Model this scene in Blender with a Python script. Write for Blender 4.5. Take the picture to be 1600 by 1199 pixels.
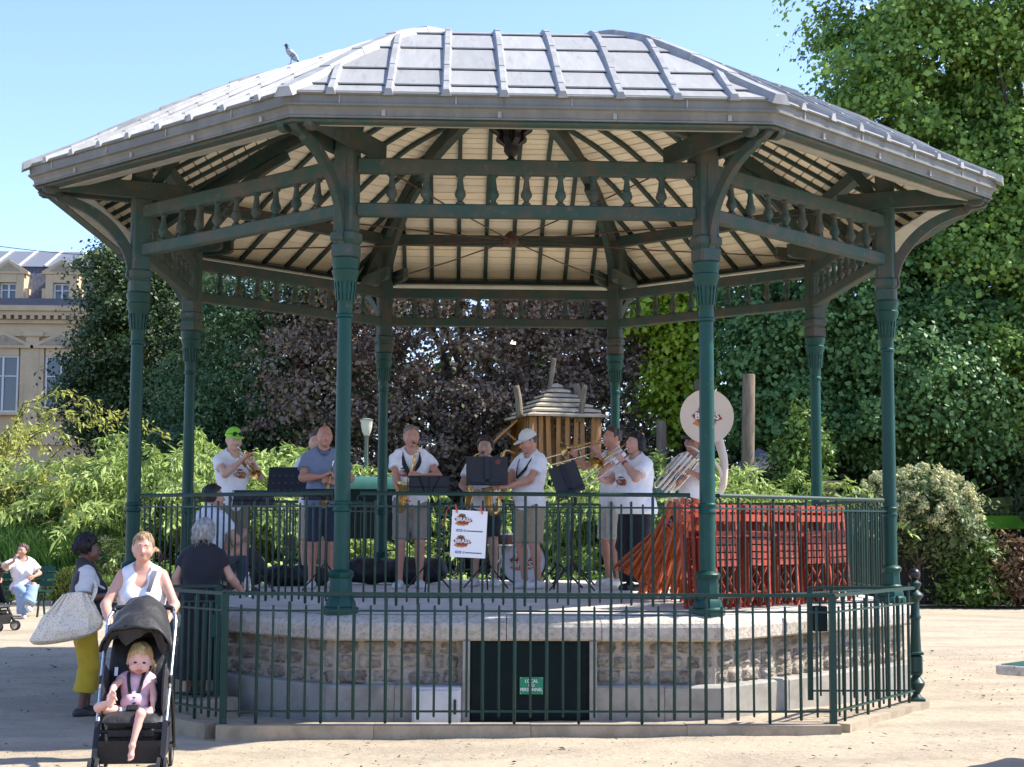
import bpy, bmesh, math, random
import numpy as np
from math import sin, cos, pi, radians, sqrt, atan2
from mathutils import Vector, Matrix
from mathutils.bvhtree import BVHTree

random.seed(7)
rng = np.random.default_rng(11)
scene = bpy.context.scene
for _o in list(bpy.data.objects):
    bpy.data.objects.remove(_o)

# ------------------------------------------------------------------ camera
CAM = np.array([-0.624, -16.903, 1.70])
FPX, YAW, PITCH, ROLL = 2420.5, -0.0382, 0.08907, 0.00561
_r = np.array([cos(YAW), sin(YAW), 0.0]); _f0 = np.array([-sin(YAW), cos(YAW), 0.0]); _u0 = np.array([0, 0, 1.0])
FWD = _f0 * cos(PITCH) + _u0 * sin(PITCH); _up = _u0 * cos(PITCH) - _f0 * sin(PITCH)
RGT = _r * cos(ROLL) + _up * sin(ROLL); UPV = _up * cos(ROLL) - _r * sin(ROLL)
cd = bpy.data.cameras.new('camera'); cam = bpy.data.objects.new('camera', cd)
scene.collection.objects.link(cam)
cd.sensor_width = 36.0; cd.lens = FPX / 1600 * 36.0; cd.clip_start = 0.1; cd.clip_end = 2000
cam.matrix_world = Matrix(((RGT[0], UPV[0], -FWD[0], CAM[0]), (RGT[1], UPV[1], -FWD[1], CAM[1]), (RGT[2], UPV[2], -FWD[2], CAM[2]), (0, 0, 0, 1)))
scene.camera = cam

# ------------------------------------------------------------------ sky, sun, exposure
SUN_EL, SUN_AZ = radians(48.5), radians(7)      # azimuth measured from +x towards +y
world = bpy.data.worlds.new('World'); scene.world = world; world.use_nodes = True
wn = world.node_tree.nodes; wl = world.node_tree.links; wn.clear()
sky = wn.new('ShaderNodeTexSky'); sky.sky_type = 'NISHITA'; sky.sun_disc = False
sky.sun_elevation = SUN_EL; sky.sun_rotation = pi / 2 - SUN_AZ
sky.air_density = 1.0; sky.dust_density = 0.5; sky.ozone_density = 1.4
bg = wn.new('ShaderNodeBackground'); bg.inputs[1].default_value = 0.108
wo = wn.new('ShaderNodeOutputWorld')
tint = wn.new('ShaderNodeMix'); tint.data_type = 'RGBA'; tint.blend_type = 'MULTIPLY'; tint.inputs['Factor'].default_value = 1; tint.inputs['B'].default_value = (.77, .80, 1.0, 1)
wl.new(sky.outputs[0], tint.inputs['A']); wl.new(tint.outputs['Result'], bg.inputs[0]); wl.new(bg.outputs[0], wo.inputs[0])
sd = bpy.data.lights.new('sun', 'SUN'); sd.energy = 3.05; sd.angle = radians(0.53); sd.color = (1.0, 0.95, 0.87)
sun = bpy.data.objects.new('sun', sd); scene.collection.objects.link(sun)
_sd = Vector((cos(SUN_EL) * cos(SUN_AZ), cos(SUN_EL) * sin(SUN_AZ), sin(SUN_EL)))
sun.rotation_euler = _sd.to_track_quat('Z', 'Y').to_euler(); sun.location = (30, 4, 40)
vs = scene.view_settings
scene.display_settings.display_device = 'sRGB'
vs.view_transform = 'Standard'; vs.look = 'None'; vs.exposure = 1.70; vs.gamma = 1.0; vs.use_curve_mapping = False
scene.render.engine = 'CYCLES'
scene.cycles.use_denoising = True
scene.cycles.max_bounces = 8; scene.cycles.diffuse_bounces = 5; scene.cycles.transparent_max_bounces = 8

# ------------------------------------------------------------------ helpers
def ray(px, py):
    d = FWD + RGT * ((px - 800) / FPX) - UPV * ((py - 599.5) / FPX)
    return d
def at(px, py, Y):
    """world point seen at photo pixel (1600x1199) on the vertical plane y = Y"""
    d = ray(px, py); t = (Y - CAM[1]) / d[1]; return CAM + d * t
def atz(px, py, z):
    d = ray(px, py); t = (z - CAM[2]) / d[2]; return CAM + d * t

def tag(o, label=None, cat=None, group=None, kind=None):
    if label: o['label'] = label
    if cat: o['category'] = cat
    if group: o['group'] = group
    if kind: o['kind'] = kind
    return o
def link(o, parent=None):
    scene.collection.objects.link(o)
    if parent is not None: o.parent = parent
    return o
def thing(name, label, cat, loc=(0, 0, 0), rz=0.0, group=None):
    o = bpy.data.objects.new(name, None); o.empty_display_size = 0.1
    link(o); o.location = loc; o.rotation_euler = (0, 0, rz)
    return tag(o, label, cat, group)
def inst(name, mesh, parent=None, loc=(0, 0, 0), rz=0.0):
    o = bpy.data.objects.new(name, mesh); link(o, parent); o.location = loc; o.rotation_euler = (0, 0, rz)
    return o
def kids(o): return [c for c in scene.collection.objects if c.parent == o]
_kidmap = {}
def copy_tree(o, parent=None):
    c = o.copy(); scene.collection.objects.link(c)
    if parent is not None: c.parent = parent
    for ch in list(o.children): copy_tree(ch, c)
    return c

class MB:
    """collects polygons; build() links them as one mesh object"""
    def __init__(s): s.v = []; s.f = []; s.m = []; s.cur = 0; s.n = 0
    def add(s, V, F):
        b = s.n; s.v.append(np.asarray(V, float).reshape(-1, 3)); s.n += len(s.v[-1])
        for f in F: s.f.append([i + b for i in f]); s.m.append(s.cur)
        return s
    def hexa(s, P):
        return s.add(P, [(0, 3, 2, 1), (4, 5, 6, 7), (0, 1, 5, 4), (1, 2, 6, 5), (2, 3, 7, 6), (3, 0, 4, 7)])
    def box(s, c, d, rot=None):
        x, y, z = d[0] / 2, d[1] / 2, d[2] / 2
        P = np.array([(-x, -y, -z), (x, -y, -z), (x, y, -z), (-x, y, -z), (-x, -y, z), (x, -y, z), (x, y, z), (-x, y, z)])
        if rot is not None: P = P @ np.array(rot).T
        return s.hexa(P + np.array(c))
    def cbox(s, c, d, b=0.01, rot=None):
        """box with chamfered vertical and top edges"""
        x, y, z = d[0] / 2, d[1] / 2, d[2] / 2
        def ring(x, y, b, z): return [(-x + b, -y, z), (x - b, -y, z), (x, -y + b, z), (x, y - b, z), (x - b, y, z), (-x + b, y, z), (-x, y - b, z), (-x, -y + b, z)]
        P = np.array(ring(x - b, y - b, b, -z) + ring(x, y, b, -z + b) + ring(x, y, b, z - b) + ring(x - b, y - b, b, z))
        if rot is not None: P = P @ np.array(rot).T
        F = [tuple(range(7, -1, -1)), tuple(range(24, 32))]
        for r in range(3):
            for i in range(8): F.append((r * 8 + i, r * 8 + (i + 1) % 8, (r + 1) * 8 + (i + 1) % 8, (r + 1) * 8 + i))
        return s.add(P + np.array(c), F)
    def bar(s, a, b, w, h=None, up=(0, 0, 1)):
        """rectangular bar from a to b, width w, height h along up"""
        a = np.array(a, float); b = np.array(b, float); h = h or w
        d = b - a; d /= np.linalg.norm(d); u = np.array(up, float)
        if abs(d @ u) > 0.99: u = np.array((0, 1.0, 0))
        sx = np.cross(d, u); sx /= np.linalg.norm(sx); u = np.cross(sx, d)
        P = []
        for p in (a, b):
            P += [p - sx * w / 2 - u * h / 2, p + sx * w / 2 - u * h / 2, p + sx * w / 2 + u * h / 2, p - sx * w / 2 + u * h / 2]
        return s.add(P, [(3, 2, 1, 0), (4, 5, 6, 7), (0, 1, 5, 4), (1, 2, 6, 5), (2, 3, 7, 6), (3, 0, 4, 7)])
    def tube(s, path, r, n=8, caps=True, flat=None):
        path = np.asarray(path, float); m = len(path)
        rr = np.full(m, r) if np.isscalar(r) else np.asarray(r, float)
        T = np.gradient(path, axis=0); T /= np.linalg.norm(T, axis=1)[:, None] + 1e-12
        u = np.array((0, 0, 1.0)) if abs(T[0][2]) < 0.9 else np.array((1.0, 0, 0))
        V = []
        for i in range(m):
            u = u - T[i] * (u @ T[i]); nu = np.linalg.norm(u)
            if nu < 1e-6: u = np.cross(T[i], (0, 1, 0.3)); nu = np.linalg.norm(u)
            u /= nu; w = np.cross(T[i], u)
            for k in range(n):
                a = 2 * pi * k / n; V.append(path[i] + rr[i] * (cos(a) * u + sin(a) * w))
        F = []
        for i in range(m - 1):
            for k in range(n):
                F.append((i * n + k, i * n + (k + 1) % n, (i + 1) * n + (k + 1) % n, (i + 1) * n + k))
        if caps: F.append(tuple(range(n - 1, -1, -1))); F.append(tuple((m - 1) * n + k for k in range(n)))
        return s.add(V, F)
    def lathe(s, prof, n=16, c=(0, 0, 0), caps=True, rot=None):
        """prof: (r, z) list about the z axis through c"""
        V = []; m = len(prof)
        for r, z in prof:
            for k in range(n): a = 2 * pi * (k + 0.5) / n; V.append((r * cos(a), r * sin(a), z))
        V = np.array(V)
        if rot is not None: V = V @ np.array(rot).T
        F = []
        for i in range(m - 1):
            for k in range(n): F.append((i * n + k, i * n + (k + 1) % n, (i + 1) * n + (k + 1) % n, (i + 1) * n + k))
        if caps: F.append(tuple(range(n - 1, -1, -1))); F.append(tuple((m - 1) * n + k for k in range(n)))
        return s.add(V + np.array(c), F)
    def prism(s, poly, thick, frame):
        """2-D outline (a,b) extruded +-thick/2; frame(a,b,t) -> xyz"""
        n = len(poly); V = [frame(a, b, -thick / 2) for a, b in poly] + [frame(a, b, thick / 2) for a, b in poly]
        F = [tuple(range(n - 1, -1, -1)), tuple(range(n, 2 * n))] + [(i, (i + 1) % n, n + (i + 1) % n, n + i) for i in range(n)]
        return s.add(V, F)
    def mesh(s, name, mats, smooth=False, fix=False):
        me = bpy.data.meshes.new(name)
        V = np.vstack(s.v) if s.v else np.zeros((0, 3))
        me.from_pydata(V.tolist(), [], s.f)
        for m in (mats if isinstance(mats, (list, tuple)) else [mats]): me.materials.append(m)
        if any(s.m): me.polygons.foreach_set('material_index', s.m)
        if fix:
            bm = bmesh.new(); bm.from_mesh(me); bmesh.ops.recalc_face_normals(bm, faces=bm.faces); bm.to_mesh(me); bm.free()
        if smooth:
            me.polygons.foreach_set('use_smooth', [True] * len(me.polygons))
            if smooth == 'auto': me.set_sharp_from_angle(angle=radians(38))
        me.update(); return me
    def build(s, name, mats, parent=None, smooth=False, loc=(0, 0, 0), rz=0.0, fix=True):
        return inst(name, s.mesh(name, mats, smooth, fix), parent, loc, rz)

def raw_mesh(name, V, F, mats, smooth=True, midx=None):
    """numpy verts (n,3), faces (m,k) of one polygon size"""
    V = np.asarray(V, np.float32); F = np.asarray(F, np.int32); k = F.shape[1]
    me = bpy.data.meshes.new(name)
    me.vertices.add(len(V)); me.vertices.foreach_set('co', V.ravel())
    me.loops.add(F.size); me.loops.foreach_set('vertex_index', F.ravel())
    me.polygons.add(len(F)); me.polygons.foreach_set('loop_start', np.arange(0, F.size, k, dtype=np.int32))
    for m in (mats if isinstance(mats, (list, tuple)) else [mats]): me.materials.append(m)
    if midx is not None: me.polygons.foreach_set('material_index', np.asarray(midx, np.int32))
    if smooth: me.polygons.foreach_set('use_smooth', np.ones(len(F), bool))
    me.update(calc_edges=True); return me

def bez(P, n=16):
    """Catmull-Rom through the points"""
    P = np.asarray(P, float)
    Q = np.vstack([2 * P[0] - P[1], P, 2 * P[-1] - P[-2]]); out = []
    for i in range(len(P) - 1):
        p0, p1, p2, p3 = Q[i:i + 4]
        for t in np.linspace(0, 1, n, endpoint=False):
            out.append(0.5 * ((2 * p1) + (-p0 + p2) * t + (2 * p0 - 5 * p1 + 4 * p2 - p3) * t * t + (-p0 + 3 * p1 - 3 * p2 + p3) * t ** 3))
    out.append(P[-1]); return np.array(out)
def rotz(a): return np.array([[cos(a), -sin(a), 0], [sin(a), cos(a), 0], [0, 0, 1]])
def rotx(a): return np.array([[1, 0, 0], [0, cos(a), -sin(a)], [0, sin(a), cos(a)]])
def roty(a): return np.array([[cos(a), 0, sin(a)], [0, 1, 0], [-sin(a), 0, cos(a)]])

# ------------------------------------------------------------------ materials
def mat(name, col, rough=0.6, metal=0.0, col2=None, scale=6.0, lo=0.4, hi=0.65, detail=6.0, bump=0.0, bscale=None, bdist=0.02,
        vary=0.0, spec=None, stretch=None, trans=0.0, coords='Object', col3=None, scale3=1.0, lo3=0.5, hi3=0.7, sheen=0.0):
    m = bpy.data.materials.new(name); m.use_nodes = True
    N = m.node_tree.nodes; L = m.node_tree.links; N.clear()
    out = N.new('ShaderNodeOutputMaterial'); p = N.new('ShaderNodeBsdfPrincipled')
    p.inputs['Base Color'].default_value = (*col, 1); p.inputs['Roughness'].default_value = rough; p.inputs['Metallic'].default_value = metal
    if spec is not None: p.inputs['Specular IOR Level'].default_value = spec
    if sheen: p.inputs['Sheen Weight'].default_value = sheen
    tc = N.new('ShaderNodeTexCoord'); vec = tc.outputs[coords]
    if stretch:
        mp = N.new('ShaderNodeMapping'); mp.inputs['Scale'].default_value = stretch; L.new(vec, mp.inputs[0]); vec = mp.outputs[0]
    if vary:
        oi = N.new('ShaderNodeObjectInfo'); ad = N.new('ShaderNodeVectorMath'); ad.operation = 'ADD'
        sc = N.new('ShaderNodeMath'); sc.operation = 'MULTIPLY'; sc.inputs[1].default_value = 37.0
        L.new(oi.outputs['Random'], sc.inputs[0]); L.new(vec, ad.inputs[0]); L.new(sc.outputs[0], ad.inputs[1]); vec = ad.outputs[0]
    colsock = None
    def layer(base, c, s, lo_, hi_, det):
        n = N.new('ShaderNodeTexNoise'); n.inputs['Scale'].default_value = s; n.inputs['Detail'].default_value = det; n.inputs['Roughness'].default_value = 0.62
        L.new(vec, n.inputs['Vector'])
        r = N.new('ShaderNodeMapRange'); r.inputs['From Min'].default_value = lo_; r.inputs['From Max'].default_value = hi_; r.interpolation_type = 'SMOOTHSTEP'
        L.new(n.outputs['Fac'], r.inputs['Value'])
        mx = N.new('ShaderNodeMix'); mx.data_type = 'RGBA'
        if base is None: mx.inputs['A'].default_value = (*col, 1)
        else: L.new(base, mx.inputs['A'])
        mx.inputs['B'].default_value = (*c, 1); L.new(r.outputs[0], mx.inputs['Factor']); return mx.outputs['Result'], n
    if col2 is not None: colsock, n1 = layer(None, col2, scale, lo, hi, detail)
    if col3 is not None: colsock, _ = layer(colsock, col3, scale3, lo3, hi3, 8.0)
    if vary:
        hv = N.new('ShaderNodeHueSaturation'); mr = N.new('ShaderNodeMapRange'); mr.inputs['To Min'].default_value = 1 - vary; mr.inputs['To Max'].default_value = 1 + vary
        L.new(oi.outputs['Random'], mr.inputs['Value']); L.new(mr.outputs[0], hv.inputs['Value'])
        if colsock is not None: L.new(colsock, hv.inputs['Color'])
        else: hv.inputs['Color'].default_value = (*col, 1)
        colsock = hv.outputs[0]
    if colsock is not None: L.new(colsock, p.inputs['Base Color'])
    if bump:
        nb = N.new('ShaderNodeTexNoise'); nb.inputs['Scale'].default_value = bscale or scale; nb.inputs['Detail'].default_value = 8; nb.inputs['Roughness'].default_value = 0.65
        L.new(vec, nb.inputs['Vector']); b = N.new('ShaderNodeBump'); b.inputs['Strength'].default_value = bump; b.inputs['Distance'].default_value = bdist
        L.new(nb.outputs['Fac'], b.inputs['Height']); L.new(b.outputs[0], p.inputs['Normal'])
    sh = p.outputs[0]
    if trans:
        t = N.new('ShaderNodeBsdfTranslucent'); t.inputs[0].default_value = (*col, 1)
        if colsock is not None: L.new(colsock, t.inputs[0])
        ms = N.new('ShaderNodeMixShader'); ms.inputs[0].default_value = trans; L.new(sh, ms.inputs[1]); L.new(t.outputs[0], ms.inputs[2]); sh = ms.outputs[0]
    L.new(sh, out.inputs['Surface'])
    return m

M = {}
M['green'] = mat('green_paint', (0.003, 0.050, 0.039), 0.42, spec=.3, col2=(0.006, 0.066, 0.053), scale=3, lo=.45, hi=.8, bump=.08, bscale=60, vary=.08, col3=(.05, .075, .055), scale3=17, lo3=.62, hi3=.70)
M['green_iron'] = mat('green_iron_paint', (0.006, 0.036, 0.027), 0.45, spec=.35, col2=(0.024, 0.058, 0.046), scale=14, lo=.55, hi=.75, vary=.12)
M['old_green'] = mat('weathered_green_wood', (0.024, 0.064, 0.052), 0.7, col2=(0.072, 0.068, 0.052), scale=4, lo=.38, hi=.66, bump=.25, bscale=40, vary=.15, col3=(.12, .108, .085), scale3=16, lo3=.58, hi3=.76)
M['rafter'] = mat('dark_green_rafter', (0.026, 0.056, 0.045), 0.7, col2=(0.062, 0.056, 0.042), scale=5, lo=.45, hi=.7, bump=.15, bscale=40, vary=.2)
M['zinc'] = mat('weathered_zinc', (0.30, 0.297, 0.278), 0.6, 0.0, spec=.25, col2=(0.34, 0.335, 0.31), scale=3, lo=.4, hi=.7, bump=.06, bscale=12, vary=.12, col3=(.21, .20, .185), scale3=3.2, lo3=.54, hi3=.78, stretch=(5, .7, .7))
M['zinc_d'] = mat('zinc_batten', (0.27, 0.27, 0.25), 0.55, 0.0, spec=.3, col2=(0.36, 0.355, 0.335), scale=5, bump=.05, bscale=15, vary=.08)
M['gutter'] = mat('zinc_gutter', (0.15, 0.155, 0.14), 0.55, 0.0, spec=.3, col2=(0.21, 0.21, 0.19), scale=4, lo=.4, hi=.7, bump=.08, bscale=9, vary=.06, col3=(.09, .09, .085), scale3=9, lo3=.6, hi3=.82, stretch=(1, 1, .3))
M['board'] = mat('cream_painted_board', (0.93, 0.82, 0.60), 0.6, col2=(0.87, 0.73, 0.50), scale=5, lo=.45, hi=.75, vary=.08, col3=(.45, .30, .16), scale3=11, lo3=.66, hi3=.82)
M['soffit'] = mat('pale_soffit', (0.42, 0.42, 0.36), 0.7, col2=(0.34, 0.34, 0.29), scale=4)
M['rust'] = mat('rusty_iron', (0.06, 0.035, 0.022), 0.7, col2=(.10, .05, .03), scale=20)
M['coping'] = mat('granite_coping', (0.52, 0.46, 0.375), 0.85, col2=(0.40, 0.345, 0.275), scale=22, lo=.42, hi=.62, bump=.7, bscale=28, bdist=.02, vary=.08, col3=(.13, .11, .09), scale3=38, lo3=.6, hi3=.68)
M['rubble'] = mat('rough_millstone', (0.48, 0.415, 0.325), 0.95, col2=(0.29, 0.24, 0.185), scale=9, lo=.42, hi=.6, bump=1.0, bscale=17, bdist=.07, vary=.22, col3=(.46, .39, .30), scale3=14, lo3=.58, hi3=.68)
M['mortar'] = mat('stone_mortar', (0.46, 0.40, 0.32), 0.95, col2=(0.36, 0.31, 0.24), scale=8, bump=.8, bscale=25, bdist=.03)
M['plinth'] = mat('grey_render_plinth', (0.32, 0.30, 0.255), 0.9, col2=(0.25, 0.232, 0.195), scale=5, bump=.3, bscale=60, bdist=.01, vary=.06, col3=(.14, .13, .115), scale3=3, lo3=.58, hi3=.8)
M['kerb'] = mat('sandy_stone_kerb', (0.36, 0.29, 0.20), 0.9, col2=(0.26, 0.21, 0.14), scale=5, bump=.4, bscale=50, bdist=.01, vary=.06)
M['deck'] = mat('concrete_deck', (0.58, 0.55, 0.49), 0.9, col2=(0.48, 0.455, 0.41), scale=2.5, bump=.15, bscale=40)
M['door'] = mat('dark_green_door', (0.004, 0.012, 0.012), 0.6, spec=.12, col2=(0.007, 0.015, 0.015), scale=8)
M['sign'] = mat('enamel_green', (0.0, 0.22, 0.11), 0.3)
M['white'] = mat('white_paint', (0.78, 0.78, 0.77), 0.5)
M['cab'] = mat('grey_white_cabinet', (0.55, 0.56, 0.57), 0.5, col2=(.47, .48, .49), scale=6)
M['black'] = mat('black_plastic', (0.012, 0.012, 0.013), 0.5)
M['blackm'] = mat('black_metal', (0.015, 0.015, 0.016), 0.35, 0.2)
M['steel'] = mat('brushed_aluminium', (0.62, 0.63, 0.64), 0.28, 0.9)

# ground: pale sand, one sheet to the horizon
def ground_h(x, y):
    k = np.clip((-y - 1.0) / 2.5, 0, 1); return k * (0.06 + 0.01 * np.clip(x, -5, 5))
def make_ground():
    m = bpy.data.materials.new('sandy_ground'); m.use_nodes = True
    N = m.node_tree.nodes; L = m.node_tree.links; p = N['Principled BSDF']; p.inputs['Roughness'].default_value = 0.95
    p.inputs['Specular IOR Level'].default_value = 0.2
    tc = N.new('ShaderNodeTexCoord')
    def noise(s, d, st=(1, 1, 1)):
        mp = N.new('ShaderNodeMapping'); mp.inputs['Scale'].default_value = st; L.new(tc.outputs['Object'], mp.inputs[0])
        n = N.new('ShaderNodeTexNoise'); n.inputs['Scale'].default_value = s; n.inputs['Detail'].default_value = d; n.inputs['Roughness'].default_value = .65; L.new(mp.outputs[0], n.inputs['Vector']); return n
    def rng_(n, a, b):
        r = N.new('ShaderNodeMapRange'); r.inputs['From Min'].default_value = a; r.inputs['From Max'].default_value = b; r.interpolation_type = 'SMOOTHSTEP'; L.new(n.outputs['Fac'], r.inputs['Value']); return r
    def mix(a, b, f):
        x = N.new('ShaderNodeMix'); x.data_type = 'RGBA'
        for s, v in (('A', a), ('B', b)):
            if isinstance(v, tuple): x.inputs[s].default_value = (*v, 1)
            else: L.new(v, x.inputs[s])
        L.new(f.outputs[0], x.inputs['Factor']); return x.outputs['Result']
    c = mix((0.44, 0.362, 0.255), (0.345, 0.285, 0.205), rng_(noise(.6, 7, (1, 2.0, 1)), .42, .62))
    c = mix(c, (0.33, 0.275, 0.205), rng_(noise(3, 9, (1, 2.2, 1)), .56, .72))
    c = mix(c, (0.30, 0.25, 0.19), rng_(noise(26, 4, (1, 1.6, 1)), .66, .74))
    c = mix(c, (0.58, 0.48, 0.34), rng_(noise(60, 3), .62, .7))
    L.new(c, p.inputs['Base Color'])
    nb = noise(7, 10, (1, 1.5, 1)); b = N.new('ShaderNodeBump'); b.inputs['Strength'].default_value = .8; b.inputs['Distance'].default_value = .05; L.new(nb.outputs['Fac'], b.inputs['Height'])
    nb2 = noise(90, 4); b2 = N.new('ShaderNodeBump'); b2.inputs['Strength'].default_value = .5; b2.inputs['Distance'].default_value = .006; L.new(nb2.outputs['Fac'], b2.inputs['Height']); L.new(b.outputs[0], b2.inputs['Normal'])
    L.new(b2.outputs[0], p.inputs['Normal'])
    xs = np.unique(np.concatenate([np.linspace(-600, -30, 8), np.linspace(-30, -8, 12), np.linspace(-8, 9, 120), np.linspace(9, 30, 12), np.linspace(30, 600, 8)]))
    ys = np.unique(np.concatenate([np.linspace(-60, -12, 8), np.linspace(-12, 2, 110), np.linspace(2, 40, 14), np.linspace(40, 900, 8)]))
    X, Y = np.meshgrid(xs, ys); Z = ground_h(X, Y)
    near = (np.abs(X) < 9) & (Y > -12) & (Y < 2)
    Z = Z + near * 0.006 * (np.sin(X * 5.1 + 1.3 * np.sin(Y * 3.7)) * np.sin(Y * 6.3 + X) + rng.normal(0, .5, X.shape))
    nx = len(xs); V = np.stack([X.ravel(), Y.ravel(), Z.ravel()], 1)
    i = np.arange(len(ys) - 1)[:, None] * nx + np.arange(nx - 1)[None, :]; i = i.ravel()
    o = inst('ground', raw_mesh('ground', V, np.stack([i, i + 1, i + nx + 1, i + nx], 1), m)); tag(o, kind='structure')
make_ground()
# ================================================================== BANDSTAND
S8 = 3.1; T = math.tan(pi / 8); AP = S8 / 2 / T; RC = S8 / 2 / sin(pi / 8)     # apothem 3.742, corner radius 4.05
DECK = 0.94
def deck_z(x, y): return DECK + 0.06 * max(0.0, 1 - math.hypot(x, y) / 3.9)
ZP = np.array([(0, 6.70), (.9, 6.67), (1.4, 6.62), (1.83, 6.55), (2.43, 6.42), (3.06, 6.19), (4.02, 5.71), (4.72, 5.32), (5.13, 5.11), (5.4, 4.97)])
def roof_z(a):                      # a: distance from the axis along a facet's middle line
    return np.interp(np.asarray(a) / cos(pi / 8), _zr, _zz)
_zr = np.linspace(0, 5.4, 200)
_zz = np.interp(_zr, ZP[:, 0], ZP[:, 1])
for _ in range(60): _zz[1:-1] = (_zz[:-2] + 2 * _zz[1:-1] + _zz[2:]) / 4
AE = 4.74                            # eave apothem
band = thing('bandstand', 'green iron and timber octagonal bandstand with zinc roof on a stone base', 'bandstand')
def facet_rz(k): return k * pi / 4

def strip(mb, t0, t1, a0, a1, off, thick, n=3, lip=0.0, up=True):
    """slab lying on the roof surface between t0..t1 (along the eave) and a0..a1, clipped at the hips"""
    br = [a for a in (abs(t0) / T, abs(t1) / T) if a0 < a < a1]
    A = sorted(set(list(np.linspace(a0, a1, n + 1)) + br)); rows = []
    for a in A:
        lo, hi = max(t0, -a * T), min(t1, a * T)
        if hi - lo < -1e-6: continue
        hi = max(hi, lo); q = (a - a0) / (a1 - a0); z = float(roof_z(a)) + off + lip * q
        rows.append((lo, hi, a, z))
    if len(rows) < 2: return
    V = []
    for lo, hi, a, z in rows: V += [(lo, -a, z), (hi, -a, z), (hi, -a, z - thick), (lo, -a, z - thick)]
    F = []; m = len(rows)
    for i in range(m - 1):
        b = 4 * i
        for q in range(4): F.append((b + q, b + (q + 1) % 4, b + 4 + (q + 1) % 4, b + 4 + q))
    F += [(0, 3, 2, 1), (4 * m - 4, 4 * m - 3, 4 * m - 2, 4 * m - 1)]
    mb.add(V, F)

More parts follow.
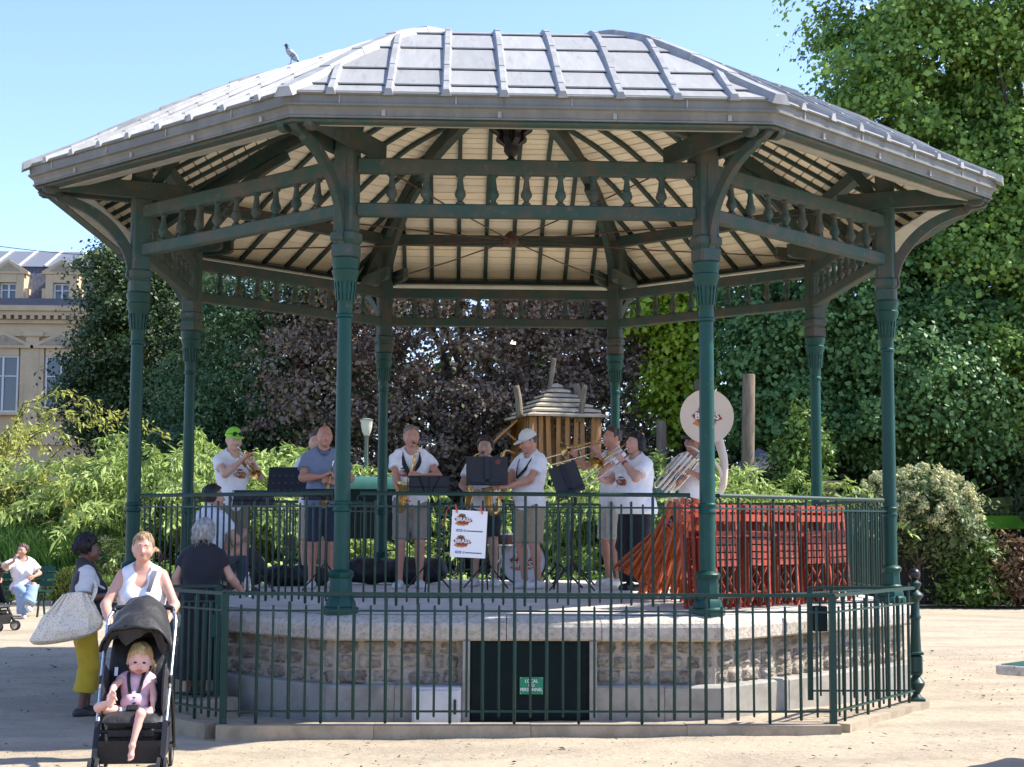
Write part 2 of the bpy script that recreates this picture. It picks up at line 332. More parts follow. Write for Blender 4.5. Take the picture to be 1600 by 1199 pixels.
def build_roof():
    # meshes for the canonical facet (facing -y)
    under = MB(); strip(under, -9, 9, .02, AE, -.03, .02, 12)
    m_under = under.mesh('roof_facet', M['rafter'], fix=True)
    bt = [-1.62, -1.16, -.70, -.235, .235, .70, 1.16, 1.62]
    cols = [-9] + bt + [9]
    rows = [.15, 1.0, 1.8, 2.6, 3.35, 4.05, 4.52, AE + .02]
    sheets = []
    for i in range(len(cols) - 1):
        for j in range(len(rows) - 1):
            lo = max(abs(cols[i]) if cols[i] * cols[i + 1] > 0 and abs(cols[i]) < abs(cols[i + 1]) else 0, abs(cols[i + 1]) if cols[i] * cols[i + 1] > 0 and abs(cols[i + 1]) < abs(cols[i]) else 0)
            if lo > rows[j + 1] * T - .01: continue
            b = MB(); strip(b, cols[i], cols[i + 1], rows[j], rows[j + 1], .0, .012, 3, lip=.022)
            if b.n: sheets.append(b.mesh('zinc_sheet', M['zinc'], fix=True))
    battens = []
    for t in bt:
        b = MB(); a0 = abs(t) / T + .05; edges = [a0] + [r for r in rows if r > a0 + .12]
        edges[-1] = AE + .05
        for q in range(len(edges) - 1):
            A = np.linspace(edges[q], edges[q + 1], 5)
            for i in range(4):
                def sec(a, f):
                    z = float(roof_z(a)); h = .048 + .008 * f
                    return [(t - .042, -a, z), (t + .042, -a, z), (t + .022, -a, z + h), (t - .022, -a, z + h)]
                f0, f1 = i / 4, (i + 1) / 4
                P = sec(A[i], f0) + sec(A[i + 1], f1); b.add(P, [(0, 1, 5, 4), (1, 2, 6, 5), (2, 3, 7, 6), (3, 0, 4, 7)] + ([(0, 3, 2, 1)] if i == 0 else []) + ([(4, 5, 6, 7)] if i == 3 else []))
        battens.append(b.mesh('batten', M['zinc_d'], fix=True))
    boards = []
    wa = .128; a = .25
    while a < AE - .1:
        b = MB(); strip(b, -9, 9, a, min(a + wa - .017, AE - .06), -.060 - random.random() * .003, .020, 1)
        boards.append(b.mesh('ceiling_board', M['board'], fix=True)); a += wa
    rafters = []
    for t in (-1.68, -1.305, -.93, -.56, -.187, .187, .56, .93, 1.305, 1.68):
        b = MB(); strip(b, t - .026, t + .026, abs(t) / T + .1, AE - .08, -.072, .055, 12)
        rafters.append(b.mesh('rafter', M['rafter'], fix=True))
    # eave: zinc gutter profile and green bead, pale soffit
    def prof(mb, pts):
        n = len(pts); V = []
        for s in (-1, 1):
            for a, z in pts: V.append((s * a * T, -a, z))
        mb.add(V, [(i, (i + 1) % n, n + (i + 1) % n, n + i) for i in range(n)])
    g = MB()
    prof(g, [(4.76, 5.115), (4.775, 5.10), (4.765, 5.09), (4.745, 5.085), (4.74, 5.025), (4.755, 5.02), (4.755, 5.005), (4.725, 4.995), (4.705, 4.965), (4.70, 4.935), (4.715, 4.925), (4.71, 4.915), (4.62, 4.915), (4.62, 5.10)])
    m_g = g.mesh('gutter', M['gutter'], fix=True)
    j = MB(); j.box((0, -4.7455, 5.055), (.012, .012, .064)); m_j = j.mesh('gutter_joint', M['zinc_d'], fix=True)
    j = MB(); j.box((0, -4.7095, 4.955), (.03, .02, .05)); m_h = j.mesh('gutter_hook', M['zinc_d'], fix=True)
    w = MB(); prof(w, [(4.685, 4.913), (4.695, 4.90), (4.68, 4.885), (4.58, 4.885), (4.58, 5.06), (4.615, 5.06), (4.615, 4.913)])
    m_w = w.mesh('eave_board', M['old_green'], fix=True)
    s_ = MB(); prof(s_, [(4.56, 4.90), (4.56, 4.88), (4.30, 4.945), (4.30, 4.965)])
    m_s = s_.mesh('soffit_board', M['soffit'], fix=True)
    for k in range(8):
        f = inst('roof_facet', m_under, band, rz=facet_rz(k))
        for m in sheets: inst('zinc_sheet', m, f)
        for m in battens: inst('batten', m, f)
        for m in boards: inst('ceiling_board', m, f)
        for m in rafters: inst('rafter', m, f)
        inst('gutter', m_g, f)
        for t in (-1.55, -.62, .31, 1.24): inst('gutter_joint', m_j, f, (t, 0, 0)); inst('gutter_hook', m_h, f, (t + .35, 0, 0))
        inst('eave_board', m_w, f); inst('soffit_board', m_s, f)
    # hips: rafters inside, zinc caps outside (canonical: along -y at corner angle)
    hr = MB()
    A = np.linspace(.25, 5.0, 14)
    def zc(r): return float(np.interp(r, _zr, _zz))
    for i in range(13):
        P = []
        for r in (A[i], A[i + 1]): z = zc(r) - .06; P += [(-.055, -r, z - .2), (.055, -r, z - .2), (.055, -r, z), (-.055, -r, z)]
        hr.add(P, [(0, 1, 5, 4), (1, 2, 6, 5), (2, 3, 7, 6), (3, 0, 4, 7)] + ([(3, 2, 1, 0)] if i == 0 else []) + ([(4, 5, 6, 7)] if i == 12 else []))
    m_hr = hr.mesh('hip_rafter', M['old_green'], fix=True)
    caps = []
    ed = [.1, .9, 1.7, 2.5, 3.2, 3.9, 4.5, 5.2]
    for q in range(7):
        b = MB(); A2 = np.linspace(ed[q], ed[q + 1], 6)
        for i in range(5):
            P = []
            for r, f in ((A2[i], i / 5), (A2[i + 1], (i + 1) / 5)):
                z = zc(r) + .01 * f
                P += [(-.085, -r, z - .03), (-.05, -r, z + .05), (.05, -r, z + .05), (.085, -r, z - .03)]
            b.add(P, [(0, 1, 5, 4), (1, 2, 6, 5), (2, 3, 7, 6), (3, 0, 4, 7)] + ([(3, 2, 1, 0)] if i == 0 else []) + ([(4, 5, 6, 7)] if i == 4 else []))
        caps.append(b.mesh('hip_cap', M['zinc_d'], fix=True))
    for k in range(8):
        rz = pi / 8 + k * pi / 4
        h = inst('hip_rafter', m_hr, band, rz=rz)
        for m in caps: inst('hip_cap', m, h)
    fin = MB(); fin.lathe([(.45, 6.66), (.40, 6.74), (.2, 6.78), (.0, 6.80)], 16); fin.build('roof_crown', M['zinc_d'], band, smooth='auto')
build_roof()

def build_columns():
    base = MB(); z0 = DECK - .02
    base.lathe([(.150, z0), (.150, z0 + .055), (.128, z0 + .07), (.122, z0 + .11), (.105, z0 + .14), (.112, z0 + .17), (.096, z0 + .185), (.09, z0 + .30), (.105, z0 + .315), (.11, z0 + .345), (.098, z0 + .36), (.07, z0 + .375)], 8)
    sh = MB(); sh.lathe([(.067, z0 + .36), (.067, 2.1), (.060, 3.66)], 20, caps=False)
    col = MB(); col.lathe([(.068, 1.775), (.078, 1.785), (.078, 1.80), (.072, 1.81), (.072, 1.835), (.080, 1.845), (.080, 1.86), (.068, 1.87)], 20)
    cp = MB()
    cp.lathe([(.062, 3.42), (.076, 3.43), (.076, 3.45), (.066, 3.46), (.066, 3.56), (.078, 3.60), (.076, 3.62), (.088, 3.66), (.085, 3.70), (.10, 3.76), (.118, 3.81), (.120, 3.83), (.108, 3.84), (.112, 3.87), (.122, 3.90), (.122, 3.93), (.09, 3.935)], 16)
    for i in range(16):
        a = 2 * pi * i / 16; cp.box((.083 * cos(a), .083 * sin(a), 3.65), (.016, .02, .16), rotz(a) @ roty(.12))
    po = MB()
    po.cbox((0, 0, 4.76), (.18, .18, 1.46), .02)
    po.cbox((0, 0, 4.0), (.20, .20, .14), .02); po.cbox((0, 0, 4.12), (.222, .222, .11), .025)
    for s in (-1, 1):
        po.box((s * .0915, 0, 4.55), (.006, .07, .5)); po.box((0, s * .0915, 4.55), (.07, .006, .5))
    br = MB()
    low = bez([(.09, 3.96), (.10, 4.06), (.135, 4.10), (.13, 4.20), (.19, 4.36), (.32, 4.53), (.50, 4.67), (.68, 4.75), (.80, 4.78), (.84, 4.82), (.93, 4.83), (1.0, 4.86)], 4)
    nrm = np.gradient(low, axis=0); nrm = np.stack([-nrm[:, 1], nrm[:, 0]], 1); nrm /= np.linalg.norm(nrm, axis=1)[:, None]
    wd = np.interp(np.linspace(0, 1, len(low)), [0, .2, .5, .8, 1], [.03, .10, .10, .07, .03])
    hi = low + nrm * wd[:, None]; hi[:, 0] = np.maximum(hi[:, 0], .085)
    for i in range(len(low) - 1):
        q = [low[i], low[i + 1], hi[i + 1], hi[i]]
        V = [(-.03, -u, z) for u, z in q] + [(.03, -u, z) for u, z in q]
        br.add(V, [(3, 2, 1, 0), (4, 5, 6, 7), (0, 1, 5, 4), (2, 3, 7, 6)] + ([(3, 0, 4, 7)] if i == 0 else []) + ([(1, 2, 6, 5)] if i == len(low) - 2 else []))
    bm_ = MB()
    for s in (-1, 1):
        poly = [(-.46, 4.90), (-.42, 4.87), (-.34, 4.865), (.80, 4.865), (.86, 4.835), (.93, 4.835), (.97, 4.86), (.975, 4.905), (.80, 4.905), (.66, 5.03), (-.46, 5.03)]
        bm_.prism(poly, .06, lambda u, z, t, s=s: (s * .125 + t, -u, z))
    ib = MB()
    path = bez([(-.09, 4.95), (-.22, 5.18), (-.5, 5.52), (-.9, 5.80), (-1.25, 5.97)], 4)
    for i in range(len(path) - 1):
        (u0, z0_), (u1, z1_) = path[i], path[i + 1]
        ib.bar((0, -u0, z0_), (0, -u1, z1_), .07, .10)
    ms = [b.mesh(n, M[m], sm, True) for b, n, m, sm in ((sh, 'column', 'green', True), (base, 'column_base', 'green', 'auto'), (col, 'collar', 'green', True), (cp, 'capital', 'green', 'auto'),
          (po, 'post', 'old_green', False), (br, 'bracket', 'old_green', False), (bm_, 'eave_beam', 'old_green', False), (ib, 'brace', 'rafter', False))]
    for k in range(8):
        ang = -pi / 2 - pi / 8 + k * pi / 4
        loc = (RC * cos(ang), RC * sin(ang), 0); c = inst('column', ms[0], band, loc, ang + pi / 2)
        if k in (0, 1): pass
        for m in ms[1:]: inst(m.name, m, c)
build_columns()

def build_frieze_and_railing():
    fr = MB(); h = S8 / 2 - .085
    for z, hh, d in ((4.745, .13, .10), (4.36, .115, .10)): fr.cbox((0, -AP, z), (2 * h, d, hh), .012)
    fr.box((0, -AP, 5.47), (2 * h, .11, .14))
    m_fr = fr.mesh('frieze_rail', M['old_green'], fix=True)
    ba = MB(); ba.lathe([(.024, 4.414), (.040, 4.418), (.040, 4.432), (.022, 4.448), (.026, 4.465), (.046, 4.49), (.050, 4.512), (.042, 4.528), (.044, 4.54), (.034, 4.548), (.030, 4.58), (.022, 4.64), (.026, 4.655), (.040, 4.665), (.040, 4.684)], 12)
    m_ba = ba.mesh('baluster', M['old_green'], 'auto', True)
    rl = MB()
    hl = S8 / 2 - .15
    # handrail with pointed ends
    prof = [(-.026, 0), (.026, 0), (.03, .02), (.018, .034), (-.018, .034), (-.03, .02)]
    V = [(-hl, -AP + y, 1.918 + z) for y, z in prof] + [(hl, -AP + y, 1.918 + z) for y, z in prof]
    rl.add(V, [(5, 4, 3, 2, 1, 0), (6, 7, 8, 9, 10, 11)] + [(i, (i + 1) % 6, 6 + (i + 1) % 6, 6 + i) for i in range(6)])
    for z in (1.825, 1.065): rl.bar((-S8 / 2 + .06, -AP, z), (S8 / 2 - .06, -AP, z), .032, .016)
    def scroll(cx, cz, s):
        th = np.linspace(-pi / 2, 1.35 * pi * 1.2, 22); r = np.linspace(.045, .016, 22)
        pts = [(cx + s * r[i] * cos(th[i]) * -1, -AP, cz + r[i] * sin(th[i]) + .0) for i in range(22)]
        rl.tube(pts, .006, 5)
        rl.tube(bez([(cx + s * .10, -AP, cz - .055), (cx + s * .04, -AP, cz - .052), (cx, -AP, cz - .045)], 4), .006, 5)
    for s in (-1, 1): scroll(s * (S8 / 2 - .15), 1.885, s)
    m_rl = rl.mesh('railing', M['green_iron'], fix=True)
    def bar(z0, z1, r):
        b = MB(); b.lathe([(r * .6, z0), (r, z0 + .012), (r, z1 - .012), (r * .9, z1 - .005), (r * .5, z1)], 6); return b.mesh('railing_bar', M['green_iron'], 'auto', True)
    mp, ml, msd = bar(.99, 1.918, .013), bar(1.0, 1.878, .0115), bar(1.02, 1.855, .009)
    for k in range(8):
        f = inst('frieze', m_fr, band, rz=facet_rz(k))
        for i in range(9): inst('baluster', m_ba, f, (-4 * .29 + i * .29 + rng.normal(0, .004), -AP, 0), rng.uniform(0, 6))
        if k == 6: continue            # the steps come up on the far left side
        r = inst('railing', m_rl, band, rz=facet_rz(k))
        n = 31
        for i in range(n):
            x = -(n - 1) / 2 * .0905 + i * .0905
            rb_ = inst('railing_bar', mp if i % 6 == 3 else (ml if i % 2 else msd), r, (x + rng.normal(0, .002), -AP, 0)); rb_.rotation_euler = (0, 0, rng.uniform(0, 6))
build_frieze_and_railing()

def build_ties():
    hub = MB(); hub.lathe([(.02, 4.72), (.07, 4.74), (.09, 4.78), (.09, 4.82), (.06, 4.86), (.02, 4.90)], 12)
    hub.build('tie_hub', M['rust'], band, smooth='auto')
    r = MB(); r.tube([(0, -.08, 4.80), (0, -1.8, 4.83), (0, -3.62, 4.90)], .0085, 6)
    m = r.mesh('tie_rod', M['rust'], True, True)
    for k in range(8): inst('tie_rod', m, band, rz=pi / 8 + k * pi / 4)
    p = MB(); p.lathe([(.01, 5.62), (.05, 5.65), (.06, 5.70), (.03, 5.73), (.06, 5.76), (.085, 5.80), (.085, 5.85), (.11, 5.88), (.11, 6.42), (.16, 6.5)], 12)
    for i in range(8):
        a = i * pi / 4 + pi / 8
        pr = bez([(.09, 5.86), (.17, 5.92), (.16, 5.98), (.24, 6.04), (.24, 6.10), (.36, 6.15), (.42, 6.19), (.56, 6.22), (.62, 6.30)], 3)
        poly = [tuple(q) for q in pr] + [(.62, 6.48), (.09, 6.48)]
        R = rotz(a)
        p.prism(poly, .07, lambda u, z, t, R=R: tuple(R @ np.array((u, t, z))))
    p.build('pendant', M['black'], band, smooth='auto')
    # two small floodlights under the far eaves
    for px, py, k in ((470, 437, 0), (1086, 441, 1)):
        pt = at(px, py, 2.9 if k == 0 else 3.2); b = MB(); b.cbox(pt, (.16, .05, .12), .01, rotx(-.5)); b.box(pt + np.array((0, .06, .07)), (.03, .12, .03))
        b.build('floodlight', M['white'], band)
build_ties()

def build_base():
    dk = MB(); n = 8
    rings = [3.86, 3.2, 2.4, 1.5, .7]
    V = []; F = []
    for r in rings:
        for k in range(8): a = -pi / 2 - pi / 8 + k * pi / 4; q = r / cos(pi / 8); V.append((q * cos(a), q * sin(a), deck_z(0, r) - (.012 if r > 3.8 else 0)))
    for i in range(4):
        for k in range(8): F.append((i * 8 + k, i * 8 + (k + 1) % 8, (i + 1) * 8 + (k + 1) % 8, (i + 1) * 8 + k))
    F.append(tuple(32 + k for k in range(8))); dk.add(V, F); dk.build('deck', M['deck'], band)
    core = MB(); hw = 3.84 * T
    core.lathe([(3.84 / cos(pi / 8), -.1), (3.84 / cos(pi / 8), .80)], 8, caps=False)
    # lathe(8) starts at 22.5 deg: corners line up with the columns
    c = core.build('base_wall', M['mortar'], band)
    # coping and plinth blocks
    def blocks(name, aw, prof, cuts, k, mt, skip=None):
        for i in range(len(cuts) - 1):
            q0, q1 = cuts[i], cuts[i + 1]
            if skip and skip(q0, q1): continue
            b = MB(); g = .003; n = len(prof); V = []
            for q, e in ((q0, 1), (q1, -1)):
                for a, z in prof:
                    x = q * a * T
                    if abs(q) < .999: x += e * g
                    V.append((x, -a + rng.normal(0, .002), z + rng.normal(0, .0015)))
            b.add(V, [tuple(range(n - 1, -1, -1)), tuple(range(n, 2 * n))] + [(j, (j + 1) % n, n + (j + 1) % n, n + j) for j in range(n)])
            b.build(name, M[mt], c, rz=facet_rz(k))
    cop = [(3.6, .72), (3.955, .718), (3.975, .735), (3.98, .83), (3.965, .865), (3.93, .887), (3.85, .925), (3.6, .925)]
    pli = [(3.8, -.1), (3.965, -.1), (3.965, .335), (3.945, .352), (3.8, .36)]
    for k in range(8):
        cu = [-1, -.45, .15, .62, 1] if k % 2 else [-1, -.62, -.1, .38, 1]
        blocks('coping_block', 0, cop, cu, k, 'coping')
        if k == 0: blocks('plinth_block', 0, pli, [-1, -.66, -.30, .325, .7, 1], k, 'plinth', skip=lambda a, b: a < -.29 and b > .31)
        else: blocks('plinth_block', 0, pli, [-1, -.4, .3, 1], k, 'plinth')
    # rubble stones between plinth and coping
    def stone(x0, x1, z0, z1, k):
        n = 8; b = MB(); V = []; F = []
        ph = rng.random(4) * 6; dep = rng.uniform(.040, .062)
        for j in range(n):
            for i in range(n):
                u, v = i / (n - 1) * 2 - 1, j / (n - 1) * 2 - 1
                # squircle rounding
                uu = u * sqrt(1 - .12 * v * v); vv = v * sqrt(1 - .12 * u * u)
                e = (1 - abs(u) ** 7) * (1 - abs(v) ** 7)
                x = (x0 + x1) / 2 + uu * (x1 - x0) / 2 * (1 + .06 * sin(3 * v + ph[0])); z = (z0 + z1) / 2 + vv * (z1 - z0) / 2 * (1 + .08 * sin(3 * u + ph[1]))
                d = -.03 + dep * e ** .5 + (.012 * sin(4 * u + ph[2]) * sin(5 * v + ph[3]) + rng.normal(0, .0085)) * e
                V.append((x, -3.842 - max(d, -.03), z))
        for j in range(n - 1):
            for i in range(n - 1): q = j * n + i; F.append((q, q + 1, q + n + 1, q + n))
        b.add(V, F); b.build('stone', M['rubble'], c, smooth=True, rz=facet_rz(k), fix=False)
    for k in (0, 1, 7, 2, 6):
        zz = [.352, .478, .60, .722]
        for j in range(3):
            x = -hw + .02
            while x < hw - .08:
                w = rng.uniform(.13, .34); x1 = min(x + w, hw - .01)
                if k == 0 and x1 > -.53 and x < .56:
                    if x < -.58: x1 = -.545
                    else: x = .58; continue
                if x1 - x > .07: stone(x, x1 - .010, zz[j] + rng.uniform(-.012, .012), zz[j + 1] - rng.uniform(-.006, .012), k)
                x = x1
    # door opening: jambs, dark door leaf
    d0, d1 = at(735, 1060, -3.95), at(921, 1060, -3.95)
    dr = MB(); dr.box(((d0[0] + d1[0]) / 2, -3.90, .34), (d1[0] - d0[0], .06, .76)); dr.build('door', M['door'], band)
    for x_, w_ in ((d0[0] + .03, .05), ((d0[0] + d1[0]) / 2, .012), (d1[0] - .03, .05)): fb_ = MB(); fb_.box((x_, -3.9325, .34), (w_, .008, .74)); fb_.build('door_batten', M['door'], band)
    fb_ = MB(); fb_.box(((d0[0] + d1[0]) / 2, -3.9325, .665), (d1[0] - d0[0] - .12, .008, .05)); fb_.build('door_batten', M['door'], band)
    for i, x in enumerate((d0[0], d1[0])):
        jb = MB(); jb.box((x + (-.035 if i == 0 else .03), -3.93, .35), (.06, .09, .735)); jb.build('door_jamb', M['plinth'], band)
    ln = MB()
    V = []
    return d0, d1
D0, D1 = build_base()

def text_mesh(body, size, mt, align='CENTER', ext=0.0, bold=0.0, name='lettering'):
    cu = bpy.data.curves.new('txt', 'FONT'); cu.body = body; cu.size = size; cu.align_x = align; cu.align_y = 'CENTER'; cu.extrude = ext; cu.offset = bold; cu.resolution_u = 2
    cu.space_line = .95
    o = bpy.data.objects.new('txt', cu); scene.collection.objects.link(o)
    dg = bpy.context.evaluated_depsgraph_get(); me = bpy.data.meshes.new_from_object(o.evaluated_get(dg))
    bpy.data.objects.remove(o); bpy.data.curves.remove(cu)
    me.name = name; me.materials.clear(); me.materials.append(mt); return me
def face_cam(me, R=None):
    """text lies in xy: stand it up facing -y"""
    me.transform(Matrix.Rotation(pi / 2, 4, 'X')); return me

# sign on the door
_p0, _p1 = at(812, 1058, -3.935), at(848.5, 1085, -3.935)
sg = thing('sign', 'small green enamel plate reading LOCAL DU PERSONNEL on the dark door', 'sign', ((_p0[0] + _p1[0]) / 2, -3.94, (_p0[2] + _p1[2]) / 2))
_w, _h = _p1[0] - _p0[0], _p0[2] - _p1[2]
b = MB(); b.box((0, 0, 0), (_w, .008, _h)); b.build('plate', M['sign'], sg)
b = MB()
for sx in (-1, 1):
    for sz in (-1, 1): b.lathe([(.004, 0), (.0035, .003)], 8, rot=rotx(pi / 2), c=(sx * (_w / 2 - .008), -.004, sz * (_h / 2 - .008)))
b.build('screw', M['steel'], sg)
t = face_cam(text_mesh('LOCAL\nDU\nPERSONNEL', .040, M['white'], bold=.0006)); t.transform(Matrix.Diagonal((.86, 1, .92, 1)))
inst('lettering', t, sg, (0, -.0055, .002))
# electric cabinet left of the door
_c0, _c1 = at(644, 1073, -4.0), at(720, 1128, -4.0)
cb = thing('meter_cabinet', 'low pale grey metal cabinet with black latch beside the dark door', 'cabinet', ((_c0[0] + _c1[0]) / 2, -4.0, 0))
_w = _c1[0] - _c0[0]
b = MB(); b.cbox((0, .0, _c0[2] / 2 + .0), (_w, .10, _c0[2]), .008); b.build('cabinet_body', M['cab'], cb)
b = MB(); b.cbox((0, -.054, _c0[2] / 2), (_w - .03, .012, _c0[2] - .05), .004); b.build('cabinet_door', M['cab'], cb)
b = MB(); b.cbox((_w / 2 - .05, -.066, _c0[2] * .55), (.022, .014, .12), .004); b.box((_w / 2 - .05, -.078, _c0[2] * .6), (.012, .012, .035)); b.build('latch', M['black'], cb)
# ================================================================== IRON FENCE ROUND THE DOOR
FL, FR_ = np.array((-2.36, -4.80)), np.array((2.35, -4.80))
WL, WR = np.array((-3.30, -3.72)), np.array((3.45, -3.25))
fence = thing('iron_fence', 'low green iron fence on a stone kerb in front of the bandstand base', 'fence')
KZ = .15
def fbar(z0, z1, r):
    b = MB(); b.lathe([(r * .7, z0), (r, z0 + .01), (r, z1 - .014), (r * .8, z1 - .004), (r * .3, z1)], 6); return b.mesh('fence_bar', M['green_iron'], 'auto', True)
FB = [fbar(KZ, 1.135, .0135), fbar(.18, 1.075, .0135), fbar(.20, 1.055, .010)]
def fence_run(a, b, parent, n, kerb=True, z_off=0, name='fence_rail'):
    a, b = np.array(a), np.array(b); d = b - a; L = np.linalg.norm(d); d /= L
    m = MB()
    A = np.array((*a, 0)); B = np.array((*b, 0))
    for z, w, h in ((1.139, .046, .026), (1.01, .03, .014), (.245, .03, .014)):
        m = MB(); m.bar(A + (0, 0, z), B + (0, 0, z), w, h); m.build(name, M['green_iron'], parent)
    r = parent
    for i in range(n):
        p = a + d * L * (i + 1) / (n + 1)
        inst('fence_bar', FB[0 if i % 4 == 1 else (1 if i % 2 else 2)], parent, (p[0] + rng.normal(0, .002), p[1] + rng.normal(0, .002), rng.normal(0, .003)), rng.uniform(0, 6)).rotation_euler.rotate_axis('X', rng.normal(0, .004))
    return r
fence_run(FL, FR_, fence, 37)
fence_run(FR_, WR, fence, 14); fence_run(WL, FL, fence, 13)
for p in (FL, FR_):
    b = MB(); b.box((p[0], p[1], .645), (.05, .05, .99)); b.build('fence_post', M['green_iron'], fence)
def kerb_run(a, b, z0=-.05):
    a, b = np.array(a), np.array(b); d = b - a; L = np.linalg.norm(d); d /= L; n = np.array((d[1], -d[0]))
    k = max(1, round(L / 1.2)); 
    for i in range(k):
        p, q = a + d * (L * i / k + .002), a + d * (L * (i + 1) / k - .002)
        m = MB(); o, w = n * .10, n * -.10
        z = KZ + rng.normal(0, .002)
        P = [(*(p + o), z0), (*(q + o), z0), (*(q + w), z0), (*(p + w), z0), (*(p + o), z), (*(q + o), z), (*(q + w), z), (*(p + w), z)]
        m.hexa(P); m.build('kerb_stone', M['kerb'], fence)
_c = .10 * math.tan(radians(22))
kerb_run(FL + (-_c, 0), FR_ + (_c, 0)); _dw = (WR - FR_) / np.linalg.norm(WR - FR_); kerb_run(FR_ + _dw * .09, WR + _dw * .12)
_dl = (FL - WL) / np.linalg.norm(FL - WL); kerb_run(WL - _dl * .1, FL - _dl * .09)
# ornate end post
def ornate(loc):
    b = MB(); gz = .04
    b.cbox((0, 0, gz + .06), (.13, .13, .16), .01)
    b.lathe([(.05, .18), (.03, .21), (.045, .24), (.07, .28), (.075, .31), (.05, .34), (.035, .36), (.055, .385), (.058, .40)], 12)
    b.cbox((0, 0, .47), (.10, .10, .16), .015); b.cbox((0, 0, .565), (.115, .115, .03), .008)
    b.lathe([(.048, .58), (.040, .80), (.040, .86), (.050, .87), (.050, .885), (.040, .90), (.036, 1.02), (.055, 1.04), (.075, 1.07), (.07, 1.085), (.05, 1.10), (.03, 1.12), (.055, 1.16), (.06, 1.18), (.03, 1.20), (.018, 1.215)], 12)
    b.build('end_post', M['green_iron'], fence, smooth='auto', loc=(loc[0], loc[1], 0))
    s = MB(); s.lathe([(.0, 1.20)] + [(.052 * sin(t), 1.258 - .052 * cos(t)) for t in np.linspace(.25, pi - .05, 9)], 14)
    s.build('ball_finial', M['blackm'], fence, smooth=True, loc=(loc[0], loc[1], 0))
ornate(WR + _dw * .06)
# gates closing the enclosure at both ends
g = thing('iron_gate', 'green iron gate with lock box on the sunny right side of the fence', 'gate', group='gates of the low fence')
ga, gb = np.array((2.52, -3.30)), np.array((3.40, -3.27))
r = fence_run(ga, gb, g, 8, name='gate_rail')
m = MB(); m.box((ga[0], ga[1], .65), (.045, .03, .97)); m.build('gate_stile', M['green_iron'], g)
m = MB(); m.cbox((ga[0] + .09, ga[1] - .005, .87), (.125, .05, .22), .006); m.build('lock_box', M['door'], g)
g = thing('iron_gate', 'dark green iron gate beside the woman in the black dress', 'gate', group='gates of the low fence')
ga, gb = np.array((-3.28, -3.66)), np.array((-2.62, -3.42))
fence_run(ga, gb, g, 6, name='gate_rail')
m = MB(); m.box((gb[0], gb[1], .62), (.05, .04, 1.03)); m.cbox((gb[0] - .02, gb[1] - .01, .8), (.1, .05, .2), .006); m.build('gate_stile', M['green'], g)
# stone steps on the left where the woman stands
st = thing('stone_steps', 'two rough stone blocks forming a step at the left foot of the base', 'steps')
for c_, d_ in (((-2.92, -3.28, .08), (.95, .5, .24)), ((-3.05, -2.72, .18), (.8, .5, .40))):
    m = MB(); m.cbox((0, 0, 0), d_, .02); o = m.build('step_block', M['kerb'], st, loc=c_, rz=-pi / 4)
# ================================================================== PEOPLE: implicit-surface bodies, one continuous mesh each
A3 = lambda *v: np.array(v, float)
def nrm(v): v = np.asarray(v, float); return v / (np.linalg.norm(v) + 1e-9)
def rc(a, b, ra, rb=None, fy=1.0, cut=None, k=None): return dict(a=np.asarray(a, float), b=np.asarray(b, float), ra=ra, rb=ra if rb is None else rb, fy=fy, cut=cut, k=k)
def ell(c, r, R=None): return dict(c=np.asarray(c, float), r=np.asarray(r, float), R=R, ell=1, cut=None, k=None)
def prim_box(p, off):
    if 'ell' in p: m = max(p['r']) + off; return p['c'] - m, p['c'] + m
    m = max(p['ra'], p['rb']) + off
    return np.minimum(p['a'], p['b']) - m, np.maximum(p['a'], p['b']) + m
def prim_d(p, X, Y, Z, off):
    if 'ell' in p:
        P = np.stack(np.broadcast_arrays(X - p['c'][0], Y - p['c'][1], Z - p['c'][2]), -1)
        if p['R'] is not None: P = P @ p['R']
        q = P / (p['r'] + off); l = np.sqrt((q * q).sum(-1)) + 1e-9
        g = np.sqrt(((P / (p['r'] + off) ** 2) ** 2).sum(-1)) + 1e-9
        d = l * (l - 1) / g
    else:
        a, b = p['a'], p['b']; fy = p['fy']; yc = (a[1] + b[1]) / 2
        ba = b - a; h = ((X - a[0]) * ba[0] + (Y - a[1]) * ba[1] + (Z - a[2]) * ba[2]) / (ba @ ba + 1e-12); h = np.clip(h, 0, 1)
        dx, dy, dz = X - a[0] - h * ba[0], (Y - a[1] - h * ba[1]) / fy, Z - a[2] - h * ba[2]
        d = np.sqrt(dx * dx + dy * dy + dz * dz) - (p['ra'] + (p['rb'] - p['ra']) * h) - off
    if p['cut'] is not None:
        for pt, n in p['cut']: d = np.maximum(d, (X - pt[0]) * n[0] + (Y - pt[1]) * n[1] + (Z - pt[2]) * n[2])
    return d
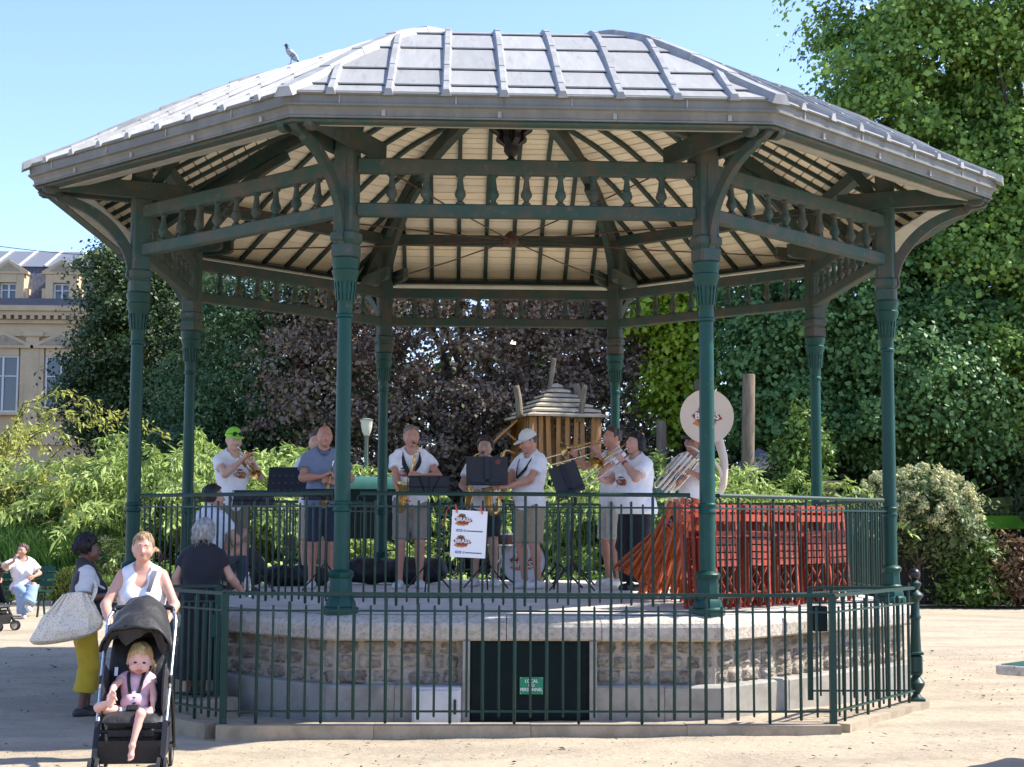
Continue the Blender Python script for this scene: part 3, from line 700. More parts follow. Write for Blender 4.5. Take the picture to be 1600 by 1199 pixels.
def field(prims, cell, off=0.0, k=0.03, pad=0.0, post=None):
    lo = np.min([prim_box(p, off)[0] for p in prims], 0) - 3 * cell - pad; hi = np.max([prim_box(p, off)[1] for p in prims], 0) + 3 * cell + pad
    n = np.ceil((hi - lo) / cell).astype(int) + 1
    ax = [lo[i] + cell * np.arange(n[i]) for i in range(3)]
    D = np.full(n, 0.3)
    for p in prims:
        kk = p['k'] or k
        a, b = prim_box(p, off + kk + 2 * cell)
        i0 = np.maximum(((a - lo) / cell).astype(int), 0); i1 = np.minimum(((b - lo) / cell).astype(int) + 2, n)
        X, Y, Z = np.meshgrid(ax[0][i0[0]:i1[0]], ax[1][i0[1]:i1[1]], ax[2][i0[2]:i1[2]], indexing='ij', sparse=True)
        d = prim_d(p, X, Y, Z, off); sl = (slice(i0[0], i1[0]), slice(i0[1], i1[1]), slice(i0[2], i1[2])); c = D[sl]
        h = np.maximum(kk - np.abs(c - d), 0) / kk
        D[sl] = np.minimum(c, d) - h * h * kk * .25
    if post is not None:
        X, Y, Z = np.meshgrid(*ax, indexing='ij', sparse=True); D = post(D, X, Y, Z)
    return D, lo, cell
def nets(D, lo, cell):
    s = D < 0
    cnt = np.zeros(np.array(D.shape) - 1, int)
    for i in (0, 1):
        for j in (0, 1):
            for k in (0, 1): cnt += s[i:i + cnt.shape[0], j:j + cnt.shape[1], k:k + cnt.shape[2]]
    act = (cnt > 0) & (cnt < 8); idx = -np.ones(act.shape, int); I = np.argwhere(act); idx[act] = np.arange(len(I))
    pos = np.zeros((len(I), 3)); num = np.zeros(len(I))
    C = [(0, 0, 0), (1, 0, 0), (0, 1, 0), (1, 1, 0), (0, 0, 1), (1, 0, 1), (0, 1, 1), (1, 1, 1)]
    for a in range(8):
        for b in range(a + 1, 8):
            ca, cb = np.array(C[a]), np.array(C[b])
            if np.abs(ca - cb).sum() != 1: continue
            da = D[tuple((I + ca).T)]; db = D[tuple((I + cb).T)]; m = (da < 0) != (db < 0)
            t = np.where(m, da / (da - db + 1e-12), 0)
            pos += np.where(m[:, None], ca + (cb - ca) * t[:, None], 0); num += m
    V = lo + (I + pos / num[:, None]) * cell
    F = []
    for ax in range(3):
        o1, o2 = [(1, 2), (2, 0), (0, 1)][ax]
        e = [0, 0, 0]; e[ax] = 1
        sl0 = [slice(1, -1)] * 3; sl0[ax] = slice(0, -1); sl1 = [slice(1, -1)] * 3; sl1[ax] = slice(1, None)
        s0, s1 = s[tuple(sl0)], s[tuple(sl1)]; X = np.argwhere(s0 != s1)
        if not len(X): continue
        flip = s0[tuple(X.T)]; off = np.array([1, 1, 1]); off[ax] = 0; X = X + off
        u = np.array([0, 0, 0]); u[o1] = 1; w = np.array([0, 0, 0]); w[o2] = 1
        q = np.stack([idx[tuple((X - u - w).T)], idx[tuple((X - w).T)], idx[tuple(X.T)], idx[tuple((X - u).T)]], 1)
        q[~flip] = q[~flip][:, ::-1]; F.append(q)
    F = np.vstack(F); F = F[(F >= 0).all(1)]
    return V, F
def wob(X, Y, Z, f=22.0, ph=0.0):
    return np.sin(f * X + 1.7 * np.sin(.6 * f * Z + ph)) * np.sin(.8 * f * Z + 1.3 * np.sin(.5 * f * Y + ph)) + .5 * np.sin(1.9 * f * (X + Z) + ph) * np.sin(2.1 * f * (Y - Z))

def ik(s, w, l1, l2, pole):
    d = w - s; L = np.linalg.norm(d)
    if L > (l1 + l2) * .995: w = s + d / L * (l1 + l2) * .995; d = w - s; L = np.linalg.norm(d)
    c = (l1 * l1 + L * L - l2 * l2) / (2 * l1 * L); u = d / L; p = np.asarray(pole, float); p = p - u * (p @ u); p = nrm(p)
    return s + u * l1 * c + p * l1 * sqrt(max(0, 1 - c * c)), w

SKIN = {}
def skin_mat(c):
    if c not in SKIN: SKIN[c] = mat('skin', c, .5, col2=tuple(min(1, x * y) for x, y in zip(c, (1.0, .82, .78))), scale=9, lo=.45, hi=.75)
    return SKIN[c]
CL = {}
def cloth(c, rough=.85, scale=14, c2=None, bump=.25):
    key = (c, rough, c2)
    if key not in CL: CL[key] = mat('cloth', c, rough, col2=c2 or tuple(x * .88 for x in c), scale=scale, lo=.45, hi=.7, bump=bump, bscale=18, bdist=.02, sheen=.1)
    return CL[key]
M['brow'] = mat('eyebrow', (.045, .03, .022), .8)
M['eye'] = mat('eye', (.03, .02, .015), .2); M['lip'] = mat('lips', (.42, .16, .13), .5)
M['shoe_w'] = mat('white_shoe', (.62, .61, .58), .6); M['shoe_b'] = mat('dark_shoe', (.03, .03, .03), .6)

def hand(wrist, d, n, side, curl=.7, spread=0.0, sc=1.0, thumb=.55):
    """side: +1 / -1 which way the thumb leaves; d along the fingers, n where the palm faces"""
    d = nrm(d); n = nrm(n - d * (n @ d)); t = np.cross(d, n) * side
    P = []; L = (.074, .083, .077, .060)
    kn = [wrist + (d * .088 + t * x - n * .003) * sc for x in (.030, .010, -.011, -.030)]
    for q in kn: P.append(rc(wrist + d * .015 * sc + (q - wrist - d * .088 * sc) * .55, q, .019 * sc, .0135 * sc))
    for q, l, x in zip(kn, L, (1, .3, -.4, -1.1)):
        dd = nrm(d + t * spread * x)
        u1 = dd * cos(curl * .7) + n * sin(curl * .7); u2 = dd * cos(curl * 1.7) + n * sin(curl * 1.7); u3 = dd * cos(curl * 2.4) + n * sin(curl * 2.4)
        l *= sc; a = q + u1 * l * .48; b = a + u2 * l * .30; c = b + u3 * l * .24
        P += [rc(q, a, .0105 * sc, .0095 * sc, k=.004), rc(a, b, .0095 * sc, .0085 * sc, k=.004), rc(b, c, .0085 * sc, .0075 * sc, k=.004)]
    b0 = wrist + (d * .028 + t * .022) * sc; u = nrm(d * .62 + t * thumb + n * .45); b1 = b0 + u * .045 * sc; b2 = b1 + nrm(d * .8 + t * (thumb - .35) + n * .45) * .032 * sc
    P += [rc(b0, b1, .0165 * sc, .012 * sc, k=.01), rc(b1, b2, .012 * sc, .009 * sc, k=.004)]
    return P

def person(label, loc, rz, height=1.75, skin=(.52, .32, .23), female=False, fat=0.0, lean=0.0, leanx=0.0, twist=0.0, hipdrop=0.0, hipback=0.0,
           arms=None, legs=None, head=(0, 0, 0), hair=None, tops=(), bottoms=(), shoes='white', group=None, cell=.0125, headscale=1.0, baby=False, feetbare=False, sandals=False, footrot=(0.25, -0.25), face=True, mouth='normal', headoff=(0, 0, 0)):
    sc = height / 1.75
    root = thing('person', label, 'person', loc, rz, group)
    sm = skin_mat(skin)
    W = 1 + fat * .55; hipw = (1.08 if female else 1.0); shw = (.138 if female else .158)
    hz = .945 - hipdrop; hc = A3(0, hipback, hz)
    RT = rotz(twist) @ rotx(-lean * -1) if False else rotz(twist) @ roty(leanx) @ rotx(lean)
    up = lambda x, y, z: hc + RT @ A3(x, y, z - .945)       # torso point, z measured standing
    B = {}
    B['pelvis'] = [rc(hc + A3(-.065 * hipw, .01, .0), hc + A3(.065 * hipw, .01, .0), .112 * W ** .7, fy=.92), rc(hc + A3(-.08, .05, -.05), hc + A3(.08, .05, -.05), .075 * W ** .5)]
    B['torso'] = [rc(up(0, 0, .98), up(0, -.01, 1.14), .125 * W, (.112 if female else .125) * W, fy=.82), rc(up(-.05, 0, 1.22), up(.05, 0, 1.22), .115 * W ** .8, fy=.86), rc(up(-.07, 0, 1.31), up(.07, 0, 1.31), .112 * W ** .6, fy=.88),
                  rc(up(-shw + .03, .01, 1.425), up(shw - .03, .01, 1.425), .052, fy=1.05), rc(up(0, .03, 1.50), up(-shw + .04, .015, 1.43), .042, .045), rc(up(0, .03, 1.50), up(shw - .04, .015, 1.43), .042, .045)]
    if fat > 0: B['torso'].append(rc(up(-.03, -.06 * fat - .02, 1.06), up(.03, -.06 * fat - .02, 1.06), .12 * W ** .8))
    if female: B['torso'] += [rc(up(s * .07, -.075 - .03 * fat, 1.265), up(s * .07, -.09 - .03 * fat, 1.25), .062 * W ** .8) for s in (-1, 1)]
    nk = up(0, .015, 1.47)
    # head about the top of the neck
    hy, hp, hr = head
    RH = rotz(hy) @ roty(hr) @ rotx(hp)
    nt = up(0, -.005, 1.56) + np.array(headoff, float)
    hd = lambda x, y, z: nt + RH @ (A3(x, y, z - 1.56) * headscale)
    q = headscale
    B['neck'] = [rc(up(0, .02, 1.43), hd(0, .012, 1.58), (.052 if female else .060), (.048 if female else .056) * min(q, 1.1))]
    B['head'] = [ell(hd(0, .012, 1.660), A3(.076, .096, .098) * q, RH), ell(hd(0, -.028, 1.620), A3(.064, .070, .080) * q, RH), rc(hd(0, -.045, 1.585), hd(0, -.068, 1.560), .046 * q, .026 * q, k=.02),
                 rc(hd(-.045, -.02, 1.59), hd(0, -.07, 1.562), .024 * q, .02 * q), rc(hd(.045, -.02, 1.59), hd(0, -.07, 1.562), .024 * q, .02 * q),
                 rc(hd(0, -.088, 1.650), hd(0, -.108, 1.612), .0095 * q, .0145 * q, k=.012), rc(hd(-.012, -.092, 1.610), hd(.012, -.092, 1.610), .0105 * q, k=.008),
                 rc(hd(-.035, -.080, 1.664), hd(.035, -.080, 1.664), .0125 * q, k=.014), rc(hd(-.018, -.086, 1.580), hd(.018, -.086, 1.580), .0105 * q, k=.008)]
    if baby: B['head'] = [ell(hd(0, .014, 1.662), A3(.082, .094, .090) * q, RH), ell(hd(0, -.022, 1.622), A3(.072, .068, .066) * q, RH), ell(hd(0, -.060, 1.578), A3(.026, .022, .020) * q, RH), ell(hd(0, -.092, 1.622), A3(.013, .014, .011) * q, RH), ell(hd(-.036, -.062, 1.600), A3(.030, .026, .026) * q, RH), ell(hd(.036, -.062, 1.600), A3(.030, .026, .026) * q, RH)]
    for s in (-1, 1):
        B['head'] += [ell(hd(s * .079, .012, 1.632), A3(.009, .019, .031) * q, RH), ell(hd(s * .042, -.068, 1.608), A3(.024, .02, .022) * q, RH)]
    # arms
    arms = arms or {}
    B['arm'] = []; hands = []; J = {}
    for s, nm in ((-1, 'l'), (1, 'r')):          # l = picture left when facing the camera
        sh = up(s * (shw + .015), .01, 1.425)
        ad = arms.get(nm, {}); w = ad.get('w', (s * .30, -.02, .84)); w = A3(*w) if not ad.get('rel') else sh + A3(*w)
        el, w = ik(sh, w, .285, .25, ad.get('pole', (s * .6, .6, -.5)))
        J[nm] = (sh, el, w)
        fa = 1 + fat * .45
        B['arm'] += [rc(sh, el, .048 * fa * (.9 if female else 1), .037 * fa * (.92 if female else 1)), rc(el, w, .0385 * fa * (.9 if female else 1), .026), rc(el + (w - el) * .25, el + (w - el) * .4, .036 * fa * (.9 if female else 1))]
        d = ad.get('d', w - el); n = ad.get('n', (-s, 0, 0)); th = ad.get('th', -s)
        hands.append(hand(w, A3(*d), A3(*n), th, ad.get('curl', .5), ad.get('spread', .06), ad.get('hs', 1.0), ad.get('thumb', .55)))
    # legs
    legs = legs or {}
    B['leg'] = []; B['foot'] = []
    for i, (s, nm) in enumerate(((-1, 'l'), (1, 'r'))):
        hj = hc + A3(s * .088 * hipw, .0, -.03)
        ld = legs.get(nm, {}); an = A3(*ld.get('a', (s * .11, .03, .085)))
        kn, an = ik(hj, an, .425, .413, ld.get('pole', (s * .12, -1, 0)))
        J['k' + nm] = (hj, kn, an)
        fl = 1 + fat * .4
        B['leg'] += [rc(hj, kn, .085 * fl, .054 * fl), rc(kn, an, .052 * fl, .036), rc(kn + (an - kn) * .2 + A3(0, .018, 0), kn + (an - kn) * .42 + A3(0, .02, 0), .052 * fl, .044 * fl)]
        fd = A3(*ld['f']) if 'f' in ld else A3(sin(footrot[i]) * -1, -cos(footrot[i]), 0) * 1.0
        fd = nrm(fd); fu = A3(*ld['fu']) if 'fu' in ld else A3(0, 0, 1); fu = nrm(fu - fd * (fu @ fd)); fs = np.cross(fd, fu)
        fs_ = ld.get('fs', 1.0)
        B['foot'].append((an, fd, fu, fs, fs_))
    foot_p = []
    for an, fd, fu, fs, f_ in B['foot']:
        foot_p += [rc(an, an - fd * .03 * f_ - fu * .045 * f_, .036 * f_, .034 * f_), rc(an + fd * .01 - fu * .01, an + fd * .12 * f_ - fu * .052 * f_, .038 * f_, .026 * f_), rc(an + fd * .11 * f_ - fu * .056 * f_ - fs * .014 * f_, an + fd * .11 * f_ - fu * .056 * f_ + fs * .014 * f_, .027 * f_), rc(an - fd * .03 * f_ - fu * .05 * f_, an + fd * .12 * f_ - fu * .056 * f_, .028 * f_)]
        if feetbare or sandals:
            for x, l in ((.026, .185), (.010, .185), (-.004, .178), (-.017, .168), (-.028, .155)):
                foot_p.append(rc(an + fd * .13 * f_ - fu * .062 * f_ + fs * x * f_, an + fd * l * f_ - fu * .066 * f_ + fs * x * f_ * 1.05, .012 * f_, .010 * f_, k=.006))
    prims = B['pelvis'] + B['torso'] + B['neck'] + B['head'] + B['arm'] + B['leg'] + (foot_p if feetbare or sandals else [])
    V, F = nets(*field(prims, cell, k=.028))
    # finer head and hands laid into the same mesh
    parts = [(V, F)]
    parts.append(nets(*field(B['head'] + B['neck'], .0058, k=.018)))
    for h in hands: parts.append(nets(*field(h, .0052, k=.009)))
    Vs, Fs, o = [], [], 0
    for v, f in parts: Vs.append(v); Fs.append(f + o); o += len(v)
    body = inst('body', raw_mesh('body', np.vstack(Vs) * sc, np.vstack(Fs), sm), root)
    def put(name, VF, m, par=root): return inst(name, raw_mesh(name, VF[0] * sc, VF[1], m), par)
    if face:
        for s in (-1, 1):
            if not baby: put('eyebrow', nets(*field([rc(hd(s * .018, -.0935, 1.667), hd(s * .046, -.083, 1.665), .0042 * q, .0032 * q)], .003)), M['brow'])
            put('eye', nets(*field([ell(hd(s * .030, -.0835, 1.642), A3(.0125, .008, .0075) * q, RH)], .0035)), M['eye'])
        if mouth == 'normal': put('mouth', nets(*field([ell(hd(0, -.094, 1.587), A3(.022, .008, .0055) * q, RH), ell(hd(0, -.0935, 1.579), A3(.017, .008, .006) * q, RH)], .0035, k=.004)), M['lip'])
    # hair
    if hair:
        kind = hair['k']; hm = mat('hair', hair['c'], .55, col2=hair.get('c2', tuple(x * 1.6 for x in hair['c'])), scale=60, lo=.4, hi=.65, bump=.7, bscale=90, bdist=.01, stretch=(1, 1, .25))
        off = hair.get('off', .012)
        RHi = RH.T; hc0 = hd(0, .012, 1.66)
        def loc_(X, Y, Z):
            d = [X - hc0[0], Y - hc0[1], Z - hc0[2]]
            return [sum(RHi[i][j] * d[j] for j in range(3)) / q for i in range(3)]
        base = [ell(hd(0, .016, 1.663), A3(.078, .096, .098) * q, RH), ell(hd(0, .03, 1.625), A3(.070, .072, .075) * q, RH)]
        amp = hair.get('amp', .004); f = hair.get('f', 55)
        extra = []
        if kind == 'bob': extra = [rc(hd(s * .06, .035, 1.66), hd(s * .068, .04, 1.565), .038 * q, .034 * q) for s in (-1, 1)] + [rc(hd(0, .07, 1.66), hd(0, .075, 1.555), .05 * q, .04 * q)]
        if kind == 'long': extra = [rc(hd(s * .055, .05, 1.66), hd(s * .07, .05, 1.52), .04 * q, .03 * q) for s in (-1, 1)] + [rc(hd(0, .08, 1.66), hd(0, .08, 1.50), .05 * q, .04 * q)]
        if kind == 'tail': extra = [rc(hd(.02, .095, 1.67), hd(.085, .075, 1.60), .03, .028), rc(hd(.085, .075, 1.60), hd(.09, .055, 1.515), .03, .018)]
        if kind == 'bun': extra = [ell(hd(0, .07, 1.755), A3(.045, .045, .035) * q)]
        if kind == 'toddler': extra = [rc(hd(.07, .03, 1.62), hd(.09, .03, 1.58), .028 * q, .022 * q), rc(hd(-.06, .03, 1.64), hd(-.07, .04, 1.60), .025 * q, .02 * q), rc(hd(0, .08, 1.62), hd(.03, .08, 1.57), .035 * q, .025 * q)]
        if kind == 'afro': extra = [ell(hd(x, y, z), A3(r, r, r) * q) for x, y, z, r in ((0, .04, 1.73, .075), (.05, .05, 1.69, .065), (-.05, .05, 1.69, .065), (0, .09, 1.66, .065), (.04, .0, 1.74, .05), (-.04, 0, 1.74, .05), (0, .09, 1.60, .05))]
        hl = hair.get('line', .030)
        def post(D, X, Y, Z):
            x, y, z = loc_(X, Y, Z)
            D = D + amp * np.sin(f * x + 3 * np.sin(30 * z)) * np.sin(f * y + 2) * 1.0 + amp * .7 * np.sin(f * 1.7 * (x + y) + 8 * z)
            front = np.minimum(-(y) - hl + np.maximum(0, (z - .030)) * -1.6, 1)      # keep behind the hairline, more on top
            low = -(z + hair.get('low', .055)) + np.maximum(0, -y + .0) * 1.2
            return np.maximum(np.maximum(D, front), low)
        hv, hf = nets(*field(base + extra, .0065, off=off * q, k=.02, post=post)); ho = put('hair', (hv, hf), hm)
        ns = hair.get('strands', 0)
        if ns:
            pk = rng.integers(0, len(hf), ns); P0 = hv[hf[pk]].mean(1); n_ = np.cross(hv[hf[pk, 1]] - hv[hf[pk, 0]], hv[hf[pk, 2]] - hv[hf[pk, 0]]); n_ /= np.linalg.norm(n_, axis=1)[:, None] + 1e-9
            cen = hd(0, .02, 1.64); n_ *= np.sign((n_ * (P0 - cen)).sum(1))[:, None]
            fl_ = np.array((0, .25, -1.0)) + rng.normal(0, hair.get('mess', .3), (ns, 3)); L_ = hair.get('sl', .05) * q * rng.uniform(.5, 1.2, ns)[:, None]; lift = hair.get('lift', .006)
            pts = []; t_ = fl_ - n_ * (fl_ * n_).sum(1)[:, None]; t_ /= np.linalg.norm(t_, axis=1)[:, None] + 1e-9
            for k_ in range(5):
                u_ = k_ / 4; pts.append(P0 + t_ * L_ * u_ + n_ * (lift * (.3 + 1.6 * u_ * (1.15 - u_)) - L_ * .55 * u_ * u_) + np.array((0, 0, -1)) * L_ * .25 * u_ * u_)
            sd_ = np.cross(t_, n_) * hair.get('sw', .0022) * q
            Q = []
            for k_ in range(4): w0, w1 = 1 - .2 * k_, 1 - .2 * (k_ + 1); Q.append(np.stack([pts[k_] - sd_ * w0, pts[k_] + sd_ * w0, pts[k_ + 1] + sd_ * w1, pts[k_ + 1] - sd_ * w1], 1).reshape(-1, 3))
            Q = np.vstack(Q); o_ = inst('hair_strands', raw_mesh('hair_strands', Q * sc, np.arange(len(Q)).reshape(-1, 4), hm, smooth=False), ho); o_['kind'] = 'stuff'
    # clothes
    def put_cloth(name, prims, off, m, k=.03, post=None, cl=.0115, rough=.0055, f=17):
        ph = random.random() * 6
        def pp(D, X, Y, Z):
            D = D + rough * (wob(X, Y, Z, f, ph) * .7 + .5 * np.sin(34 * (Z + .5 * X) + 4 * np.sin(9 * X + 7 * Y + ph)))
            return post(D, X, Y, Z) if post else D
        return put(name, nets(*field(prims, cl, off=off, k=k, post=pp)), m)
    for t in tops:
        kind = t['k']; off = t.get('off', .024); m = cloth(t['c'], c2=t.get('c2'))
        P = B['torso'] + B['pelvis']
        fr = t.get('sleeve', .55)
        if fr > 0:
            for nm in 'lr':
                sh, el, w = J[nm]; u = nrm(el - sh)
                if fr <= 1:
                    e = sh + (el - sh) * fr; P = P + [rc(sh + u * .02 - A3(0, 0, .012), el, .047 * W ** .6, (.046 + .012 * fr) * W ** .6, cut=[(e, u)], k=.02)]
                else:
                    P = P + [rc(sh, el, .055, .046), rc(el, w, .042, .033)]
        hem = t.get('hem', .86); hp_ = up(0, 0, hem) if lean or leanx else hc + A3(0, 0, hem - .945)
        hn = RT @ A3(0, 0, -1)
        neck = t.get('neck', 'crew')
        nb = up(0, -.01, 1.50)
        NS = [rc(up(0, -.012, 1.485), up(0, -.03, 1.60), .068 if neck != 'wide' else .10, .09)]
        if neck == 'v': NS.append(rc(up(0, -.10, 1.48), up(0, -.16, 1.36), .06, .012))
        if neck == 'tank': NS += [rc(up(0, -.09, 1.53), up(0, -.125, 1.385), .092, .062), rc(up(-.21, -.05, 1.36), up(-.21, .05, 1.46), .075), rc(up(.21, -.05, 1.36), up(.21, .05, 1.46), .075), rc(up(-.26, 0, 1.30), up(-.26, 0, 1.55), .09), rc(up(.26, 0, 1.30), up(.26, 0, 1.55), .09)]
        flare = t.get('flare', 0.0)
        def post(D, X, Y, Z, hp_=hp_, hn=hn, NS=NS, flare=flare):
            if flare: D = D - flare * np.clip((hc[2] + .25 - Z) / .3, 0, 1)
            D = np.maximum(D, (X - hp_[0]) * hn[0] + (Y - hp_[1]) * hn[1] + (Z - hp_[2]) * hn[2])
            for q_ in NS: D = np.maximum(D, -prim_d(q_, X, Y, Z, 0))
            return D
        if neck == 'tank': fr = 0; P = B['torso'] + B['pelvis']
        o = put_cloth(kind, P, off, m, post=post, cl=.0105)
        if t.get('collar'):
            put_cloth('collar', [rc(up(s * .02, -.075, 1.455), up(s * .06, .02, 1.50), .018, .02, fy=1) for s in (-1, 1)], .004, cloth(t['collar']), k=.01, cl=.006, rough=0)
        J['top'] = o
    for t in bottoms:
        kind = t['k']; off = t.get('off', .015); m = cloth(t['c'])
        P = [p for p in B['pelvis']] + [rc(hc + A3(0, 0, .03), hc + A3(0, 0, .06), .118 * W, fy=.85)]
        top = hc[2] + t.get('top', .08)
        if kind in ('skirt', 'long_skirt'):
            P = P + [rc(hc + A3(0, 0, 0), A3(hc[0], hc[1] + t.get('sway', 0), t['len']), .125 * W, t.get('r', .21), fy=.85, cut=[(A3(0, 0, t['len']), A3(0, 0, -1))])]
        else:
            for nm in 'lr':
                hj, kn, an = J['k' + nm]; ln = t.get('len', 1.1); wd = t.get('w', 1.0)
                if ln <= 1: u = nrm(kn - hj); e = hj + (kn - hj) * ln; P.append(rc(hj, kn, .088 * W ** .5, .075 * wd, cut=[(e, u)]))
                else:
                    u = nrm(an - kn); e = kn + (an - kn) * (ln - 1); P += [rc(hj, kn, .090 * W ** .5, .066 * wd * W ** .4), rc(kn, an, .062 * wd * W ** .4, t.get('r', .052) * wd, cut=[(e, u)])]
        def post(D, X, Y, Z, top=top): return np.maximum(D, Z - top)
        put_cloth(kind, P, off, m, k=.025, post=post)
    if shoes and not feetbare:
        m = M['shoe_w'] if shoes == 'white' else M['shoe_b']
        for an, fd, fu, fs, f_ in B['foot']:
            so = an - fu * .085 * f_
            P = [rc(an - fd * .03 - fu * .045, an + fd * .02 - fu * .035, .041, .038), rc(an + fd * .0 - fu * .035, an + fd * .14 - fu * .055, .038, .032), rc(an - fd * .035 - fu * .06, an + fd * .155 - fu * .062, .036, .034), rc(an + fd * .12 - fu * .058 - fs * .012, an + fd * .12 - fu * .058 + fs * .014, .036)]
            if sandals: P = [rc(an - fd * .04 - fu * .078, an + fd * .16 - fu * .078, .032, .036), rc(an + fd * .09 - fu * .035 + fs * .03, an + fd * .09 - fu * .035 - fs * .03, .018)]
            def post(D, X, Y, Z, so=so, fu=fu):
                h = (X - so[0]) * fu[0] + (Y - so[1]) * fu[1] + (Z - so[2]) * fu[2]
                D = np.maximum(D, -h)
                return np.maximum(D, h - .105)
            put('shoe', nets(*field(P, .008, off=.004, k=.02, post=post)), m)
    root['_sc'] = sc
    info = dict(root=root, J=J, hd=hd, up=up, sc=sc, RH=RH, hc=hc, put=put, put_cloth=put_cloth)
    return info
def wpt(info, p):
    """person-local point (1.75 m figure) to world"""
    r = info['root']; q = rotz(r.rotation_euler[2]) @ (np.asarray(p, float) * info['sc']); return q + np.array(r.location)
def decal(o, body, size, mt, cx, cz, name='logo', w=1.0):
    """printed lettering laid on the front of a garment"""
    me = face_cam(text_mesh(body, size, mt)) if isinstance(body, str) else body
    bv = BVHTree.FromPolygons([v.co for v in o.data.vertices], [tuple(p.vertices) for p in o.data.polygons])
    bm = bmesh.new(); bm.from_mesh(me); bmesh.ops.triangulate(bm, faces=bm.faces); bmesh.ops.subdivide_edges(bm, edges=[e for e in bm.edges if e.calc_length() > .012], cuts=1); bm.to_mesh(me); bm.free()
    for v in me.vertices:
        x, z = v.co.x * w + cx, v.co.z + cz
        h = bv.ray_cast(Vector((x, -1.5, z)), Vector((0, 1, 0)))
        v.co = (x, (h[0].y if h[0] else -.15) - .004, z)
    me.update(); return inst(name, me, o)
def blob_mesh(w, h, mt, seed):
    r = random.Random(seed); n = 22; V = [(0, 0, 0)]; F = []
    for i in range(n): a = 2 * pi * i / n; q = r.uniform(.75, 1.1); V.append((w * q * cos(a), 0, h * q * sin(a)))
    for i in range(n): F.append((0, 1 + i, 1 + (i + 1) % n))
    me = bpy.data.meshes.new('logo'); me.from_pydata(V, [], F); me.materials.append(mt); return me
# ================================================================== INSTRUMENTS
M['brass'] = mat('lacquered_brass', (.62, .42, .14), .25, .95, col2=(.5, .32, .10), scale=12)
M['brass_d'] = mat('old_brass', (.45, .24, .10), .3, .9, col2=(.35, .18, .08), scale=12)
M['silver'] = mat('silver_plate', (.66, .62, .54), .25, .9)
M['strap'] = mat('black_strap', (.012, .012, .014), .8)
M['paper'] = mat('sheet_paper', (.72, .72, .72), .8)
M['folder'] = mat('dark_grey_folder', (.045, .045, .05), .75, spec=.2)
M['cream'] = mat('cream_fibreglass', (.64, .55, .45), .5, col2=(.60, .51, .41), scale=3)
M['orange'] = mat('printed_orange', (.50, .20, .07), .7); M['maroon'] = mat('printed_maroon', (.25, .05, .04), .7); M['khaki'] = mat('printed_olive', (.14, .13, .05), .7)
M['logo_w'] = mat('printed_white', (.72, .70, .66), .7)
def frame3(o, d, u):
    o = np.asarray(o, float); d = nrm(d); u = np.asarray(u, float); u = nrm(u - d * (u @ d)); s = np.cross(d, u)
    return (lambda a, b=0, c=0: o + d * a + s * b + u * c), np.stack([s, -u, d], 1) @ np.diag((1, -1, 1))
def held(info, name, label, cat):
    r = info['root']; t = thing(name, label, cat, tuple(r.location), r.rotation_euler[2]); t.scale = (info['sc'],) * 3; return t
def trumpet(info, m, d, label, u=(0, 0, 1), mt='brass'):
    t = held(info, 'trumpet', label, 'trumpet'); f, R = frame3(m, d, u)
    b = MB(); b.tube([f(0), f(.02), f(.05), f(.10)], [.013, .010, .006, .006], 8); b.build('mouthpiece', M['silver'], t, True)
    b = MB(); b.tube(bez([f(.09), f(.38), f(.44, 0, -.012), f(.455, 0, -.045), f(.43, 0, -.075), f(.27, 0, -.08)], 5), .0062, 8)
    b.tube(bez([f(.24, 0, -.02), f(.10, 0, -.035), f(.065, 0, -.055), f(.10, 0, -.08), f(.24, 0, -.08)], 5), .0065, 8); b.build('tubing', M[mt], t, True)
    b = MB(); P = [f(.20, .012, -.01)] + [f(.20 + .30 * q, .012, -.01 - .02 * q) for q in (.2, .4, .6, .75, .87, .95, 1.0)]; b.tube(P, [.0065, .0075, .010, .014, .020, .030, .045, .062], 18, caps=False)
    o = b.build('bell', M[mt], t, True)
    b = MB()
    for i in range(3): q = .215 + i * .026; b.tube([f(q, .006, .045), f(q, .006, -.095)], .0115, 10); b.tube([f(q, .006, .045), f(q, .006, .06)], .004, 6); b.tube([f(q, .006, .06), f(q, .006, .065)], .009, 8)
    b.build('valves', M['silver' if mt == 'silver' else mt], t, 'auto'); return t
def sax(info, P, label, r0=1.0, bell_r=.062):
    t = held(info, 'saxophone', label, 'saxophone'); P = np.array(P, float)
    b = MB(); b.tube([P[0], P[0] + (P[1] - P[0]) * .5], [.008, .012], 8); b.build('mouthpiece', M['black'], t, True)
    body = bez(P[1:], 7); n = len(body); q = np.linspace(0, 1, n)
    rad = np.interp(q, [0, .15, .3, .62, .74, .82, .92, .97, 1], [.008, .012, .016, .031, .036, .040, .046, .056, bell_r]) * r0
    b = MB(); b.tube(body, rad, 14, caps=False); b.build('saxophone_body', M['brass'], t, True)
    k = MB(); T_ = np.gradient(body, axis=0)
    for i in range(int(n * .18), int(n * .62), 2):
        fw = nrm(A3(0, -1, .1) - nrm(T_[i]) * (A3(0, -1, .1) @ nrm(T_[i]))); sd_ = nrm(np.cross(fw, T_[i]))
        c = body[i] + fw * (rad[i] + .004); k.tube([c, c + fw * .008], [.015 * r0, .016 * r0], 10)
        c2 = body[i] + sd_ * (rad[i] + .012); k.tube([c2 - T_[i] * .9, c2 + T_[i] * .9], .003, 5)
    k.build('keys', M['brass_d'], t, 'auto'); return t
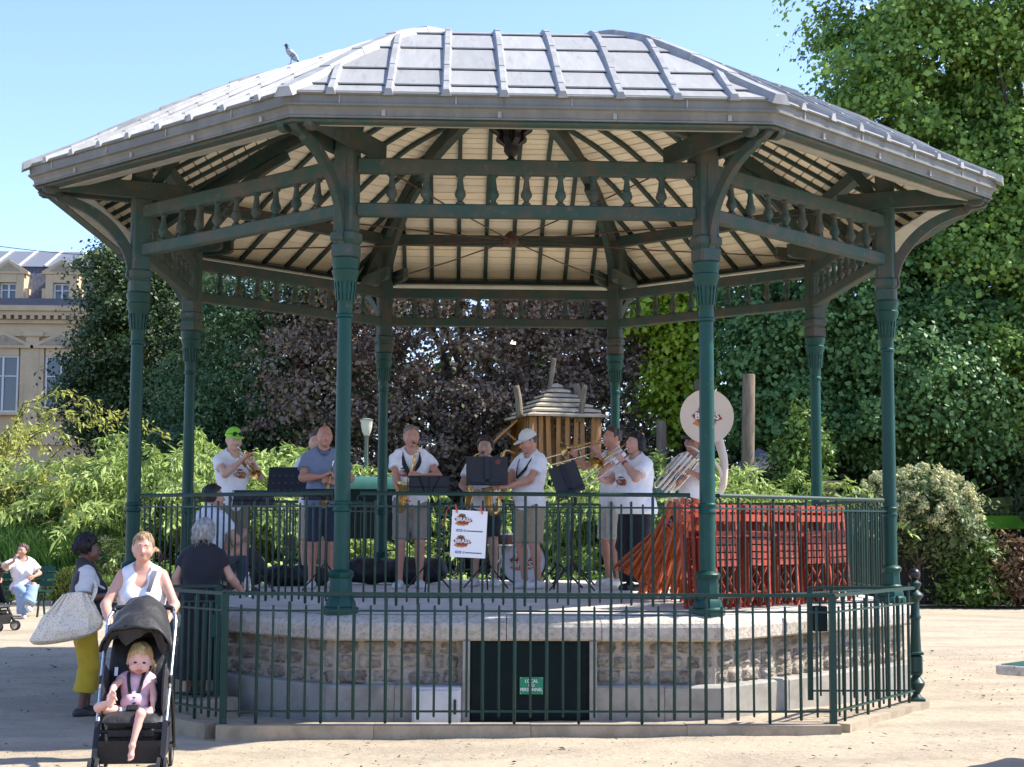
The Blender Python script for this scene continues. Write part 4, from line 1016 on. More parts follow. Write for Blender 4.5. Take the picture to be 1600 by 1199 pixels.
def trombone(info, m, d, label, back=.32, slide=.78, u=(0, 0, 1), side=1):
    t = held(info, 'trombone', label, 'trombone'); f, R = frame3(m, d, u)
    b = MB(); b.tube([f(-.02), f(.0), f(.04)], [.014, .013, .007], 8); b.build('mouthpiece', M['silver'], t, True)
    b = MB(); w = .085 * side
    b.tube(bez([f(.03), f(slide), f(slide + .04, 0, -w * .25), f(slide + .05, 0, -w * .5), f(slide + .04, 0, -w * .75), f(slide, 0, -w), f(.10, 0, -w)], 5), .0068, 8)
    for q in (.12, .30): b.tube([f(q), f(q, 0, -w)], .005, 6)
    b.build('slide', M['silver'], t, True)
    b = MB(); c = .055
    b.tube(bez([f(.10, 0, -w), f(.06, c * .5, -w * 1.0), f(-back * .7, c, -w), f(-back, c, -w * .75), f(-back - .03, c, -w * .2), f(-back, c, w * .3), f(-.05, c, w * .35), f(.15, c, w * .35)], 5), .009, 8)
    b.tube([f(.15, c, w * .35), f(.30, c, w * .35), f(.38, c, w * .35), f(.43, c, w * .35), f(.46, c, w * .35)], [.010, .018, .032, .058, .095], 18, caps=False)
    b.build('bell', M['brass'], t, True); return t
def music_stand(loc, rz, h, label, w=.46, hh=.30, tilt=.35, kind='plate', tz=0.0, papers=None, emblem=False):
    t = thing('music_stand', label, 'music stand', loc, rz, 'music stands of the band')
    b = MB(); b.tube([(0, 0, .12), (0, 0, h - .05)], [.011, .009], 8); b.tube([(0, 0, .28), (0, 0, .33)], .017, 8); b.build('pole', M['blackm'], t)
    for i in range(3):
        a = i * 2 * pi / 3 + .5; b = MB(); b.tube([(0, 0, .30), (.27 * cos(a), .27 * sin(a), .012)], .009, 6); b.build('leg', M['blackm'], t)
    R = rotx(-tilt) @ roty(tz); C = A3(0, .0, h)
    P = lambda x, y, z: C + R @ A3(x, y, z)
    if kind == 'plate':
        b = MB(); b.box(P(0, 0, hh / 2), (w, .006, hh), R); b.box(P(0, .03, .003), (w, .06, .006), R); b.build('desk', M['folder'], t)
        b = MB(); b.box(P(0, -.012, hh / 2), (.045, .012, hh * .98), R); b.box(P(0, -.012, .04), (w * .8, .012, .03), R); b.build('bracket', M['blackm'], t)
        if emblem:
            b = MB(); c = P(.115, -.006, hh * .80); b.lathe([(.024, 0), (.024, .002), (.018, .002), (.018, 0)], 16, c=c, rot=R @ rotx(pi / 2), caps=False); b.box(c, (.008, .003, .022), R); b.build('emblem', M['red_print'], t)
    elif kind == 'dots':
        b = MB(); b.box(P(0, 0, hh / 2), (w, .006, hh), R); b.box(P(0, .03, .003), (w, .06, .006), R); b.build('desk', M['blackm'], t)
        b = MB()
        for i in range(6):
            for j in range(3): b.lathe([(.012, -.001), (.012, .001)], 8, c=P(-w / 2 + .06 + i * (w - .12) / 5, -.004, .06 + j * .085), rot=R @ rotx(pi / 2))
        b.build('desk_holes', M['dim'], t)
    else:
        b = MB(); q = .006
        pts = [(-w / 2, 0), (-w / 2, hh), (0, hh * 1.02), (w / 2, hh), (w / 2, 0), (-w / 2, 0)]
        b.tube([P(x, 0, z) for x, z in pts], q, 5); 
        for x0, z0, x1, z1 in ((-w / 2, hh * .4, w / 2, hh * .4), (-.03, 0, -w * .25, hh), (.03, 0, w * .25, hh), (0, 0, 0, hh)): b.tube([P(x0, 0, z0), P(x1, 0, z1)], q * .8, 5)
        b.build('wire_desk', M['blackm'], t)
        if papers: b = MB(); b.box(P(0, .008, hh * .55), (w * .95, .004, hh * .9), R); b.build('sheet', M[papers], t)
    return t
M['red_print'] = mat('red_print', (.45, .08, .09), .6); M['dim'] = mat('grey_perforation', (.06, .06, .08), .6)

# ================================================================== THE BAND ON THE DECK
def on_deck(px, Y): p = at(px, 900, Y); return (p[0], Y, deck_z(p[0], Y))
WHITE = (.84, .83, .84); WHITE2 = (.78, .77, .79)
LIGHT = (.56, .34, .25); TAN = (.50, .28, .19); RUDDY = (.52, .26, .18)
BAND = 'band members on the deck'
def shirt_logo(info, cx=.02, cz=1.26, s=1.0):
    o = info['J']['top']; sc = info['sc']
    decal(o, blob_mesh(.085 * s * sc, .038 * s * sc, M['maroon'], 3), 0, None, cx * sc, (cz - .012) * sc)
    decal(o, blob_mesh(.06 * s * sc, .03 * s * sc, M['orange'], 5), 0, None, (cx + .01) * sc, (cz - .03) * sc)
    decal(o, 'BRASS', .058 * s * sc, M['logo_w'], cx * sc, (cz - .008) * sc, name='lettering')
    decal(o, blob_mesh(.04 * s * sc, .012 * s * sc, M['khaki'], 8), 0, None, (cx - .01) * sc, (cz + .038) * sc)
def sax_strap(info, dx=0.0, wide=.022):
    up = info['up']; L = []
    P = [up(.0, .085, 1.49), up(-.075, .04, 1.505), up(-.10, -.06, 1.44), up(-.075, -.135, 1.33), up(-.02 + dx, -.17, 1.22)]
    Q = [A3(-p[0] + 2 * 0, p[1], p[2]) for p in P[:-1]] + [P[-1]]
    b = MB()
    for path in (P, Q):
        pp = bez(path, 5)
        for i in range(len(pp) - 1): b.bar(pp[i] * info['sc'], pp[i + 1] * info['sc'], wide, .006, up=nrm((pp[i][0], pp[i][1] * 1.0 - .02, .25 if pp[i][2] > 1.47 else .0)))
    b.build('neck_strap', M['strap'], info['root'])
def cap(info, c, brim=(0, -1), bc=None, low=.035, back=False):
    hd, RH = info['hd'], info['RH']; q = 1
    hc0 = hd(0, .012, 1.675); R = RH
    def post(D, X, Y, Z):
        d = [X - hc0[0], Y - hc0[1], Z - hc0[2]]; z = sum(R.T[2][j] * d[j] for j in range(3)); y = sum(R.T[1][j] * d[j] for j in range(3))
        return np.maximum(D, -(z - low * .0 - .0) + y * .12 - .005)
    crown = nets(*field([ell(hd(0, .014, 1.67), A3(.080, .099, .102), RH)], .0065, off=.012, k=.02, post=post))
    o = info['put']('cap', crown, cloth(c, bump=.1))
    br = nets(*field([ell(hd(0, -.095, 1.678), A3(.070, .085, .010), RH @ rotx(.18))], .006, off=.002))
    info['put']('cap_brim', br, cloth(bc or c, bump=.1), o)
    return o
def watch(info, nm, c='strap'):
    sh, el, w = info['J'][nm]; u = nrm(w - el); p = w - u * .02; sc = info['sc']
    b = MB(); b.tube([(p - u * .012) * sc, (p + u * .012) * sc], .034 * sc, 14); b.build('wrist_band', M[c], info['root'], 'auto')

# seated listener in a pale shirt, back to the camera
p = person('dark haired person in a pale striped shirt sitting with back turned behind the railing', on_deck(322, -1.1), radians(140), 1.70, skin=TAN, hipdrop=.62, lean=.12, head=(-.55, .0, 0),
    hair=dict(k='short', c=(.012, .010, .009), off=.02, low=.075), tops=[dict(k='shirt', c=(.62, .66, .76), hem=.88, sleeve=.6)], bottoms=[dict(k='trousers', c=(.05, .06, .09), len=1.9)],
    legs=dict(l=dict(a=(-.14, -.38, .085)), r=dict(a=(.14, -.40, .085))), arms=dict(l=dict(w=(-.16, -.36, .62)), r=dict(w=(.16, -.36, .62))), shoes='black')
_l = p['root'].location
t = thing('stool', 'low black round stool under the seated person in the pale shirt', 'stool', (_l[0], _l[1], _l[2]))
b = MB(); b.lathe([(.14, .20), (.16, .205), (.16, .235), (.14, .245)], 16); b.build('seat', M['black'], t, 'auto')
for i in range(3): a = i * 2.094; b = MB(); b.tube([(.05 * cos(a), .05 * sin(a), .205), (.2 * cos(a), .2 * sin(a), 0.0)], .011, 6); b.build('leg', M['blackm'], t)

# trumpeter with lime cap
p1 = person('trumpeter in a white printed T-shirt and lime cap with sunglasses on it', on_deck(360, -.25), radians(36), 1.71, skin=LIGHT, head=(-.10, .12, 0), group=BAND,
    tops=[dict(k='tshirt', c=WHITE, neck='v', sleeve=.5)], bottoms=[dict(k='shorts', c=(.22, .19, .14), len=.98)], shoes='white',
    arms=dict(l=dict(w=(-.03, -.29, 1.42), pole=(-.9, .1, -1), d=(.75, -.3, .55), n=(.35, -.5, -.7), curl=.75), r=dict(w=(.07, -.34, 1.36), pole=(.8, 0, -1), d=(-.65, -.55, .45), n=(-.4, .2, -.6), curl=.9)))
cp_ = cap(p1, (.28, .62, .03))
hd, sc = p1['hd'], p1['sc']
b = MB()
for s in (-1, 1):
    b.tube([hd(s * .012, -.103, 1.715) * sc, hd(s * .06, -.092, 1.713) * sc], [.001, .001], 6)
    c = hd(s * .036, -.104, 1.712) * sc; b.lathe([(.001, -.003), (.024, -.003), (.026, 0), (.024, .003), (.001, .003)], 12, c=c, rot=p1['RH'] @ rotx(pi / 2 + .15))
    b.tube([hd(s * .06, -.088, 1.716) * sc, hd(s * .092, .0, 1.705) * sc], .0035, 5)
b.tube([hd(-.012, -.105, 1.716) * sc, hd(.012, -.105, 1.716) * sc], .004, 5)
b.build('sunglasses', M['sunglass'] if 'sunglass' in M else mat('dark_lens', (.01, .05, .03), .15), cp_, 'auto')
shirt_logo(p1, .03, 1.27)
trumpet(p1, hd(0, -.115, 1.585), (.06, -.78, -.58), 'brass trumpet raised by the player in the lime cap')
music_stand(on_deck(392, -.95), 0.0, .88, 'folding wire music stand with dark sheet in front of the lime capped trumpeter', w=.44, hh=.22, tilt=.7, kind='wire', papers='folder')
# trumpeter in blue polo, and the player half hidden behind him
p2 = person('bald trumpeter in a blue grey polo shirt holding his trumpet at rest', on_deck(503, .10), radians(8), 1.76, skin=RUDDY, fat=.22, head=(.12, .06, .06), group=BAND,
    tops=[dict(k='polo_shirt', c=(.19, .235, .34), neck='v', sleeve=.62, collar=(.13, .15, .22))], bottoms=[dict(k='shorts', c=(.022, .035, .065), len=.98)], shoes='white',
    arms=dict(l=dict(w=(-.02, -.27, 1.20), pole=(-1, .25, -.6), d=(.9, -.2, .35), n=(0, -.2, -.9), curl=1.0), r=dict(w=(.10, -.25, 1.13), pole=(1, .3, -.5), d=(-.8, -.4, .35), n=(-.2, .5, -.4), curl=.9)))
trumpet(p2, A3(.09, -.24, 1.38), (-.17, -.20, -.95), 'brass trumpet held upright by the bald man in the blue polo', u=(0, -1, 0))
music_stand(on_deck(447, .55), -.15, 1.02, 'black perforated music stand left of the man in the blue polo', w=.48, hh=.33, tilt=.28, kind='dots')
music_stand(on_deck(508, -.75), .1, .95, 'folding wire music stand before the man in the blue polo', w=.5, hh=.2, tilt=1.0, kind='wire', papers='folder')
person('bandsman in a white T-shirt and beige shorts mostly hidden behind the blue polo', on_deck(491, 1.1), radians(-10), 1.75, skin=LIGHT, head=(.1, .05, 0), group=BAND, hair=dict(k='short', c=(.08, .05, .03), off=.01),
    tops=[dict(k='tshirt', c=WHITE2, sleeve=.5)], bottoms=[dict(k='shorts', c=(.42, .37, .28), len=.95)], arms=dict(l=dict(w=(-.1, -.3, 1.2)), r=dict(w=(.1, -.3, 1.2))))
# saxophonist with harness straps
p3 = person('grey haired saxophonist in a white V neck T-shirt with black shoulder straps', on_deck(640, -.1), radians(4), 1.74, skin=RUDDY, head=(.10, .10, .02), group=BAND, hair=dict(k='short', c=(.17, .13, .10), off=.008, low=.03),
    tops=[dict(k='tshirt', c=WHITE, neck='v', sleeve=.52)], bottoms=[dict(k='shorts', c=(.27, .235, .19), len=.92)], shoes='white',
    arms=dict(l=dict(w=(-.10, -.26, .93), pole=(-1, .35, -.3), d=(.5, -.2, -.75), n=(.7, .3, .2), curl=.7), r=dict(w=(.10, -.30, 1.20), pole=(1, .2, -.5), d=(-.9, -.25, .25), n=(-.2, .5, -.5), curl=.8)))
shirt_logo(p3, -.07, 1.25)
sax(p3, [p3['hd'](0, -.112, 1.583), p3['hd'](.02, -.20, 1.575), (.045, -.25, 1.53), (.035, -.27, 1.44), (-.02, -.28, 1.20), (-.075, -.285, .96), (-.10, -.30, .87), (-.115, -.355, .84), (-.12, -.41, .88), (-.115, -.43, 1.0), (-.10, -.46, 1.12)], 'gold tenor saxophone of the man with black shoulder straps', 1.05, .072)
sax_strap(p3, -.0, .05)
music_stand(on_deck(668, -.85), -.05, 1.0, 'folding wire music stand with grey sheet before the strapped saxophonist', w=.44, hh=.22, tilt=.55, kind='wire', papers='folder')
# young saxophonist behind the grey desk
p4 = person('dark haired saxophonist in white T-shirt and dark shorts behind a grey music desk', on_deck(757, .35), radians(-6), 1.64, skin=(.42, .25, .18), head=(-.10, .12, 0), group=BAND, hair=dict(k='short', c=(.02, .014, .012), off=.022, low=.06, amp=.006),
    tops=[dict(k='tshirt', c=WHITE2, neck='crew', sleeve=.6)], bottoms=[dict(k='shorts', c=(.015, .018, .03), len=.80)], shoes='white',
    arms=dict(l=dict(w=(-.13, -.28, 1.06), pole=(-1, .3, -.5), d=(.3, -.5, .2), n=(.7, .2, -.2), curl=.9), r=dict(w=(.0, -.30, 1.08), pole=(1, .3, -.4), d=(-.95, -.1, .05), n=(-.2, .5, -.5), curl=.8)))
sax(p4, [p4['hd'](0, -.11, 1.583), p4['hd'](-.035, -.19, 1.575), (-.10, -.24, 1.53), (-.13, -.26, 1.44), (-.15, -.28, 1.22), (-.165, -.285, 1.02), (-.17, -.30, .95), (-.17, -.35, .92), (-.165, -.40, .96), (-.15, -.42, 1.03), (-.14, -.44, 1.10)], 'gold alto saxophone of the player behind the grey music desk')
sax_strap(p4, -.08)
watch(p4, 'l')
music_stand(on_deck(760, -.55), 0.05, 1.10, 'dark grey music desk with a small red emblem in the middle of the band', w=.44, hh=.30, tilt=.15, kind='plate', emblem=True)
# saxophonist in white cap, in profile
p5 = person('saxophonist in white baseball cap and beige cargo shorts turned to the left', on_deck(828, -.25), radians(-50), 1.68, skin=RUDDY, fat=.25, head=(-.25, .38, 0), group=BAND, hair=dict(k='short', c=(.05, .035, .03), off=.006),
    tops=[dict(k='tshirt', c=WHITE, neck='crew', sleeve=.62)], bottoms=[dict(k='shorts', c=(.34, .265, .17), len=.98, w=1.1)], shoes='white', footrot=(-.1, .1),
    arms=dict(l=dict(w=(-.10, -.36, 1.02), pole=(-1, .2, -.5), d=(.5, -.6, .0), n=(.6, .2, -.2), curl=.9), r=dict(w=(.05, -.37, 1.12), pole=(1, .5, -.7), d=(-.7, -.6, .1), n=(-.5, .3, -.4), curl=.8)))
cap(p5, (.60, .60, .57))
sax(p5, [p5['hd'](0, -.112, 1.583), p5['hd'](-.01, -.20, 1.575), (-.02, -.36, 1.52), (-.03, -.40, 1.42), (-.05, -.415, 1.18), (-.06, -.42, .95), (-.06, -.435, .86), (-.065, -.49, .83), (-.07, -.54, .87), (-.07, -.56, .99), (-.065, -.58, 1.10)], 'gold tenor saxophone of the man in the white cap', 1.05, .07)
sax_strap(p5, -.02, .03)
# trombonists
p6 = person('trombonist in white shirt and pale shorts behind the woman with black hair', on_deck(957, .75), radians(-68), 1.80, skin=RUDDY, head=(.05, .0, 0), group=BAND, hair=dict(k='short', c=(.05, .035, .028), off=.008),
    tops=[dict(k='tshirt', c=WHITE2, neck='v', sleeve=.5)], bottoms=[dict(k='shorts', c=(.50, .46, .39), len=.95)], shoes='white', footrot=(-.1, .1),
    arms=dict(l=dict(w=(-.06, -.42, 1.44), pole=(-.8, 0, -1), d=(.3, -.7, .5), n=(.8, 0, -.1), curl=.9), r=dict(w=(.05, -.20, 1.46), pole=(.8, 0, -1), d=(-.2, -.5, .8), n=(-.8, 0, -.1), curl=.9)))
trombone(p6, p6['hd'](0, -.115, 1.585), (-.05, -.95, -.26), 'brass trombone of the man behind, its slide reaching over the black folder', back=.2)
watch(p6, 'l')
p7 = person('woman trombonist with short black hair, white printed T-shirt and black trousers', on_deck(993, -.30), radians(-48), 1.67, skin=(.56, .31, .24), female=True, fat=.62, head=(-.2, .02, 0), group=BAND, hair=dict(k='bob', c=(.006, .005, .007), off=.022, amp=.003, low=.10),
    tops=[dict(k='tshirt', c=WHITE, neck='crew', sleeve=.72, hem=.85, off=.03, flare=.03)], bottoms=[dict(k='trousers', c=(.008, .008, .012), len=1.95, w=1.35, r=.075)], shoes='black', footrot=(-.1, .1),
    arms=dict(l=dict(w=(-.12, -.42, 1.22), pole=(-.8, .1, -1), d=(.2, -.6, .6), n=(.8, .1, 0), curl=.95), r=dict(w=(.02, -.22, 1.43), pole=(1, .2, -1), d=(-.4, -.4, .6), n=(-.7, 0, -.1), curl=.95)))
shirt_logo(p7, -.02, 1.22)
trombone(p7, p7['hd'](0, -.115, 1.585), (-.03, -.88, -.47), 'brass trombone of the woman with black hair, slide pointing down left', back=.34, slide=.80)
watch(p7, 'r', 'maroon')
music_stand(on_deck(893, -.9), -.1, 1.02, 'tilted black music stand with a printed folder left of the trombonists', w=.30, hh=.32, tilt=.25, kind='plate', tz=-.35)
# sousaphone player
p8 = person('sousaphone player in white T-shirt and dark cap behind the front right column', on_deck(1083, .1), radians(-24), 1.74, skin=(.36, .18, .13), head=(-.25, .05, .12), group=BAND, hair=dict(k='short', c=(.03, .02, .018), off=.008),
    tops=[dict(k='tshirt', c=WHITE2, neck='crew', sleeve=.55)], bottoms=[dict(k='shorts', c=(.03, .03, .045), len=.95)], shoes='white',
    arms=dict(l=dict(w=(-.07, -.30, 1.16), pole=(-1, .2, -.6), d=(.3, -.5, .5), n=(.6, .2, -.3), curl=.9), r=dict(w=(.02, -.27, 1.30), pole=(1, .3, -.8), d=(-.7, -.3, .3), n=(-.2, .5, -.5), curl=.9)))
cap(p8, (.012, .012, .016))
t = held(p8, 'sousaphone', 'sousaphone with a wide cream bell and silver valves rising behind the front right column', 'sousaphone')
b = MB(); b.tube(bez([p8['hd'](0, -.115, 1.585), (.05, -.19, 1.56), (.13, -.13, 1.50), (.24, .02, 1.42), (.30, .12, 1.25), (.22, .20, 1.02), (.0, .22, .86), (-.22, .10, .84), (-.26, -.12, .92), (-.14, -.22, 1.02)], 5), np.linspace(.009, .035, 46), 10)
b.tube(bez([(.24, .18, 1.02), (.31, .14, 1.15), (.32, .15, 1.40), (.27, .17, 1.60), (.21, .17, 1.76), (.17, .10, 1.87), (.16, -.02, 1.90)], 5), np.linspace(.03, .075, 31), 14); b.build('tubing', M['cream'], t, True)
b = MB()
R_ = rotz(radians(24 + 2)) @ rotx(pi / 2 + .02)
b.lathe([(.075, -.12), (.09, -.03), (.13, .05), (.20, .085), (.285, .10), (.300, .103), (.300, .11), (.28, .108), (.0, .106)], 36, c=(.15, -.02, 1.905), rot=R_, caps=False); bell = b.build('bell', M['cream'], t, 'auto')
b = MB(); d_ = nrm((-.62, -.20, -.75)); o_ = A3(.07, -.30, 1.47); fr_, _ = frame3(o_, d_, (-.6, -.6, .4))
for c_ in (-.055, 0, .055): b.tube([fr_(0, 0, c_), fr_(.5, 0, c_)], .017, 10)
for c_ in (.10,): b.tube(bez([fr_(.08, .02, c_), fr_(.45, .02, c_), fr_(.52, .02, c_ - .03), fr_(.45, .02, c_ - .06), fr_(.1, .02, c_ - .06)], 4), .011, 8)
b.tube(bez([fr_(.0, .03, -.09), fr_(.36, .03, -.09), fr_(.44, .03, -.11), fr_(.36, .03, -.14), fr_(.05, .03, -.14), fr_(-.02, .03, -.115), fr_(.0, .03, -.09)], 4), .022, 10)
b.build('valves', M['silver'], t, 'auto')
def flat_logo(parent, M4, s=1.0, words=('BRASS',)):
    for w, h, m, x, z, sd_ in ((.125, .050, 'maroon', .0, -.004, 4), (.085, .03, 'orange', -.02, -.05, 6), (.05, .02, 'khaki', -.02, .055, 9)):
        me = blob_mesh(w * s, h * s, M[m], sd_); me.transform(Matrix.Translation((x * s, .002 * (m == 'orange'), z * s))); me.transform(M4); inst('logo', me, parent)
    me = face_cam(text_mesh('\n'.join(words), .066 * s, M['logo_w'], bold=.002 * s)); me.transform(Matrix.Translation((0, -.003, 0))); me.transform(M4); inst('lettering', me, parent)
R4 = Matrix.Translation(A3(.15, -.02, 1.905) + R_ @ A3(0, 0, .112)) @ Matrix([list(r_) + [0] for r_ in (R_ @ rotx(-pi / 2)).tolist()] + [[0, 0, 0, 1]])
flat_logo(bell, R4, 1.5)

# drum kit, bags, stands
M['drum_red'] = mat('dark_red_drum_shell', (.11, .02, .016), .3)
M['drumhead'] = mat('white_drumhead', (.66, .66, .68), .5)
bd = on_deck(817, .95); 
t = thing('bass_drum', 'bass drum with printed white head behind the man in the white cap', 'drum', (bd[0], bd[1], bd[2] + .27), radians(-3))
R = rotx(pi / 2)
b = MB(); b.lathe([(.25, -.18), (.255, -.16), (.255, .16), (.25, .18)], 36, rot=R, caps=False); b.build('shell', M['drum_red'], t, True)
for q in (-.19, .19): b = MB(); b.lathe([(.255, q - .02), (.27, q - .018), (.27, q + .018), (.255, q + .02), (.25, q)], 36, rot=R, caps=False); b.build('hoop', M['blackm'], t, 'auto')
b = MB(); b.lathe([(.252, .195), (.20, .199), (.0, .2)], 36, rot=R, caps=False); hd_ = b.build('drumhead', M['drumhead'], t, True)
flat_logo(hd_, Matrix.Translation((.015, -.206, .01)), 1.5, ('HIER', 'BRASS'))
for s in (-1, 1): b = MB(); b.tube([(s * .2, -.1, -.12), (s * .34, -.22, -.27)], .009, 6); b.build('spur', M['steel'], t)
sn = on_deck(782, .75); t = thing('snare_drum', 'small red drum on a stand between two saxophonists', 'drum', sn)
b = MB(); b.lathe([(.16, .44), (.165, .45), (.165, .57), (.16, .58), (.0, .575)], 24, caps=False); b.build('shell', M['drum_red'], t, 'auto')
for z in (.45, .575): b = MB(); b.lathe([(.165, z - .01), (.173, z - .01), (.173, z + .01), (.165, z + .01)], 24, caps=False); b.build('hoop', M['steel'], t, 'auto')
for i in range(3): a = i * 2.09 + .4; b = MB(); b.tube([(0, 0, .30), (.24 * cos(a), .24 * sin(a), .0)], .009, 6); b.build('leg', M['steel'], t)
b = MB(); b.tube([(0, 0, .2), (0, 0, .44)], .012, 8); b.build('pole', M['steel'], t)
def mic_stand(px, Y, h, label, extra):
    t = thing('stand', label, 'stand', on_deck(px, Y), 0, 'black stands among the band')
    b = MB(); b.tube([(0, 0, .1), (0, 0, h)], .013, 8); b.tube([(0, 0, h * .55), (0, 0, h * .62)], .022, 8); b.build('pole', M['blackm'], t)
    for i in range(3): a = i * 2.094 + .3; b = MB(); b.tube([(0, 0, .28), (.28 * cos(a), .28 * sin(a), .012)], .011, 6); b.build('leg', M['blackm'], t)
    b = MB(); b.tube([(0, 0, h * .8), extra], .009, 6); b.tube([A3(*extra) - (0, 0, .05), A3(*extra) + (0, 0, .05)], .02, 8); b.build('boom', M['blackm'], t)
mic_stand(872, -.35, 1.15, 'tall black stand with clamps beside the man in the white cap', (.10, .1, 1.0))
mic_stand(893, .6, 1.0, 'slim black tripod stand next to the tilted folder stand', (.04, 0, .95))
b = MB()
def bag(px, Y, L, w, h, label, rz, lumps=5, cat='bag', name='gear_bag'):
    p = on_deck(px, Y); P = []
    for i in range(lumps):
        q = (i + .5) / lumps - .5; P.append(rc((q * L - .05, rng.normal(0, .03), h * .45), (q * L + .05, rng.normal(0, .03), h * .45 * rng.uniform(.85, 1.1)), h * .42 * rng.uniform(.85, 1.12), fy=w / h))
    def post(D, X, Y_, Z): return np.maximum(D + .012 * wob(X, Y_, Z, 14, L), -Z + .0)
    V, F = nets(*field(P, .016, k=.08, post=post)); t = thing(name, label, cat, p, rz, 'black bags on the deck')
    inst('bag_body', raw_mesh('bag_body', V, F, M['bagcloth']), t)
    b = MB(); b.tube(bez([(-.16 * L, -w * .2, h * .8), (-.08 * L, -w * .3, h * 1.12), (.08 * L, -w * .3, h * 1.12), (.16 * L, -w * .2, h * .8)], 5), .011, 6); b.build('handle', M['strap'], t)
M['bagcloth'] = mat('black_bag_cloth', (.012, .012, .017), .55, bump=.5, bscale=12, bdist=.03)
bag(612, 1.2, 1.05, .38, .34, 'long black instrument bag lying behind the strapped saxophonist', .1, 7)
bag(462, .9, .62, .34, .26, 'small black bag on the deck behind the blue polo trumpeter', -.2)
bag(372, .55, .30, .26, .52, 'upright dark bag behind the lime capped trumpeter', .3, 2)
t = thing('water_bottle', 'clear plastic water bottle standing on the deck by the left railing', 'bottle', on_deck(387, -1.6))
gl = mat('clear_plastic', (.8, .85, .86), .08); gl.node_tree.nodes['Principled BSDF'].inputs['Transmission Weight'].default_value = .85
b = MB(); b.lathe([(.03, 0), (.034, .01), (.033, .06), (.034, .12), (.034, .17), (.014, .21), (.013, .225)], 14); b.build('bottle_body', gl, t, 'auto')
b = MB(); b.lathe([(.015, .222), (.015, .242), (.012, .245)], 12); b.build('cap', M['white'], t)

# poster clipped to the railing
c0, c1, c2, c3 = [at(x, y, -AP - .035) for x, y in ((707, 796.5), (762, 799.5), (756, 874), (702, 870))]
ex = (c1 - c0); ey = (c0 - c3); W_, H_ = np.linalg.norm(ex), np.linalg.norm(ey); ex /= W_; ey /= H_; ez = np.cross(ex, ey)
t = thing('poster', 'white printed poster clipped to the front railing with red pegs', 'poster')
t.matrix_world = Matrix(((*[ex[0], -ez[0] * -1, ey[0]], c0[0]), (*[ex[1], ez[1], ey[1]], c0[1]), (*[ex[2], ez[2], ey[2]], c0[2]), (0, 0, 0, 1))) if False else Matrix.Translation(c0)
tilt = atan2(ex[2], ex[0]); t.rotation_euler = (0, -tilt, 0)
b = MB(); b.box((W_ / 2, 0, -H_ / 2), (W_, .003, H_)); b.build('sheet', M['white'], t)
M['blue'] = mat('printed_blue', (.03, .16, .36), .6); M['ink'] = mat('printed_ink', (.03, .04, .12), .6)
sheet = t.children[0]
for k in range(2):
    z0 = -H_ * (.20 + .46 * k)
    flat_logo(sheet, Matrix.Translation((W_ * .33, -.004, z0)), .68)
    b = MB(); b.box((W_ * .23, -.003, z0 - .092), (W_ * .17, .002, .020)); b.build('label_bar', M['blue'], sheet)
    b = MB(); b.box((W_ * .23, -.0045, z0 - .092), (W_ * .12, .001, .006)); b.build('label_mark', M['logo_w'], sheet)
    me = face_cam(text_mesh('@', .024, M['ink'])); me.transform(Matrix.Translation((W_ * .38, -.004, z0 - .092))); inst('lettering', me, sheet)
    b = MB(); b.box((W_ * .66, -.003, z0 - .094), (W_ * .46, .002, .008)); b.build('print_line', M['ink'], sheet)
M['peg'] = mat('red_peg', (.55, .06, .03), .5)
for x in (.035, W_ - .05): b = MB(); b.bar((x - .012, -.008, .045), (x + .006, -.008, -.025), .012, .012); b.build('peg', M['peg'], t)
b = MB(); b.tube(bez([(-.02, -.01, .03), (-.05, -.02, -.02), (-.055, -.015, -.10), (-.075, -.01, -.15)], 4), .003, 5); b.build('ribbon', M['peg'], t)

# ================================================================== FOLDED CHAIRS
M['chair'] = mat('red_orange_painted_wood', (.58, .12, .02), .5, col2=(.46, .085, .017), scale=9, vary=.25, col3=(.34, .13, .09), scale3=22, lo3=.6, hi3=.75)
M['chair_red'] = mat('dull_red_painted_wood', (.34, .050, .024), .55, col2=(.26, .036, .018), scale=9, vary=.3, col3=(.40, .20, .16), scale3=16, lo3=.58, hi3=.72)
def make_chair(mt):
    t = thing('folding_chair', 'x', 'chair')
    for s in (-1, 1):
        b = MB(); b.bar((s * .20, 0, .0), (s * .20, 0, .92), .026, .034); b.build('leg', mt, t)
        b = MB(); b.bar((s * .165, -.035, .02), (s * .165, -.02, .62), .024, .030); b.build('leg', mt, t)
    sl = MB(); sl.box((0, 0, 0), (.40, .012, .06)); ms = sl.mesh('slat', mt, fix=True)
    for i, z in enumerate((.885, .80)): inst('slat', ms, t, (0, -.018, z))
    s2 = MB(); s2.box((0, 0, 0), (.335, .014, .052)); m2 = s2.mesh('slat', mt, fix=True)
    for i in range(5): inst('slat', m2, t, (0, -.045, .40 + i * .064))
    b = MB(); b.tube([(-.2, .0, .14), (.2, 0, .14)], .009, 6); b.build('stretcher', mt, t)
    b = MB(); b.bar((-.165, -.05, .05), (.1, -.045, .36), .022, .012); b.bar((.165, -.055, .05), (-.1, -.05, .36), .022, .012); b.build('brace', mt, t)
    return t
ORD = 'first second third fourth fifth sixth seventh eighth ninth'.split()
ch0 = None; protos = {}
def chair(loc, rot, label, mt='chair'):
    if mt not in protos: o = protos[mt] = make_chair(M[mt])
    else: o = copy_tree(protos[mt])
    o.location = loc; o.rotation_euler = rot; o['label'] = label; o['group'] = 'stacked red folding chairs'; return o
